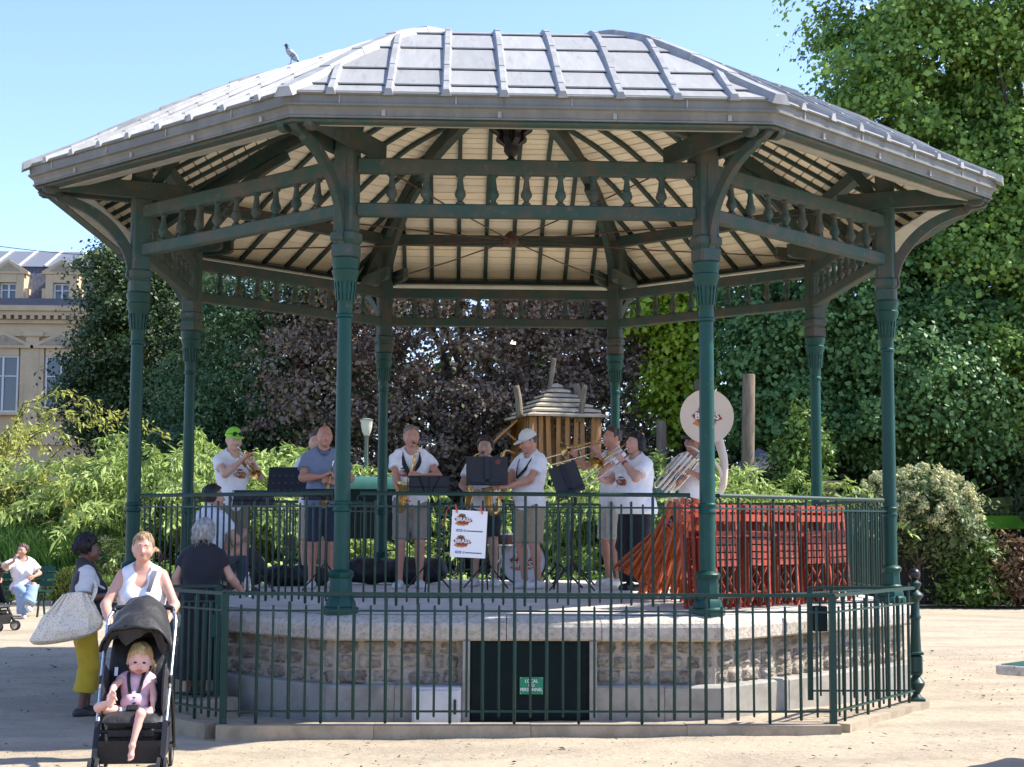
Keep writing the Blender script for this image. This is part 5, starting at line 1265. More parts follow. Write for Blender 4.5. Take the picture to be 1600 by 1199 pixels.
# rows standing against the right front railing; rail direction from column FR to column R1
pa, pb = A3(1.55, -3.742, 0), A3(3.742, -1.55, 0); dr = nrm(pb - pa); nin = A3(-dr[1], dr[0], 0)
rz_ = atan2(dr[1], dr[0])
for row in range(4):
    for i in range(5):
        p = pa + dr * (.50 + i * .475 + rng.normal(0, .012)) + nin * (.17 + row * .085)
        chair((p[0], p[1], deck_z(p[0], p[1]) + .002), (-.05 + rng.normal(0, .015), rng.normal(0, .02), rz_ + rng.normal(0, .03)),
              'red folding chair, %s stack from the front right column, %s layer from the railing' % (ORD[i], ORD[row]), 'chair_red')
for i in range(9):
    p = on_deck(1100, -2.75 + i * .16)
    chair((p[0] - .12 - .085 * i, p[1], p[2] + .03 + .012 * i), (rng.normal(0, .05), radians(14 + 4.6 * i + rng.normal(0, 2)), radians(30 + rng.normal(0, 9))), 'red folding chair, %s from the column in the pile leaning left' % ORD[i])
t = thing('bag_with_print', 'dark red floral cloth hung on the leaning red chairs', 'cloth', on_deck(1062, -1.9))
fl = mat('floral_cloth', (.10, .012, .03), .8, col2=(.5, .42, .42), scale=42, lo=.52, hi=.58)
V = []; nx = 9
for j in range(8):
    for i in range(nx): V.append((-.16 + i * .04, .02 * sin(i * 1.3 + j * .4), .80 - j * .075 + .03 * (i / nx)))
F = [(j * nx + i, j * nx + i + 1, (j + 1) * nx + i + 1, (j + 1) * nx + i) for j in range(7) for i in range(nx - 1)]
b = MB(); b.add(V, F); b.add([tuple(A3(*v) + (0, .012, 0)) for v in V], [f[::-1] for f in F]); b.build('cloth', fl, t, True, fix=False)
# ================================================================== VISITORS ON THE GROUND
def on_ground(px, Y): p = at(px, 1100, Y); return (p[0], Y, float(ground_h(p[0], Y)))
# mother behind the pushchair
pm = person('woman in a white tank top pushing the black stroller, blonde ponytail', on_ground(217, -5.72), radians(6), 1.57, skin=(.57, .31, .22), female=True, fat=.18, head=(.05, .05, .03),
    hair=dict(k='tail', c=(.20, .125, .06), c2=(.42, .28, .13), off=.006, line=.052, strands=420, sl=.06, mess=.25, sw=.002), tops=[dict(k='tank_top', c=(.74, .74, .75), neck='tank', off=.014)], bottoms=[dict(k='trousers', c=(.10, .12, .18), len=1.9)], shoes='white',
    arms=dict(l=dict(w=(-.20, -.30, 1.04), pole=(-1, .5, -.3), d=(.1, -.8, .1), n=(0, 0, -1), curl=1.0), r=dict(w=(.20, -.30, 1.04), pole=(1, .5, -.3), d=(-.1, -.8, .1), n=(0, 0, -1), curl=1.0)))
sc = pm['sc']; up = pm['up']
b = MB(); pp = bez([up(.10, .10, 1.46), up(.105, .0, 1.475), up(.095, -.10, 1.42), up(.07, -.155, 1.32), up(.03, -.16, 1.20), up(-.05, -.14, 1.05)], 5)
for i in range(len(pp) - 1): b.bar(pp[i] * sc, pp[i + 1] * sc, .028, .006, up=nrm(A3(pp[i][0] * .3, -1 if pp[i][2] < 1.44 else -.2, .6)))
M['grey_strap'] = mat('grey_strap', (.13, .13, .14), .8); b.build('shoulder_strap', M['grey_strap'], pm['root'])

# pushchair
M['fabric'] = mat('black_stroller_fabric', (.007, .007, .008), .6, col2=(.012, .012, .013), scale=4, bump=.5, bscale=9, bdist=.03, sheen=.05)
M['mesh'] = mat('grey_mesh', (.10, .10, .105), .8)
M['tyre'] = mat('rubber', (.02, .02, .02), .8)
def make_stroller(loc, rz, label):
    t = thing('stroller', label, 'stroller', loc, rz)
    for s in (-1, 1):
        b = MB(); b.tube(bez([(s * .215, -.30, .13), (s * .218, -.16, .34), (s * .222, .02, .60)], 4), .0125, 10); b.build('front_tube', M['steel'], t, True)
        b = MB(); b.tube(bez([(s * .235, .30, .13), (s * .232, .16, .40), (s * .225, .02, .60)], 4), .0125, 10); b.build('rear_tube', M['blackm'], t, True)
        b = MB(); b.tube(bez([(s * .222, -.02, .56), (s * .225, .14, .78), (s * .225, .30, .98), (s * .20, .36, 1.04)], 4), .0125, 10); b.build('handle_tube', M['steel'], t, True)
        b = MB(); b.cbox((s * .222, .02, .60), (.035, .07, .08), .01); b.build('hinge', M['black'], t)
        b = MB(); b.bar((s * .215, -.30, .13), (s * .215, -.16, .36), .034, .03); b.build('leg_cover', M['black'], t)
        for y, r in ((-.32, .075), (.31, .085)):
            for q in (-.022, .022) if y < 0 else (0,):
                w = MB(); w.lathe([(r * .8, -.012), (r, -.009), (r, .009), (r * .8, .012), (r * .78, 0)], 20, rot=roty(pi / 2), caps=False)
                wh = w.build('wheel', M['tyre'], t, 'auto', loc=(s * .215 + q, y, r + .001))
                h = MB(); h.lathe([(r * .8, -.006), (r * .25, -.011), (r * .25, .011), (r * .8, .006)], 12, rot=roty(pi / 2)); h.build('hub', M['steel'], wh, 'auto')
        b = MB(); b.tube([(s * .215, -.30, .16), (s * .215, -.32, .08)], .014, 8); b.tube([(s * .18, -.32, .078), (s * .25, -.32, .078)], .006, 6); b.build('fork', M['black'], t)
    b = MB(); b.tube(bez([(-.20, .36, 1.04), (-.16, .385, 1.065), (.16, .385, 1.065), (.20, .36, 1.04)], 5), .017, 10); b.build('handlebar', M['black'], t, True)
    b = MB(); b.tube([(-.215, -.20, .30), (.215, -.20, .30)], .013, 8); b.build('crossbar', M['blackm'], t)
    # padded seat back and pan, as rounded slabs
    def slab(name, c, hx, hz, hy, R, mt, quilt=0):
        n, m = 15, 17; V = []
        for sgn in (-1, 1):
            for j in range(m):
                for i in range(n):
                    u, v = i / (n - 1) * 2 - 1, j / (m - 1) * 2 - 1
                    e = ((1 - abs(u) ** 6) * (1 - abs(v) ** 6)) ** .5
                    d = hy * e * (1 - quilt * .35 * (abs(sin(v * 7.5)) < .16) * (abs(u) < .72)) * (1 if abs(abs(u) - .74) > .06 or not quilt else .75)
                    uu = u * sqrt(1 - .12 * v * v); vv = v * sqrt(1 - .10 * u * u)
                    V.append(A3(*c) + R @ A3(uu * hx, sgn * d, vv * hz))
        F = []; N = n * m
        for j in range(m - 1):
            for i in range(n - 1):
                q = j * n + i; F.append((q, q + 1, q + n + 1, q + n)); F.append((N + q + n, N + q + n + 1, N + q + 1, N + q))
        b = MB(); b.add(V, F); return b.build(name, mt, t, True, fix=False)
    RB = rotx(-.42)
    sb = slab('seat_back', (0, .10, .62), .19, .28, .028, RB, M['fabric'], 1)
    b = MB(); b.box((-.135, .062, .66), (.022, .004, .06), RB); b.build('care_tag', M['white'], sb)
    slab('seat_pan', (0, -.12, .385), .185, .15, .035, rotx(1.72), M['fabric'])
    for s in (-1, 1):
        sd_ = slab('side_wing', (s * .195, .0, .53), .13, .17, .018, rotx(-.35) @ rotz(s * pi / 2), M['fabric'])
    # canopy: arched hood with folds
    nu, nv = 19, 15; V = []; F = []
    for j in range(nv):
        v = j / (nv - 1)                              # 0 front rim .. 1 back
        for i in range(nu):
            a = pi * (i / (nu - 1)) ; rx = .228 - .02 * v; ry = .28 - .02 * (v - .35) ** 2
            y = -.04 + .42 * v; zc = .80 + .08 * v
            fold = .020 * sin(v * 13 + .8 * sin(3 * a)) * sin(a) ** 1.5 * (1 - v * .4) + .006 * sin(9 * a + 11 * v)
            z = zc + (ry + fold) * sin(a) - .10 * (1 - v) ** 2 * sin(a)
            x = -(rx + fold * .4) * cos(a) * (1 - .10 * v * v)
            V.append((x, y - .06 * (1 - v) * sin(a), z))
    for j in range(nv - 1):
        for i in range(nu - 1): q = j * nu + i; F.append((q, q + 1, q + nu + 1, q + nu))
    b = MB(); b.add(V, F); b.add([A3(*q) * (.965, 1, .985) + (0, .004, 0) for q in V], [f[::-1] for f in F]); ca = b.build('canopy', M['fabric'], t, True, fix=False)
    b = MB(); b.tube([A3(*q) for q in V[:nu]], .010, 8); b.build('canopy_rim', M['black'], ca, True)
    b = MB(); Vb = V[(nv - 1) * nu:]; b.add(Vb + [(-.2, .36, .76), (.2, .36, .76)], [tuple(range(nu)) + (nu + 1, nu)]); b.build('canopy_back', M['fabric'], ca)
    # hanging curtain of the front rim (gathered flap)
    V = []; F = []
    for j in range(6):
        for i in range(17):
            a = pi * (.10 + .80 * i / 16); k = j / 5
            x = -.215 * cos(a) * (1 - .05 * k); z = .80 + .17 * sin(a) - k * .12 * (.6 + .4 * sin(5 * a + 1)); y = -.085 + .02 * sin(14 * a) * (1 - k) - .02 * k * sin(a) + .05 * k
            V.append((x, y, z + .015 * sin(11 * a + 4 * k)))
    for j in range(5):
        for i in range(16): q = j * 17 + i; F.append((q, q + 17, q + 18, q + 1))
    b = MB(); b.add(V, F); b.add([A3(*q) + (0, .006, 0) for q in V], [f[::-1] for f in F]); b.build('canopy_flap', M['fabric'], ca, True, fix=False)
    # harness, footrest, basket
    b = MB()
    b.cbox((0, -.20, .29), (.30, .03, .06), .01); b.bar((0, -.17, .33), (0, -.19, .29), .08, .012); b.build('footrest', M['fabric'], t)
    V = [(-.20, -.27, .25), (.20, -.27, .25), (.20, -.24, .10), (-.20, -.24, .10), (-.21, .28, .30), (.21, .28, .30), (.20, .26, .10), (-.20, .26, .10)]
    b = MB(); b.add(V, [(0, 1, 2, 3), (3, 2, 6, 7), (4, 7, 6, 5), (0, 3, 7, 4), (1, 5, 6, 2)]); b.build('basket', M['fabric'], t)
    b = MB(); b.tube([(.045 + .028 * cos(a), -.215, .285 + .028 * sin(a)) for a in np.linspace(0, 2 * pi, 15)], .006, 6); b.build('pull_ring', M['black'], t, True)
    return t
sl = on_ground(211, -6.42)
stroller = make_stroller(sl, radians(5), 'black stroller with chrome frame holding a toddler, pushed toward the camera')
# toddler
TS = .86 / 1.75
tz = .405 - .945 * TS
pt = person('blonde toddler in a pink top holding a bare foot in the stroller', (sl[0] + .005, sl[1] - .03, sl[2] + tz), radians(3), .86, skin=(.72, .40, .31), lean=-.36, head=(.12, .14, .05), headscale=1.95, headoff=(.02, -.03, -.06), fat=.35, baby=True, feetbare=True, cell=.011,
    hair=dict(k='toddler', c=(.42, .27, .10), c2=(.62, .45, .20), off=.006, line=.062, amp=.005, f=40, strands=520, sl=.05, mess=.7, sw=.0018, lift=.012), tops=[dict(k='top', c=(.70, .44, .47), sleeve=.35, hem=.96, off=.022)], bottoms=[dict(k='shorts', c=(.55, .55, .57), len=.42, off=.03)],
    arms=dict(l=dict(w=(-.30, -.42, 1.18), pole=(-1, .2, .4), d=(.1, -.6, -.5), n=(.3, .4, -.5), curl=.9, hs=1.25), r=dict(w=(.27, -.22, .98), pole=(1, .4, -.2), d=(-.3, -.6, -.5), n=(-.5, 0, -.6), curl=.6, hs=1.25)),
    legs=dict(l=dict(a=(-.22, -.54, 1.14), pole=(-1.4, -.2, .2), f=(.25, -.25, .9), fu=(.1, .9, .3), fs=1.0), r=dict(a=(.06, -.56, .58), pole=(.3, -.6, 1), f=(-.05, -.6, -.7), fu=(0, -.7, .6), fs=1.0)))
sc = pt['sc']; up = pt['up']; b = MB()
for s in (-1, 1):
    pp = bez([up(s * .10, .02, 1.50), up(s * .10, -.13, 1.42), up(s * .07, -.165, 1.22), up(s * .02, -.17, 1.06)], 5)
    for i in range(len(pp) - 1): b.bar(pp[i] * sc, pp[i + 1] * sc, .022, .004, up=(0, -1, .3))
hn = thing('harness', 'black safety harness with round buckle across the toddler', 'harness', tuple(pt['root'].location), radians(3))
b.build('harness_strap', M['strap'], hn)
c = up(.0, -.185, 1.05) * sc; b = MB(); b.lathe([(.024, -.004), (.026, 0), (.024, .006), (.012, .008)], 16, c=c, rot=rotx(pi / 2 - .3)); b.build('buckle', M['black'], hn, 'auto')
b = MB(); b.lathe([(.011, 0), (.010, .003)], 14, c=c + A3(0, -.009, .002), rot=rotx(pi / 2 - .3)); b.build('button', M['steel'], hn, 'auto')
b = MB(); b.cbox(up(.0, -.17, .955) * sc, (.085, .03, .05), .01, rotx(-.5)); b.build('crotch_pad', M['fabric'], hn)

# woman with tote bag
pw = person('woman with curly black hair in a white blouse, black vest and mustard trousers', on_ground(127, -3.25), radians(112), 1.51, skin=(.155, .075, .05), female=True, fat=.25, lean=.04, head=(-.05, .02, 0),
    hair=dict(k='afro', c=(.010, .008, .008), off=.012, amp=.010, f=75, strands=700, sl=.03, mess=1.2, sw=.003, lift=.012), tops=[dict(k='blouse', c=(.62, .58, .55), sleeve=.85, off=.03, hem=.95), dict(k='vest', c=(.022, .02, .026), sleeve=0, off=.036, hem=1.0, neck='tank')], bottoms=[dict(k='trousers', c=(.50, .34, .02), len=1.62, w=1.2, r=.075, off=.02)], shoes='black', footrot=(.0, .0),
    arms=dict(l=dict(w=(-.24, -.20, 1.20), pole=(-.3, 1, -.5), d=(.3, -.9, .25), n=(.9, .2, 0), curl=1.2), r=dict(w=(.24, -.22, 1.1), pole=(.6, 1, -.3))),
    legs=dict(l=dict(a=(-.09, .02, .085)), r=dict(a=(.09, -.06, .085))))
for o in list(pw['root'].children):
    if o.name.startswith('shoe'):
        pass
tb = bpy.data.materials.new('speckled_canvas'); tb.use_nodes = True
N = tb.node_tree.nodes; L = tb.node_tree.links; P_ = N['Principled BSDF']; P_.inputs['Roughness'].default_value = .9
vo = N.new('ShaderNodeTexVoronoi'); vo.inputs['Scale'].default_value = 58; tc = N.new('ShaderNodeTexCoord'); L.new(tc.outputs['Object'], vo.inputs['Vector'])
mr = N.new('ShaderNodeMapRange'); mr.inputs['From Min'].default_value = .20; mr.inputs['From Max'].default_value = .27; L.new(vo.outputs['Distance'], mr.inputs['Value'])
mx = N.new('ShaderNodeMix'); mx.data_type = 'RGBA'; mx.inputs['A'].default_value = (.20, .22, .30, 1); mx.inputs['B'].default_value = (.84, .72, .54, 1); L.new(mr.outputs[0], mx.inputs['Factor']); L.new(mx.outputs['Result'], P_.inputs['Base Color'])
lw = pw['root'].location
bt = thing('tote_bag', 'large speckled pale canvas tote bag hanging from the curly haired woman\'s arm', 'bag', (lw[0], lw[1], lw[2]), radians(22))
bx, by = -.16, -.34
nz, nt_ = 22, 48; V = []; F = []
for j in range(nz):
    v = j / (nz - 1)                                   # 0 bottom .. 1 top
    zb, zt_ = .69, 1.02
    cxx = bx - .05 + .09 * v; hw_ = np.interp(v, [0, .08, .25, .6, .85, 1], [.24, .285, .28, .225, .16, .11]); hd2 = np.interp(v, [0, .08, .3, .7, 1], [.06, .115, .13, .09, .035])
    for i in range(nt_):
        a_ = 2 * pi * i / nt_; ca_, sa_ = cos(a_), sin(a_); e_ = 2 / 3.2
        x = hw_ * abs(ca_) ** e_ * (1 if ca_ > 0 else -1); y = hd2 * abs(sa_) ** e_ * (1 if sa_ > 0 else -1)
        fold = .022 * v * sin(11 * a_ + 5 * v) + .012 * sin(5 * a_ + 9 * v) + .012 * v * sin(19 * a_ - 4 * v) + .008 * sin(7 * v + 3 * a_)
        z = zb + (zt_ - zb) * v - .05 * (x / .3) * (1 - v) * -1 - .03 * (1 - (x / .3) ** 2) * (1 - v) + (.05 * (1 - (x / .16) ** 2) * v ** 4 if abs(x) < .16 else 0)
        V.append((cxx + x * (1 + fold * 2), by + y * (1 + fold * 5) + fold * .6 * (1 if sa_ > 0 else -1), z))
for j in range(nz - 1):
    for i in range(nt_): F.append((j * nt_ + i, j * nt_ + (i + 1) % nt_, (j + 1) * nt_ + (i + 1) % nt_, (j + 1) * nt_ + i))
F.append(tuple(range(nt_ - 1, -1, -1))); F.append(tuple((nz - 1) * nt_ + i for i in range(nt_)))
b = MB(); b.add(V, F); b.build('bag_body', tb, bt, 'auto', fix=False)
b = MB()
for q in (-.03, .03):
    pp = bez([(bx + .16, by + q, .99), (bx + .20, by + q + .02, 1.08), (bx + .20, by + .12, 1.16), (bx + .12, by + .20, 1.24)], 5)
    for i in range(len(pp) - 1): b.bar(pp[i], pp[i + 1], .022, .006, up=(0, -1, .2))
b.build('strap', tb, bt)

# older woman leaning at the steps
po_ = person('grey haired woman in a black top and long dark skirt leaning by the gate', (-2.80, -3.26, .20), radians(168), 1.50, skin=(.58, .33, .24), female=True, fat=.42, lean=.16, head=(-.45, .05, 0),
    hair=dict(k='bob', c=(.30, .29, .27), c2=(.55, .54, .51), off=.024, amp=.007, f=60, low=.10, strands=700, sl=.075, mess=.35, sw=.003, lift=.012), tops=[dict(k='top', c=(.014, .013, .02), sleeve=.55, off=.026, hem=.90)], bottoms=[dict(k='long_skirt', c=(.012, .012, .02), len=.16, r=.24)], shoes='black', sandals=True,
    arms=dict(l=dict(w=(-.34, -.30, 1.02), pole=(-.6, .4, -1), d=(.6, -.5, .1), n=(0, 0, -1), curl=.5), r=dict(w=(.26, -.10, .92), pole=(1, .4, 0))))
b = MB(); t = thing('shoulder_bag', 'wine red bag hanging on the left side of the woman in black', 'bag', (-3.27, -3.14, .0), radians(-14))
V, F = nets(*field([rc((-.04, 0, 1.00), (.04, 0, 1.00), .05, fy=.8), rc((-.09, 0, .88), (.09, 0, .88), .05, fy=.8), rc((0, 0, 1.1), (0, 0, 1.05), .03)], .01, k=.06))
inst('bag_body', raw_mesh('bag_body', V, F, cloth((.09, .012, .022))), t)
b.tube(bez([(0, 0, 1.08), (.06, .02, 1.25), (.12, .06, 1.42)], 4), .008, 6); b.build('strap', cloth((.09, .012, .022)), t)

# far bench with a seated woman, a neighbour and a second stroller
by_ = 10.6
bp = at(22, 930, by_)
bn = thing('bench', 'dark green park bench in front of the planting bed', 'bench', (bp[0], by_ + .25, 0))
for i in range(5): b = MB(); b.box((-.45, -.22 + i * .1, .43), (2.0, .085, .03)); b.build('seat_slat', M['green'], bn)
for i in range(3): b = MB(); b.box((-.45, .26 + i * .03, .56 + i * .13), (2.0, .03, .10), rotx(-.2)); b.build('back_slat', M['green'], bn)
for x in (-1.3, .4):
    b = MB(); b.tube(bez([(x, -.22, 0), (x, -.16, .2), (x, -.2, .41)], 4), .02, 6); b.tube(bez([(x, .28, 0), (x, .2, .22), (x, .26, .42), (x, .34, .85)], 4), .02, 6); b.tube([(x, -.2, .41), (x, .24, .41)], .018, 6); b.build('bench_frame', M['green_iron'], bn)
person('woman in a loose white top and faded jeans sitting cross-legged on the far bench', (bp[0] + .1, by_ + .10, .0), radians(28), 1.66, skin=(.50, .27, .18), female=True, hipdrop=.42, lean=-.05, head=(-.7, .05, 0),
    hair=dict(k='long', c=(.05, .022, .015), off=.014), tops=[dict(k='blouse', c=(.72, .70, .72), sleeve=.75, neck='wide', off=.035, hem=.90)], bottoms=[dict(k='jeans', c=(.24, .33, .46), len=1.98, w=1.3, r=.085)], shoes='white',
    legs=dict(l=dict(a=(-.04, -.42, .085), pole=(-.1, -1, .3)), r=dict(a=(-.02, -.62, .26), pole=(.2, -1, .6), f=(.1, -.9, -.3))),
    arms=dict(l=dict(w=(-.22, -.26, 1.02), pole=(-1, .2, -.6), d=(.2, -.4, .9)), r=dict(w=(.14, -.28, .74), pole=(1, .2, -.5))))
pn = at(-4, 930, by_)
person('person in dark shorts partly cut off at the left edge on the far bench', (pn[0] - .25, by_ + .1, .0), radians(25), 1.70, skin=(.60, .30, .22), hipdrop=.42, head=(.4, 0, 0), hair=dict(k='short', c=(.05, .03, .02)), tops=[dict(k='tshirt', c=(.05, .05, .06))], bottoms=[dict(k='shorts', c=(.05, .05, .06), len=.6)],
    legs=dict(l=dict(a=(-.10, -.40, .085)), r=dict(a=(.10, -.44, .085))), arms=dict(l=dict(w=(-.15, -.4, .66)), r=dict(w=(.2, -.42, .68))))
s2 = copy_tree(stroller); q = at(2, 975, 6.9); s2.location = (q[0] - .30, 7.3, 0); s2.rotation_euler = (0, 0, radians(70)); s2['label'] = 'second dark stroller cut off by the left edge in front of the far bench'

# pigeon on the roof
hp = at(447, 113, -3.2)
pg = thing('pigeon', 'grey pigeon perched on the left hip of the zinc roof', 'bird')
_c = at(441, 98, -3.35)
pg.scale = (.68,) * 3; pg.location = (-2.36, -.98, 6.455)
M['pig'] = mat('pigeon_grey', (.36, .38, .42), .7, col2=(.28, .30, .34), scale=30); M['pig_d'] = mat('pigeon_dark', (.03, .04, .055), .5, col2=(.02, .07, .06), scale=30)
V, F = nets(*field([rc((0, 0, .19), (.07, 0, .11), .052, .05), rc((-.035, 0, .22), (-.05, 0, .285), .035, .024), ell((-.058, 0, .30), (.027, .022, .024)), rc((.08, 0, .10), (.16, 0, .015), .032, .016, fy=.9)], .006, k=.03))
z = V[F].mean(1); mi = np.where((z[:, 2] > .235) | (z[:, 0] > .115) & (z[:, 2] < .06), 1, 0)
inst('body', raw_mesh('body', V, F, [M['pig'], M['pig_d']], midx=mi), pg)
b = MB(); b.tube([(-.078, 0, .300), (-.105, 0, .292)], [.007, .001], 6); b.build('beak', M['black'], pg)
for s in (-1, 1):
    V, F = nets(*field([ell((.055, s * .045, .125), (.085, .012, .042), roty(.75))], .006)); z = V[F].mean(1); mi = (np.abs(z[:, 0] * .73 - z[:, 2] * .68 + .07) < .008) | (np.abs(z[:, 0] * .73 - z[:, 2] * .68 + .035) < .007)
    inst('wing', raw_mesh('wing', V, F, [M['pig'], M['pig_d']], midx=mi.astype(int)), pg)
    b = MB(); b.tube([(.02, s * .02, .09), (.015, s * .022, .0)], .005, 6)
    for a in (-.4, 0, .4): b.tube([(.015, s * .022, .004), (-.02, s * .022 + .02 * a, -.004)], .003, 5)
    b.build('foot', M['peg'], pg)
# ================================================================== GARDEN: trees, shrubs, beds
def leafmat(name, c, c2, c3=None, trans=.28, scale=1.1, rough=.5):
    return mat(name, c, rough, col2=c2, scale=scale, lo=.38, hi=.66, detail=3, trans=trans, col3=c3, scale3=7.0, lo3=.55, hi3=.7, spec=.35)
M['lf_linden'] = leafmat('linden_leaves', (0.156, 0.281, 0.054), (0.267, 0.411, 0.077), (0.110, 0.205, 0.049))
M['lf_chest'] = leafmat('chestnut_leaves', (0.095, 0.200, 0.059), (0.136, 0.251, 0.072), (0.065, 0.150, 0.051))
M['lf_beech'] = leafmat('copper_beech_leaves', (0.162, 0.106, 0.081), (0.244, 0.175, 0.114), (0.162, 0.220, 0.081), trans=.12, rough=.28)
M['lf_dark'] = leafmat('dark_tree_leaves', (0.048, 0.087, 0.028), (0.078, 0.119, 0.030), (0.037, 0.065, 0.023), trans=.2)
M['lf_walnut'] = leafmat('walnut_leaves', (0.077, 0.145, 0.065), (0.138, 0.239, 0.077), (0.050, 0.101, 0.050), trans=.25)
M['lf_lime'] = leafmat('lime_green_leaves', (0.275, 0.421, 0.032), (0.389, 0.518, 0.049), trans=.4)
M['lf_willow'] = leafmat('willowy_leaves', (0.284, 0.394, 0.092), (0.408, 0.514, 0.158), (0.170, 0.263, 0.066), trans=.3, scale=2.5)
M['lf_yellow'] = leafmat('yellow_green_leaves', (0.376, 0.414, 0.085), (0.488, 0.488, 0.112), (0.245, 0.301, 0.075), trans=.35, scale=2.5)
M['lf_hydr'] = leafmat('shrub_leaves', (0.117, 0.166, 0.059), (0.166, 0.215, 0.088), trans=.25)
M['lf_shrub'] = leafmat('green_shrub_leaves', (0.118, 0.203, 0.040), (0.156, 0.250, 0.047), trans=.3)
M['lf_red'] = leafmat('reddish_shrub_leaves', (0.165, 0.099, 0.055), (0.242, 0.121, 0.066), (0.077, 0.099, 0.044), trans=.25)
M['blossom'] = mat('cream_blossom', (.52, .52, .24), .8, col2=(.60, .59, .34), scale=30, trans=.2)
M['bark'] = mat('grey_brown_bark', (.10, .075, .05), .95, col2=(.06, .045, .03), scale=9, bump=.8, bscale=14, stretch=(1, 1, .25))
M['reed'] = leafmat('reed_blades', (0.125, 0.265, 0.062), (0.187, 0.328, 0.078), (0.078, 0.172, 0.047), trans=.3)
M['soil'] = mat('planting_soil', (.055, .045, .03), .95, col2=(.06, .075, .03), scale=1.5, bump=.6, bscale=8)

def leaves(C, size, aspect=.6, up=.55, out=None, dirs=None, jit=.25):
    """leaf quads: C (n,3) positions. Each leaf is a folded four-cornered blade."""
    n = len(C); sz = size * np.exp(rng.normal(0, jit, n))
    N = rng.normal(0, 1, (n, 3)); N[:, 2] += up * 2
    if out is not None: N += out * 1.2
    N /= np.linalg.norm(N, axis=1)[:, None]
    D = rng.normal(0, 1, (n, 3)) if dirs is None else dirs + rng.normal(0, .25, (n, 3))
    D -= N * (D * N).sum(1)[:, None] * (1 if dirs is None else 0); D /= np.linalg.norm(D, axis=1)[:, None] + 1e-9
    S = np.cross(D, N); S /= np.linalg.norm(S, axis=1)[:, None] + 1e-9; N = np.cross(S, D)
    sz = sz[:, None]
    V = np.stack([C, C + D * sz * .45 + S * sz * aspect / 2 + N * sz * .08, C + D * sz - N * sz * .05, C + D * sz * .45 - S * sz * aspect / 2 + N * sz * .08], 1)
    return V.reshape(-1, 3)
def leaf_obj(name, Vs, mt, parent=None, kind=None):
    V = np.vstack(Vs) if isinstance(Vs, list) else Vs; F = np.arange(len(V)).reshape(-1, 4)
    o = inst(name, raw_mesh(name, V, F, mt, smooth=False), parent)
    if kind: o['kind'] = kind
    return o
def crown_pts(blobs, n, clump=.55, inner=.25, per=70):
    vol = np.array([(b[3] * b[4] + b[4] * b[5] + b[3] * b[5]) for b in blobs]); vol = vol / vol.sum(); C = []; O = []; K = []
    for b, w in zip(blobs, vol):
        m = max(3, int(n * w / per)); d = rng.normal(0, 1, (m, 3)); d /= np.linalg.norm(d, axis=1)[:, None]
        r = np.where(rng.random(m) < inner, rng.uniform(.3, .8, m), rng.uniform(.80, 1.04, m)) * (1 + .13 * np.sin(d[:, 0] * 5 + d[:, 2] * 4 + b[0]) + .10 * np.sin(d[:, 1] * 9 + 4 * d[:, 2] + b[2]))
        cc = np.array(b[:3]) + d * r[:, None] * np.array(b[3:6]); K.append(cc)
        cr = clump * rng.uniform(.55, 1.35, m)
        k = np.repeat(np.arange(m), per)
        q = rng.normal(0, 1, (m * per, 3)) * cr[k][:, None] * (.66, .66, .27)
        q[:, 2] -= .40 * (q[:, 0] ** 2 + q[:, 1] ** 2) / cr[k]
        C.append(cc[k] + q); o = d[k] * .6 + q / cr[k][:, None] * .5; O.append(o)
    return np.vstack(C), np.vstack(O), np.vstack(K)
def limb(mb, a, b, r0, r1, n=6, wob_=.12):
    a, b = np.array(a, float), np.array(b, float); L = np.linalg.norm(b - a); m = (a + b) / 2 + rng.normal(0, wob_ * L * .5, 3) + (0, 0, .08 * L)
    p = bez([a, m, b], 5); mb.tube(p, np.linspace(r0, r1, len(p)), n)
def tree(name, label, base, trunk_h, trunk_r, blobs, n, size, mt, aspect=.62, clump=.55, per=70, inner=.25, limbs=14, group=None, up=.55, cat='tree', ground=0.0):
    t = thing(name, label, cat, (base[0], base[1], ground), 0, group)
    B = [(b[0] - base[0], b[1] - base[1], b[2] - ground, b[3], b[4], b[5]) for b in blobs]
    C, O, K = crown_pts(B, n, clump, inner, per)
    ok = C[:, 2] > .05; C, O = C[ok], O[ok]
    leaf_obj('crown', leaves(C, size, aspect, up, O), mt, t)
    b = MB(); top = A3(B[0][0] * .5, B[0][1] * .5, trunk_h)
    b.tube(bez([(0, 0, -.1), (rng.normal(0, .04) * trunk_h, 0, trunk_h * .5), top], 6), np.linspace(trunk_r * 1.15, trunk_r * .7, 13), 10); b.build('trunk', M['bark'], t, True)
    b = MB()
    for i in rng.choice(len(K), min(limbs, len(K)), replace=False): limb(b, top * (1, 1, rng.uniform(.75, 1.0)), K[i], trunk_r * .38, trunk_r * .07)
    b.build('limbs', M['bark'], t, True); return t
def px_x(px, D): return CAM[0] + D * ((px - 800) / FPX) + .0382 * D
def wp(px, py, Y): return tuple(at(px, py, Y))

# planting beds beyond the sand
b = MB(); b.add([(-120, 14.6, .012), (-7.0, 14.4, .012), (-4, 8.3, .012), (3.5, 8.6, .012), (7.5, 14.3, .012), (120, 14.8, .012), (120, 160, .012), (-120, 160, .012)], [(0, 1, 2, 3, 4, 5, 6, 7)]); o = b.build('planting_bed', M['soil'], fix=False); tag(o, kind='structure')
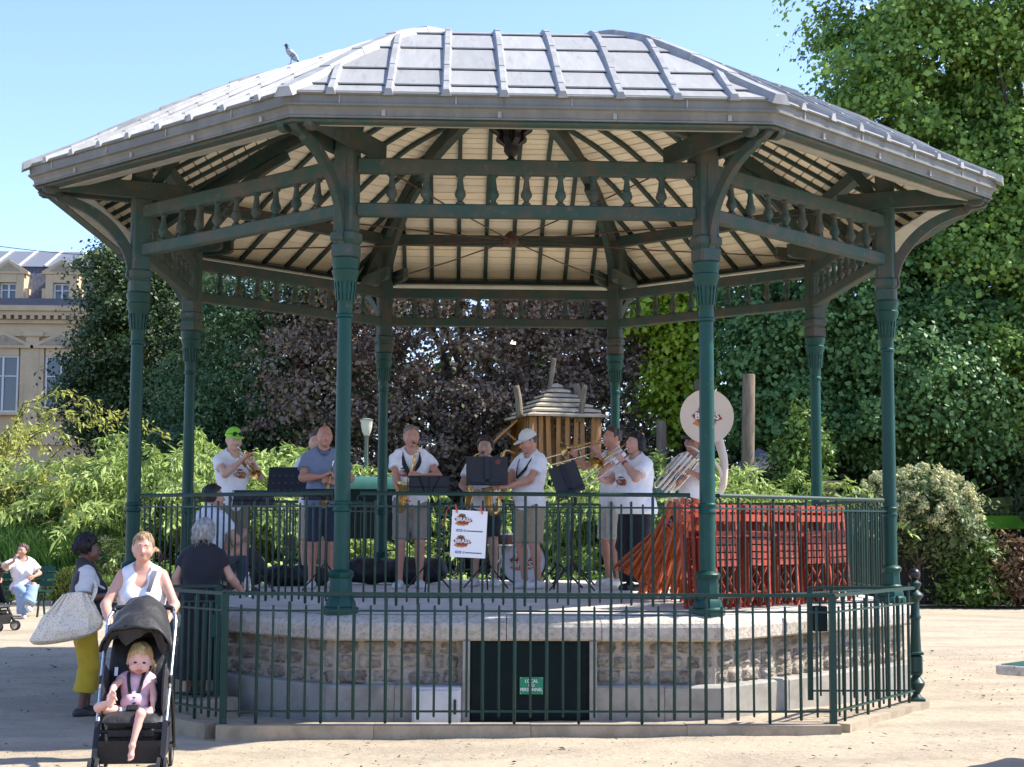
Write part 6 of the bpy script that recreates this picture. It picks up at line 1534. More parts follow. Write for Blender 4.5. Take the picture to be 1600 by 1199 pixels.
# stone edging along the left bed
M['edge'] = mat('pale_edging_stone', (.36, .32, .26), .9, col2=(.27, .24, .19), scale=7, bump=.4, bscale=20)
ed = thing('bed_edging', 'uneven pale edging stones along the left planting bed', 'edging')
for i in range(46):
    x = -19 + i * .28; b = MB(); b.cbox((0, 0, 0), (.24 * rng.uniform(.8, 1.1), .2, .13 * rng.uniform(.8, 1.2)), .03); b.build('edging_stone', M['edge'], ed, loc=(x, 14.42 + rng.normal(0, .03), .03), rz=rng.normal(0, .2))

def P2(px, py, Y): return at(px, py, Y)
# --- right: tall linden, chestnut boughs, dark understorey
tree('linden_tree', 'tall bright green linden filling the upper right corner', (15.4, 23.5), 5.5, .38,
     [(15.2, 23, 13.0, 6.1, 4.6, 6.6), (11.5, 22.2, 11.0, 2.7, 2.6, 3.0), (12.1, 22, 15.2, 2.6, 2.5, 2.7), (18.3, 22, 9.5, 4.7, 4, 4.2), (13.3, 21.0, 8.5, 3.2, 2.6, 1.8)], 210000, .145, M['lf_linden'], .74, clump=.70, per=280, limbs=22)
tree('chestnut_tree', 'broad dark green chestnut behind the right columns with hanging boughs', (8.4, 21.0), 3.6, .30,
     [(9.0, 20.6, 6.6, 2.9, 2.8, 2.6), (7.3, 19.9, 5.6, 1.4, 1.8, 1.6), (10.4, 19.2, 5.4, 2.2, 2.0, 1.8), (9.2, 18.5, 4.5, 1.6, 1.4, 1.0), (7.1, 19.0, 4.4, 1.2, 1.2, .9)], 120000, .12, M['lf_chest'], .80, clump=.56, per=260, limbs=18, inner=.3)
tree('chestnut_tree', 'low sunlit green boughs reaching in front of the dark hedge at the right edge', (16.0, 20.0), 3.6, .22,
     [(13.5, 19.3, 6.0, 2.8, 1.6, .75), (15.9, 19.2, 5.4, 2.6, 1.6, 1.0), (13.1, 19.5, 4.5, 1.6, 1.3, .75), (16.4, 19.4, 6.9, 2.4, 1.6, .8)], 50000, .115, M['lf_linden'], .78, clump=.42, per=120, limbs=14)
tree('dark_shrub', 'tall dark evergreen shrub under the right hand trees', (11.5, 20.3), 1.0, .10, [(11.5, 20.3, 1.9, 2.6, 1.2, 2.1), (14.5, 20.6, 2.1, 2.6, 1.3, 2.3)], 16000, .15, M['lf_dark'], .6, clump=.4, limbs=8, group='dark shrubs under the trees')
tree('dark_shrub', 'dark evergreen shrub between the playhouse and the cream flowering shrub', (8.2, 19.8), .9, .09, [(8.0, 19.8, 1.7, 2.0, 1.2, 1.8), (18, 20.5, 2.3, 2.4, 1.4, 2.5)], 13000, .15, M['lf_dark'], .6, clump=.4, limbs=8, group='dark shrubs under the trees')
tree('leafy_shrub', 'light green sunlit shrub behind the far right column', P2(1240, 780, 16.5)[:2], 1.6, .06, [(*P2(1250, 715, 16.5), .62, .5, .62), (*P2(1235, 760, 16.5), .6, .5, .7), (*P2(1262, 665, 16.5), .35, .35, .5)], 5000, .13, M['lf_shrub'], .5, clump=.22, per=30, limbs=8, cat='shrub')
tree('lime_tree', 'vivid lime green tree glowing behind the copper beech', P2(1070, 700, 21.5)[:2], 3, .12, [(*P2(1072, 560, 21.5), .75, .8, 1.5), (*P2(1050, 480, 21.5), 1.0, .9, 1.0), (*P2(1068, 635, 21.5), .65, .7, .7), (*P2(1030, 590, 21.5), .45, .5, .5)], 12000, .16, M['lf_lime'], .6, clump=.35, per=40)
# --- centre: copper beech
tree('copper_beech', 'large copper beech with dark purple leaves behind the bandstand', (.2, 24.0), 3.0, .4,
     [(.2, 24, 6.8, 5.0, 4.0, 5.0), (-3.4, 24.5, 7.6, 2.6, 2.2, 2.0), (2.8, 24.5, 7.6, 2.2, 2.2, 2.2), (0, 22, 8.0, 3.2, 1.8, 1.8), (-3.2, 23, 4.6, 2.5, 2.4, 2.7), (2.6, 22.8, 4.6, 2.2, 2.4, 2.8), (.2, 21.5, 3.7, 3.2, 1.8, 2.4), (-1.6, 22.6, 2.2, 2.8, 1.6, 1.6), (2.6, 22.6, 2.4, 2.4, 1.5, 1.6)], 130000, .112, M['lf_beech'], .68, clump=.44, per=110, limbs=20)
# --- left: dark trees
tree('plane_tree', 'tall dark green tree in front of the stone building', (-9.9, 29.5), 3.2, .35,
     [(-9.2, 29.5, 6.3, 2.7, 2.4, 3.7), (-10.7, 29, 5.2, 1.4, 1.5, 1.5), (-10.4, 29.3, 8.6, 1.3, 1.4, 1.7), (-7.8, 29, 4.2, 2.0, 1.8, 2.0)], 90000, .11, M['lf_dark'], .7, clump=.46, per=110, limbs=16)
tree('walnut_tree', 'dark green tree with paler leaf tips behind the willowy shrub', (-6.0, 25.0), 2.6, .25,
     [(-6.2, 25, 5.3, 2.2, 2.0, 2.6), (-4.4, 25, 4.2, 1.6, 1.6, 2.0), (-7.4, 25, 3.6, 1.8, 1.6, 1.9), (-5.6, 25, 8.3, 2.0, 1.8, 2.0)], 64000, .125, M['lf_walnut'], .45, clump=.45, per=50, limbs=14)
# --- arching, willowy shrubs
def arching(label, base, n_arc, length, per, size, mt, spread=1.0, rise=1.0, group=None, name='willowy_shrub', aspect=.24, wood=True, thin=.012, az=None):
    t = thing(name, label, 'shrub', (base[0], base[1], 0), 0, group); Vs = []; b = MB()
    for i in range(n_arc):
        a = rng.uniform(0, 2 * pi) if az is None else rng.normal(az[0], az[1]); L = length * rng.uniform(.55, 1.1); s0 = rng.normal(0, .25 * spread, 2)
        th = rng.uniform(.15, .95) * spread; u = np.linspace(0, 1, 14)
        rr = L * (np.sin(th) * u * .75 + .40 * th * u ** 2.2); z = rise * L * (np.cos(th * .6) * u * 1.15 - .62 * u ** 2.6)
        P = np.stack([s0[0] + rr * cos(a), s0[1] + rr * sin(a), np.maximum(z, .05)], 1); P += np.cumsum(rng.normal(0, .012 * L, P.shape), 0) * (u[:, None] > 0)
        if wood: b.tube(P, np.linspace(thin, thin * .3, 14), 4, caps=False)
        k = rng.uniform(.12, 1, per) ** .8 * 12.99; j = k.astype(int); f = (k - j)[:, None]; C = P[j] * (1 - f) + P[j + 1] * f
        tang = P[j + 1] - P[j]; tang /= np.linalg.norm(tang, axis=1)[:, None] + 1e-9
        side = rng.normal(0, 1, (per, 3)); D = tang * .6 + side * .55 + np.array((0, 0, -.45))
        Vs.append(leaves(C + rng.normal(0, .05, C.shape), size, aspect, .5, None, D))
    leaf_obj('foliage', Vs, mt, t)
    if wood: b.build('stems', M['bark'], t, True)
    return t
G_ = 'light green willowy shrubs behind the railing'
for px, Y, L, n, lab in ((150, 18.6, 3.4, 80, 'pale willowy shrub left of the bandstand in front of the dark tree'), (262, 17.5, 5.4, 170, 'tallest pale willowy shrub between the two left columns'), (372, 17.5, 5.0, 140, 'pale arching shrub behind the lime capped trumpeter'),
                         (470, 17.5, 4.6, 120, 'pale arching shrub behind the man in the blue polo'), (540, 17.0, 2.9, 60, 'small pale arching shrub left of the park lamp'), (985, 16.2, 4.2, 80, 'pale arching shrub below the wooden play hut'),
                         (1075, 15.6, 4.8, 100, 'pale arching shrub behind the sousaphone player'), (1140, 15.6, 4.8, 60, 'pale arching shrub around the tall log post'), (880, 16.2, 3.6, 50, 'small pale shrub under the play hut wall')):
    arching(lab, (at(px, 900, Y)[0], Y), n, L, 190, .19, M['lf_willow'], group=G_)
arching('airy yellow green tree with thin branches at the left edge', (at(-75, 900, 19)[0], 19), 55, 7.6, 150, .14, M['lf_yellow'], spread=.7, rise=1.0, name='airy_tree', aspect=.34, thin=.02)
arching('airy yellow green shrub above the reeds at far left', (at(70, 900, 19)[0], 19), 60, 4.6, 150, .14, M['lf_yellow'], name='airy_shrub', aspect=.34)
# low green seen between the railing bars
for px, Y, w, h, lab, mt in ((300, 10.5, 1.6, .8, 'low leafy shrub behind the left railing bars', 'lf_shrub'), (430, 10.2, 1.5, .9, 'low leafy shrub behind the blue polo trumpeter', 'lf_willow'), (690, 10.0, 1.3, .7, 'low sunlit shrub behind the strapped saxophonist', 'lf_willow'), (905, 10.0, 1.3, .75, 'low leafy shrub behind the bass drum', 'lf_shrub'), (1010, 10.2, 1.2, .8, 'low leafy shrub behind the woman trombonist', 'lf_shrub'), (560, 10.4, 1.2, .6, 'low sunlit shrub under the green cabinet', 'lf_willow')):
    x = at(px, 900, Y)[0]; tree('low_shrub', lab, (x, Y), .4, .03, [(x, Y, h * .55, w, .7, h * .6)], 3800, .11, M[mt], .5, clump=.2, per=30, limbs=6, cat='shrub')
for px, Y, lab in ((40, 17.0, 'dark bush in front of the far left railing'), (128, 16.6, 'dark green bush beside the reeds and the front left column')):
    x = at(px, 900, Y)[0]; tree('dark_bush', lab, (x, Y), .5, .05, [(x, Y, 1.5, 1.0, .8, .9), (x - .4, Y, .9, 1.0, .8, .8)] if px < 100 else [(x + .5, Y, .95, .9, .7, .9)], 6000, .12, M['lf_dark'] if px < 100 else M['lf_walnut'], .5, clump=.25, per=40, limbs=6, cat='shrub')
# reeds and flower bed
def blades(n, x0, x1, y0, y1, h, w, lean=.25):
    X = rng.uniform(x0, x1, n); Y = rng.uniform(y0, y1, n); H = h * rng.uniform(.6, 1.1, n); A = rng.uniform(0, 2 * pi, n); Ln = rng.uniform(.05, lean, n) * H
    Vs = []; 
    for k in range(3):
        def pt(u): return np.stack([X + np.cos(A) * Ln * u * u * 1.6, Y + np.sin(A) * Ln * u * u * 1.6, H * (u - .12 * u ** 3)], 1)
        a, b = pt(k / 3), pt((k + 1) / 3); s = np.stack([-np.sin(A + .7), np.cos(A + .7), 0 * A], 1); wa, wb = w * (1 - (k / 3) ** 2), w * (1 - ((k + 1) / 3) ** 2) + .001
        Vs.append(np.stack([a - s * wa, a + s * wa, b + s * wb, b - s * wb], 1).reshape(-1, 3))
    return Vs
x0, x1 = at(-40, 880, 15.6)[0], at(205, 880, 15.6)[0]
o = leaf_obj('reeds', blades(5200, x0, x1, 15.4, 17.2, 1.75, .014, .35), M['reed'], kind='stuff'); tag(o, 'tall fresh green reeds growing in the left bed', 'reeds')
x0, x1 = at(-40, 920, 14.7)[0], at(215, 920, 14.7)[0]
C = np.stack([rng.uniform(x0, x1, 15000), rng.uniform(14.6, 15.4, 15000), np.zeros(15000)], 1); C[:, 2] = rng.uniform(.05, 1, 15000) * (.62 + .18 * np.sin(C[:, 0] * 2.3) + .12 * np.sin(C[:, 0] * 5.1))
o = leaf_obj('flower_bed', leaves(C, .11, .32, .3, None, np.tile(A3(0, 0, .8), (15000, 1)) + rng.normal(0, .5, (15000, 3))), M['lf_yellow'], kind='stuff'); tag(o, 'yellow green low plants filling the left bed', 'plants')
# cream umbels by the left column
fx = at(178, 860, 14.9)[0]
t = thing('flowering_plant', 'tall plant with round cream flower heads beside the left column', 'plant', (fx, 14.9, 0)); b = MB(); Vs = []
for i in range(16):
    p = A3(rng.normal(0, .22), rng.normal(0, .15), rng.uniform(.7, 1.35)); limb(b, (p[0] * .3, p[1] * .3, 0), p, .008, .004, 4); q = rng.normal(0, .055, (60, 3)) * (1, 1, .5); Vs.append(leaves(p + q, .035, .8, 1.0))
leaf_obj('blossom', Vs, M['blossom'], t); b.build('stems', M['lf_hydr'], t, True)
C = np.stack([rng.normal(0, .3, 900), rng.normal(0, .2, 900), rng.uniform(.05, .9, 900)], 1); leaf_obj('foliage', leaves(C, .13, .35, .4), M['lf_hydr'], t)
# --- cream flowering shrub on the right
hb = at(1432, 940, 14.9)
t = thing('flowering_shrub', 'rounded shrub covered with cream flower heads on a bare trunk', 'shrub', (hb[0], 14.9, 0))
hc_ = A3(*at(1445, 800, 14.9)) - A3(hb[0], 14.9, 0)
BL = [(hc_[0], 0, hc_[2] + .05, 1.05, .85, .85), (hc_[0] - .75, 0, hc_[2] + .30, .55, .5, .5), (hc_[0] + .55, 0, hc_[2] - .25, .6, .6, .6)]
C, O, K = crown_pts(BL, 9000, .22, .3, 40); leaf_obj('foliage', leaves(C, .12, .5, .5, O), M['lf_hydr'], t)
Vs = []
for b_ in BL:
    for i in range(int(190 * b_[3])):
        d = nrm(rng.normal(0, 1, 3) + (0, -.4, .45)); c = A3(*b_[:3]) + d * A3(*b_[3:]) * rng.uniform(.92, 1.08)
        if c[2] < hc_[2] - .35: continue
        q = rng.normal(0, 1, (46, 3)); q /= np.linalg.norm(q, axis=1)[:, None]; Vs.append(leaves(c + q * rng.uniform(.05, .095) * (1, 1, .8), .05, .9, .2, q * 2))
leaf_obj('blossom', Vs, M['blossom'], t)
b = MB(); limb(b, (0, 0, 0), (.05, 0, .9), .07, .05, 8, .05)
for K_ in K[::24]: limb(b, (.05, 0, .85), K_, .03, .008, 5)
b.build('trunk', M['bark'], t, True)
x = at(1535, 900, 14.9)[0]; tree('leafy_shrub', 'fresh green shrub right of the cream flowering shrub', (x, 14.9), .3, .03, [(x, 14.9, .75, .62, .5, .72), (x - .3, 14.8, .45, .45, .4, .45)], 5200, .12, M['lf_shrub'], .42, clump=.22, per=34, limbs=8, cat='shrub')
x = at(1592, 900, 14.7)[0]; tree('red_tipped_shrub', 'shrub with reddish young leaves at the right edge', (x, 14.7), .3, .03, [(x, 14.7, .85, .55, .5, .65), (x + .6, 14.8, .7, .6, .5, .6)], 5200, .11, M['lf_red'], .5, clump=.2, per=34, limbs=8, cat='shrub')
# --- far woods closing the view
Cs = []
for i in range(46):
    x = -5 + i * 1.9 + rng.normal(0, .8); y = rng.uniform(44, 66); h = rng.uniform(13, 17.5)
    C, O, K = crown_pts([(x, y, h * .55, 2.6, 2.4, h * .5)], 1500, .9, .2, 50); Cs.append(leaves(C, .42, .7, .5, O))
for i in range(36):
    x = -80 + i * 2.1; C, O, K = crown_pts([(x, rng.uniform(92, 108), 3.4, 3.0, 2.4, 3.4)], 700, .9, .2, 50); Cs.append(leaves(C, .6, .7, .5, O))
o = leaf_obj('far_woods', Cs, M['lf_dark'], kind='stuff'); tag(o, 'distant dark green wood closing the view behind the garden', 'woods')
Cs = []
C = np.stack([rng.uniform(-16, 26, 26000), rng.uniform(24, 33, 26000), rng.uniform(.05, 2.4, 26000)], 1); Cs.append(leaves(C, .22, .6, .5))
C = np.stack([rng.uniform(5.5, 24, 26000), rng.uniform(22, 28, 26000), rng.uniform(.05, 4.6, 26000)], 1); Cs.append(leaves(C, .24, .65, .5))
o = leaf_obj('undergrowth', Cs, M['lf_dark'], kind='stuff'); tag(o, 'dark undergrowth beneath the trees', 'undergrowth')

# dry leaves and grit on the sand
n = 7000; X = rng.uniform(-6, 7, n); Y = -12.0 + rng.random(n) ** .7 * 16; keep = ~((np.abs(X) < 4.2) & (Y > -4.9) & (Y < 4.2)); X, Y = X[keep], Y[keep]
C = np.stack([X, Y, ground_h(X, Y) + .016], 1); o = leaf_obj('leaf_litter', leaves(C, .019, .6, 2.5, None, None, .5), M['soil'], kind='stuff'); tag(o, 'small dry leaves and grit scattered on the sand', 'leaf litter')
# ================================================================== BACKGROUND OBJECTS
M['log'] = mat('weathered_log', (.20, .155, .105), .9, col2=(.12, .09, .06), scale=5, bump=.5, bscale=9, stretch=(3, 3, .4))
M['larch'] = mat('orange_larch_wood', (.40, .19, .06), .8, col2=(.30, .135, .045), scale=6, bump=.3, bscale=10, stretch=(4, 4, .4), vary=.15)
M['shingle'] = mat('grey_brown_shingle', (.44, .37, .26), .9, col2=(.33, .27, .18), scale=5, bump=.3, vary=.15)
M['slate'] = mat('slate', (.075, .08, .095), .6, col2=(.10, .105, .12), scale=7, vary=.2)
M['stone'] = mat('ochre_limestone', (.60, .445, .27), .9, col2=(.52, .385, .235), scale=.9, bump=.1, bscale=8, col3=(.46, .34, .21), scale3=.4, lo3=.55, hi3=.8)
M['glass'] = mat('window_glass', (.05, .07, .09), .06, spec=.8)
M['frame'] = mat('white_window_frame', (.62, .61, .58), .6)
M['lead'] = mat('pale_lead_roof', (.17, .18, .19), .5, .2)
# play hut
Yh = 18.5; sc_ = 0
def hp_(px, py, y=Yh): return at(px, py, y)
L_, R_2, A_ = hp_(783, 651), hp_(953, 649), hp_(858, 598)
hut = thing('play_hut', 'wooden play hut on posts with grey shingle pyramid roof and orange slats', 'play hut')
cx, cz0, cz1 = (L_[0] + R_2[0]) / 2, L_[2] - .05, A_[2]; hw = (R_2[0] - L_[0]) / 2 * .96
ang = radians(14)
Rh = rotz(ang)
def H(x, y, z): return A3(cx, Yh, 0) + Rh @ A3(x, y, 0) + A3(0, 0, z)
nr = 7
for k in range(4):
    Rk = rotz(k * pi / 2)
    for i in range(nr):
        f0, f1 = 1 - i / nr, 1 - (i + 1) / nr - .035
        if f1 < .04: f1 = .04
        q = hw / sqrt(2) * 1.12
        za = cz0 + (cz1 - cz0) * (i / nr); zb = za + (cz1 - cz0) / nr * .45
        pts = [(-q * f0, -q * f0, za), (q * f0, -q * f0, za), (q * f1, -q * f1, zb), (-q * f1, -q * f1, zb)]
        V = [];
        for dz in (0, .045):
            for x, y, z in pts:
                v = Rk @ A3(x, y, 0); V.append(H(v[0], v[1], z + dz))
        b = MB(); b.hexa(V); b.build('shingle_row', M['shingle'], hut)
wq = hw * .62
for sx in (-1, 1):
    for sy in (-1, 1):
        b = MB(); b.tube([H(sx * wq, sy * wq, .0), H(sx * wq * 1.02, sy * wq, cz0 + .1)], .085, 8); b.build('corner_post', M['larch'], hut, True)
z0 = hp_(850, 745)[2]
for side in range(4):
    Rk = rotz(side * pi / 2)
    if side == 1:
        b = MB()
        for i in range(9): v0 = Rk @ A3(-wq + i * wq / 4, -wq, 0); b.tube([H(v0[0], v0[1], z0), H(v0[0], v0[1], cz0 + .1)], .012, 4)
        for j in range(7): a, c = Rk @ A3(-wq, -wq, 0), Rk @ A3(wq, -wq, 0); zz = z0 + .1 + j * .16; b.tube([H(a[0], a[1], zz), H(c[0], c[1], zz)], .012, 4)
        b.build('rope_net', M['log'], hut); continue
    for i in range(7):
        x = -wq + .16 + i * (2 * wq - .3) / 6; v0 = Rk @ A3(x, -wq - .03, 0); b = MB(); z1 = cz0 + .05
        v1 = Rk @ A3(x + rng.normal(0, .03), -wq - .03, 0); b.bar(H(v0[0], v0[1], z0 - rng.uniform(0, .15)), H(v1[0], v1[1], z1), .10, .035, up=Rh @ Rk @ A3(0, 1, 0)); b.build('slat', M['larch'], hut)
b = MB(); fl_ = [H(-wq, -wq, z0), H(wq, -wq, z0), H(wq, wq, z0), H(-wq, wq, z0)]; b.hexa([p - (0, 0, .08) for p in fl_] + fl_); b.build('floor', M['larch'], hut)
# side porch roof to the left
for i in range(3):
    a, c = hp_(790 - i * 7, 660 + i * 12, Yh - .6), hp_(765 - i * 1.0, 690 + i * 4, Yh - .6)
b = MB(); a, c = hp_(808, 655, Yh - .5), hp_(758, 700, Yh - .5)
b.hexa([a + (0, 0, -.06), c + (0, 0, -.06), c + (0, 1.2, -.06), a + (0, 1.2, -.06), a, c, c + (0, 1.2, 0), a + (0, 1.2, 0)]); b.build('porch_roof', M['larch'], hut)
b = MB(); b.bar(hp_(768, 695, Yh - .4), hp_(790, 672, Yh - .4), .06); b.bar(hp_(786, 672, Yh - .4), hp_(806, 688, Yh - .4), .05); b.build('porch_brace', M['larch'], hut)
for (xa, ya), (xb, yb), r in (((812, 645), (806, 603), .085), ((857, 612), (866, 560), .06), ((904, 636), (900, 600), .095), ((905, 652), (914, 602), .07)):
    b = MB(); yy = Yh - (.7 if xa in (812, 905) else .1); b.tube(bez([hp_(xa, ya + 8, yy), hp_((xa + xb) / 2 + 1, (ya + yb) / 2, yy), hp_(xb, yb, yy)], 3), np.linspace(r, r * .85, 7), 8); b.build('roof_post', M['log'], hut, True)
# log posts
for (xt, yt, xb, w, Y, lab) in ((1170, 585, 1163, 20, 16.4, 'tall pale log post standing right of the sousaphone bell'), (1091, 595, 1091, 13, 20, 'thin log post half hidden behind the sousaphone bell'), (1033, 659, 1033, 16, 18.5, 'short thick log post above the woman trombonist')):
    tp = at(xt, yt, Y); bt_ = at(xb, 900, Y); r = w / 2 / FPX * (Y + 16.9)
    t = thing('log_post', lab, 'post', (bt_[0], Y, 0)); b = MB(); b.tube([(0, 0, -.1), ((tp[0] - bt_[0]) * .5 + .02, 0, tp[2] * .5), (tp[0] - bt_[0], 0, tp[2] - .02), (tp[0] - bt_[0], 0, tp[2])], [r * 1.12, r * 1.05, r, r * .93], 12); b.build('log', M['log'], t, 'auto')
# small dark playhouse
Yp = 17.6; c0_ = at(1205, 772, Yp)
t = thing('playhouse', 'small dark wooden playhouse with slate roof and two round eyes', 'playhouse', (c0_[0], Yp, 0))
zt, ze = at(1185, 700, Yp)[2], at(1230, 738, Yp)[2]; hw_ = .50
b = MB(); b.box((0, 0, ze / 2 - .02), (2 * hw_, 1.0, ze - .04)); b.build('wall', M['log'], t)
b = MB(); b.add([(-hw_ - .5, -.65, ze - .05), (hw_ + .12, -.65, ze - .05), (hw_ + .12, .65, ze - .05), (-hw_ - .5, .65, ze - .05), (-.28, 0, zt)], [(0, 1, 4), (1, 2, 4), (2, 3, 4), (3, 0, 4), (3, 2, 1, 0)]); b.build('roof', M['slate'], t)
for x in (.16, .33): b = MB(); b.lathe([(.045, 0), (.045, .015), (.02, .02)], 12, c=(x, -.50, at(1200, 766, Yp)[2]), rot=rotx(pi / 2)); b.build('round_eye', M['white'], t)
b = MB(); b.bar((-.12, -.6, .0), (-.12, -.6, ze), .13); b.bar((-.12, -.6, ze - .35), (.12, -.6, ze - .05), .05); b.build('post', M['larch'], t)
# wooden T table
Yt = 16.0; p = at(1301, 752, Yt); t = thing('post_table', 'pale wooden board on a post behind the right railing', 'table', (p[0] - .05, Yt, 0))
w_ = at(1318, 752, Yt)[0] - at(1280, 752, Yt)[0]
b = MB(); b.hexa([(-w_ / 2 + .12, -.2, p[2] - .16), (w_ / 2 - .12, -.2, p[2] - .16), (w_ / 2 - .12, .2, p[2] - .16), (-w_ / 2 + .12, .2, p[2] - .16), (-w_ / 2, -.3, p[2]), (w_ / 2, -.3, p[2]), (w_ / 2, .3, p[2]), (-w_ / 2, .3, p[2])]); b.build('top', M['shingle'], t)
b = MB(); b.box((0, 0, p[2] / 2 - .08), (.2, .2, p[2] - .16)); b.build('leg', M['shingle'], t)
# lime sails
M['sail'] = mat('lime_canvas', (.16, .36, .01), .7, trans=.35); M['yellow'] = mat('yellow_panel', (.45, .38, .03), .6)
Ys = 17.0
t = thing('sunshade', 'lime green canvas shade low under the trees at the right edge', 'sunshade')
def sail(P, par):
    P = [A3(*p) for p in P]; n = 8; V = []
    for j in range(n):
        for i in range(n):
            u, v = i / (n - 1), j / (n - 1); q = (P[0] * (1 - u) + P[1] * u) * (1 - v) + (P[3] * (1 - u) + P[2] * u) * v; V.append(q - A3(0, 0, .16 * sin(pi * u) * sin(pi * v)))
    F = [(j * n + i, j * n + i + 1, (j + 1) * n + i + 1, (j + 1) * n + i) for j in range(n - 1) for i in range(n - 1)]
    b = MB(); b.add(V, F); b.add([v - A3(0, 0, .006) for v in V], [f[::-1] for f in F]); return b.build('canvas', M['sail'], par, True, fix=False)
sail([at(1532, 826, Ys), at(1606, 826, Ys), at(1590, 806, Ys + 1.6), at(1535, 806, Ys + 1.6)], t)
for px in (1536, 1604): p = at(px, 822, Ys + .4); b = MB(); b.tube([(p[0], p[1], 0), tuple(p)], .03, 8); b.build('pole', M['yellow'], t)
t = thing('sunshade', 'dark olive canvas screen behind the lime green shade', 'sunshade')
a, c = at(1530, 780, Ys + 2.5), at(1584, 776, Ys + 2.5); b = MB(); b.hexa([A3(*a) - (0, 0, .45), A3(*c) - (0, 0, .45), A3(*c) + (0, .03, -.45), A3(*a) + (0, .03, -.45), a, c, A3(*c) + (0, .03, 0), A3(*a) + (0, .03, 0)]); M['olive'] = mat('olive_canvas', (.09, .11, .01), .8); b.build('canvas', M['olive'], t)
b = MB(); p = at(1586, 772, Ys + 2.5); b.tube([(p[0], p[1], 0), tuple(p)], .05, 8); b.build('pole', M['black'], t)
# dark panel fence on the right
Yf = 15.7; M['panel'] = mat('dark_fence_panel', (.03, .026, .028), .8, col2=(.045, .038, .036), scale=3); M['wire'] = mat('grey_wire', (.22, .22, .21), .5, .5)
pf = thing('panel_fence', 'dark board fence with wire grid behind the cream flowering shrub', 'fence')
x0 = at(1385, 900, Yf)[0]; h_ = at(1440, 862, Yf)[2]
for i in range(7):
    b = MB(); b.box((x0 + .5 + i * 1.0, Yf, h_ / 2), (.985, .03, h_)); b.build('panel', M['panel'], pf)
b = MB()
for i in range(28): b.tube([(x0 + i * .26, Yf - .04, 0), (x0 + i * .26, Yf - .04, h_)], .004, 4)
for j in range(4): b.tube([(x0, Yf - .045, .1 + j * h_ / 3.6), (x0 + 7, Yf - .045, .1 + j * h_ / 3.6)], .004, 4)
b.build('wire_grid', M['wire'], pf)
for i in range(4): b = MB(); b.tube([(x0 + i * 2.2, Yf - .07, 0), (x0 + i * 2.2, Yf - .07, h_ + .1)], .03, 6); b.build('post', M['wire'], pf)
# low wire fence round the left bed
wf = thing('wire_fence', 'low green wire fence in front of the left planting bed', 'fence'); Yw = 14.2
for i in range(8):
    x = at(66, 900, Yw)[0] - 2.2 + i * 1.55; b = MB(); b.tube([(x, Yw, 0), (x, Yw, .72)], .028, 6); b.build('post', M['green'], wf)
xa = at(66, 900, Yw)[0] - 2.2; b = MB()
for z in (.1, .25, .4, .55, .68): b.tube([(xa, Yw, z), (xa + 11, Yw, z)], .0035, 4)
for i in range(74): b.tube([(xa + i * .15, Yw, .1), (xa + i * .15, Yw, .68)], .0025, 4)
b.build('wire_mesh', M['green'], wf)
# park lamp
Yl = 18.6; tp = at(573, 655, Yl); t = thing('park_lamp', 'pale tulip shaped park lamp left of the strapped saxophonist', 'lamp', (tp[0], Yl, 0)); zt = tp[2]
M['lampg'] = mat('grey_green_post', (.16, .20, .17), .6); M['opal'] = mat('opal_lamp_glass', (.66, .62, .52), .3)
b = MB(); b.lathe([(.09, 0), (.09, .5), (.055, .6), (.045, zt - .42), (.06, zt - .40), (.07, zt - .38)], 10); b.build('pole', M['lampg'], t, 'auto')
b = MB(); b.lathe([(.06, zt - .38), (.10, zt - .3), (.13, zt - .16), (.14, zt - .04), (.15, zt - .02)], 14); b.build('globe', M['opal'], t, 'auto')
b = MB(); b.lathe([(.155, zt - .03), (.16, zt - .015), (.08, zt + .01), (.02, zt + .02)], 14); b.build('cap', M['lampg'], t, 'auto')
# green cabinets with rounded tops behind the far railing
M['bluegreen'] = mat('pale_green_enamel', (.04, .12, .09), .35, col2=(.03, .10, .075), scale=4)
def green_box(px0, px1, Y, zt, zb, label, grp):
    xa, xb = at(px0, 760, Y)[0], at(px1, 760, Y)[0]; w = xb - xa; t = thing('metal_cabinet', label, 'cabinet', ((xa + xb) / 2, Y, 0), 0, grp)
    b = MB(); b.box((0, 0, (zt + zb) / 2 - .1), (w, .55, zt - zb - .2)); b.build('cabinet_body', M['door'], t)
    b = MB(); n = 9; V = []
    for s in (-1, 1):
        for i in range(n): a = pi * i / (n - 1); V.append((s * (w / 2 + .02), -.30 * cos(a), zt - .2 + .2 * sin(a)))
    b.add(V, [tuple(range(n)), tuple(range(2 * n - 1, n - 1, -1))] + [(i, i + n, i + n + 1, i + 1) for i in range(n - 1)] + [(0, n - 1, 2 * n - 1, n)]); b.build('rounded_top', M['bluegreen'], t, 'auto')
    for sx in (-1, 1):
        for sy in (-1, 1): b = MB(); b.tube(bez([(sx * w * .46, sy * .22, 0), (sx * w * .44, sy * .22, zb * .6), (sx * w * .34, sy * .22, zb * .9), (sx * w * .2, sy * .22, zb)], 4), .025, 6); b.build('leg', M['green_iron'], t)
green_box(498, 652, 7.2, at(600, 745, 7.2)[2], at(600, 842, 7.2)[2], 'long dark green cabinet with rounded pale top left of the strapped saxophonist', 'green cabinets behind the far railing')
t = thing('drum_stand', 'arched green frame round a pale green drum right of the woman trombonist', 'stand', (at(1038, 760, 6.0)[0], 6.0, 0)); zt = at(1038, 747, 6.0)[2]
b = MB(); b.tube(bez([(-.19, 0, 0), (-.19, 0, zt - .2), (-.12, 0, zt - .04), (0, 0, zt), (.12, 0, zt - .04), (.19, 0, zt - .2), (.19, 0, 0)], 6), .025, 8); b.build('arch', M['green'], t, True)
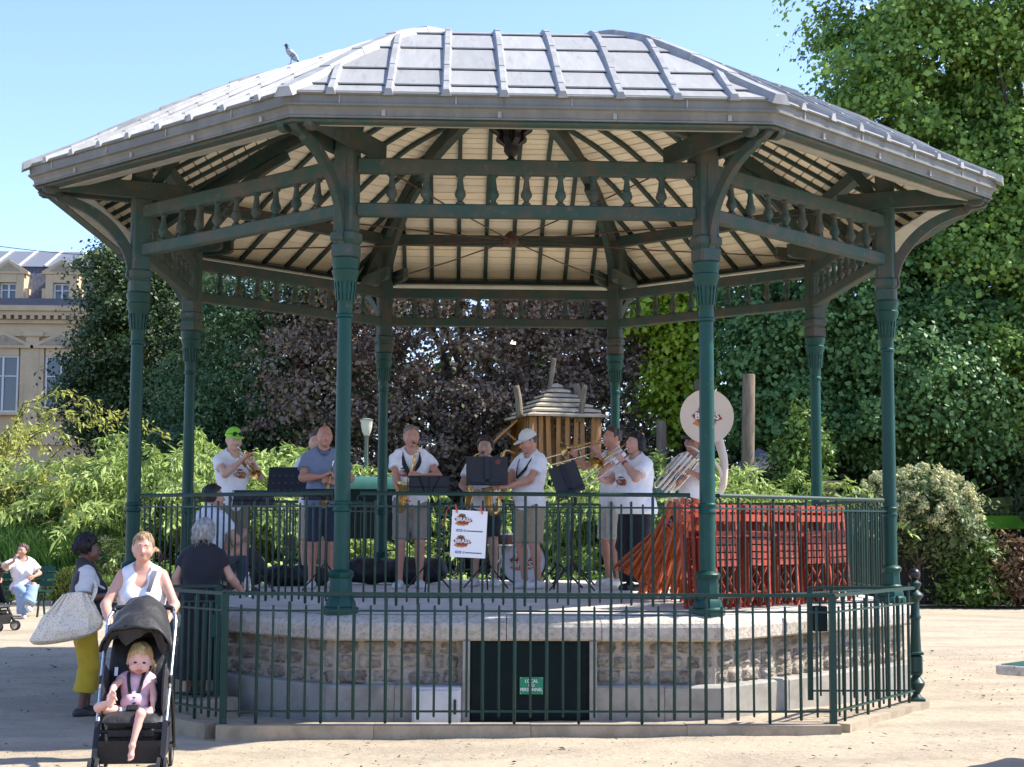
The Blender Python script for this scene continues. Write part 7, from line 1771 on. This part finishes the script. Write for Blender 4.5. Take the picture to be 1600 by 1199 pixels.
b = MB(); b.lathe([(.11, -.25), (.12, -.24), (.12, .24), (.11, .25)], 16, c=(-.02, .1, zt - .18), rot=roty(pi / 2) if False else rotx(pi / 2)); b.build('drum', M['bluegreen'], t, 'auto')
# table corner at the right edge
p = A3(*at(1555, 1039, -7.0)); zt = p[2]; ta = radians(-46); Rt = rotz(ta); cc = p + Rt @ A3(.76, .70, 0)
t = thing('outdoor_table', 'pale concrete table with green top cut off by the right edge', 'table', (cc[0], cc[1], 0), ta); g0 = float(ground_h(cc[0], cc[1]))
b = MB(); b.cbox((0, 0, zt - .03), (1.52, 1.40, .062), .008); b.build('slab', M['coping'], t)
b = MB(); b.box((0, 0, zt + .003), (1.47, 1.35, .006)); b.build('table_top', M['bluegreen'], t)
for s in (-1, 1): b = MB(); b.cbox((s * .22 + .3, 0, (zt - .06 + g0) / 2 - .02), (.12, .6, zt - .06 - g0 + .04), .01); b.build('leg', M['coping'], t)
# ------------------------------------------------------------------ building on the left
Yb = 73.0; q = 1.0
def bz(py, px=60): return at(px, py, Yb)[2]
def bx_(px): return at(px, 480, Yb)[0]
bd_ = thing('stone_building', 'ochre stone building with slate mansard roof and dormer windows', 'building', (0, 0, 0))
z_c = bz(486); x0, x1 = bx_(-90), bx_(330); dep = 10
b = MB(); b.box(((x0 + x1) / 2, Yb + dep / 2, z_c / 2), (x1 - x0, dep, z_c)); b.build('wall', M['stone'], bd_)
b = MB()
for za, zb_, o in ((z_c - .05, z_c + .25, .55), (z_c - .3, z_c - .05, .4), (z_c - .75, z_c - .55, .2), (z_c - 1.5, z_c - 1.35, .15)): b.box(((x0 + x1) / 2, Yb - o / 2, (za + zb_) / 2), (x1 - x0 + .3, o, zb_ - za))
b.build('cornice', M['stone'], bd_)
dm = MB(); dm.box((0, 0, 0), (.22, .25, .22)); md = dm.mesh('dentil', M['stone'], fix=True)
for i in range(int((x1 - x0) / .45)): inst('dentil', md, bd_, (x0 + .3 + i * .45, Yb - .30, z_c - .42))
b = MB(); b.box(((x0 + x1) / 2, Yb - .1, z_c + .45), (x1 - x0, .8, .42)); b.build('gutter', M['slate'], bd_)
z_m, z_t = z_c + .6, bz(412)
# mansard: slates in rows
b = MB(); b.hexa([(x0, Yb + .3, z_m), (x1, Yb + .3, z_m), (x1, Yb + 6, z_m), (x0, Yb + 6, z_m), (x0, Yb + 1.3, z_t), (x1, Yb + 1.3, z_t), (x1, Yb + 6, z_t), (x0, Yb + 6, z_t)]); roof = b.build('roof', M['slate'], bd_)
rows = 11; sl_ = MB(); sl_.hexa([(-.19, -.0, 0), (.19, 0, 0), (.19, .02, 0), (-.19, .02, 0), (-.19, .09, (z_t - z_m) / rows * 1.0), (.19, .09, (z_t - z_m) / rows), (.19, .1, (z_t - z_m) / rows), (-.19, .1, (z_t - z_m) / rows)]); msl = sl_.mesh('slate', M['slate'], fix=True)
xs0 = bx_(-14)
for j in range(rows):
    for i in range(25):
        x = xs0 + i * .40 + (j % 2) * .2
        inst('slate', msl, roof, (x, Yb + .24 + j / rows * 1.0, z_m + (z_t - z_m) * j / rows))
z_r = bz(397)
b = MB(); b.hexa([(x0, Yb + 1.1, z_t), (x1, Yb + 1.1, z_t), (x1, Yb + 8, z_t), (x0, Yb + 8, z_t), (x0, Yb + 5, z_r + 1.0), (x1, Yb + 5, z_r + 1.0), (x1, Yb + 7, z_r + 1.0), (x0, Yb + 7, z_r + 1.0)]); b.build('upper_roof', M['lead'], bd_)
for i in range(24):
    x = x0 + 1 + i * 1.5; b = MB(); b.bar((x, Yb + 1.1, z_t + .06), (x, Yb + 5, z_r + 1.06), .1, .08); b.build('roof_seam', M['frame'], bd_)
def window(par, cx, y, za, zb_, w, cross=True, sill=True):
    h = zb_ - za; b = MB(); b.box((cx, y + .10, (za + zb_) / 2), (w, .04, h)); f = b.build('window', M['glass'], par)
    m = MB(); t_ = .10
    for s in (-1, 1): m.box((cx + s * (w / 2 - t_ / 2), y + .03, (za + zb_) / 2), (t_, .1, h))
    m.box((cx, y + .03, (za + zb_) / 2), (t_ * 1.1, .1, h - 2 * t_ + .01)); m.box((cx, y + .03, za + t_ / 2), (w - 2 * t_, .1, t_)); m.box((cx, y + .03, zb_ - t_ / 2), (w - 2 * t_, .1, t_))
    if cross:
        for s in (-1, 1): m.box((cx + s * w / 4, y + .03, za + h * .64), (w / 2 - t_ * 1.6, .08, .07))
    m.build('frame', M['frame'], f)
    if sill: m = MB(); m.box((cx, y - .1, za - .09), (w + .5, .35, .16)); m.build('sill', M['stone'], f)
    return f
def pediment(par, cx, y, z, w, h):
    b = MB(); b.prism([(-w / 2, z), (w / 2, z), (w / 2, z + .14), (0, z + h), (-w / 2, z + .14)], .5, lambda a, c, t: (cx + a, y + t, c)); b.build('pediment', M['stone'], par)
    b = MB(); b.prism([(-w / 2 + .45, z + .16), (w / 2 - .45, z + .16), (0, z + h - .18)], .04, lambda a, c, t: (cx + a, y - .25 + t, c)); b.build('tympanum', M['kerb'], par)
for px in (14, 97, 182):
    cx_ = at(px, 450, Yb)[0]; za, zb_ = bz(474), bz(443); w = at(px + 13, 450, Yb)[0] - at(px - 13, 450, Yb)[0]
    b = MB()
    for s in (-1, 1): b.box((cx_ + s * (w / 2 + .22), Yb + .6, (z_m + zb_ + .5) / 2), (.42, 1.6, zb_ + .5 - z_m)); b.box((cx_ + s * (w / 2 + .5), Yb + .6, z_m + .35), (.3, 1.4, .7))
    b.box((cx_, Yb + .6, zb_ + .27), (w, 1.6, .5)); b.box((cx_, Yb + .9, za - .3), (w, 1.0, .55)); b.build('dormer', M['stone'], bd_)
    window(bd_, cx_, Yb + .05, za, zb_, w, sill=False); pediment(bd_, cx_, Yb + .0, zb_ + .52, w + 1.3, .85)
for px in (6, 96, 186):
    cx_ = at(px, 580, Yb)[0]; w = 1.75; za, zb_ = bz(645), bz(557)
    window(bd_, cx_, Yb - .12, za, zb_, w); pediment(bd_, cx_, Yb - .12, bz(545), w + 1.7, .95)
    b = MB()
    for s in (-1, 1): b.box((cx_ + s * (w / 2 + .25), Yb - .1, (za + bz(545)) / 2), (.3, .22, bz(545) - za))
    b.box((cx_, Yb - .1, (zb_ + bz(545)) / 2), (w, .22, bz(545) - zb_)); b.build('window_surround', M['stone'], bd_)
    window(bd_, cx_ - 1.1, Yb - .12, bz(779), bz(752), 1.5); window(bd_, cx_ + .9, Yb - .12, bz(779), bz(752), 1.5)
for px in (51, 141):
    cx_ = at(px, 580, Yb)[0]; b = MB(); b.box((cx_, Yb - .12, (bz(690) + bz(527)) / 2), (.75, .26, bz(527) - bz(690))); b.cbox((cx_, Yb - .16, bz(523)), (1.25, .36, .38), .08); b.build('pilaster', M['stone'], bd_)
b = MB(); b.box(((x0 + x1) / 2, Yb - .12, bz(690)), (x1 - x0, .26, .4)); b.box(((x0 + x1) / 2, Yb - .1, bz(795)), (x1 - x0, .22, 1.0)); b.build('string_course', M['stone'], bd_)
# railing before the building
Yr = 50.0; rf = thing('iron_railing', 'dark tall iron railing in front of the stone building', 'railing'); zt = at(100, 758, Yr)[2]; xa, xb = at(-20, 780, Yr)[0], at(230, 780, Yr)[0]
b = MB(); b.bar((xa, Yr, zt - .2), (xb, Yr, zt - .2), .05); b.bar((xa, Yr, .95), (xb, Yr, .95), .06); b.build('rails', M['black'], rf)
pm_ = MB(); pm_.tube([(0, 0, .3), (0, 0, zt)], [.022, .012], 5); mp_ = pm_.mesh('railing_bar', M['black'], True)
for i in range(int((xb - xa) / .17)): inst('railing_bar', mp_, rf, (xa + i * .17, Yr, 0))
b = MB(); b.box(((xa + xb) / 2, Yr + .1, .45), (xb - xa, .3, .9)); b.build('base_wall', M['cab'], rf)
# overhead cable
t = thing('cable', 'thin dark cable hanging across the sky at upper left', 'cable'); P = [A3(*at(px, py, 40)) for px, py in ((-40, 380), (30, 389), (110, 397), (200, 402), (330, 405))]
b = MB(); b.tube(bez(P, 6), .014, 5); b.build('wire', M['black'], t)
# trees outside the frame on the right, whose shade falls on the boughs and shrubs in view
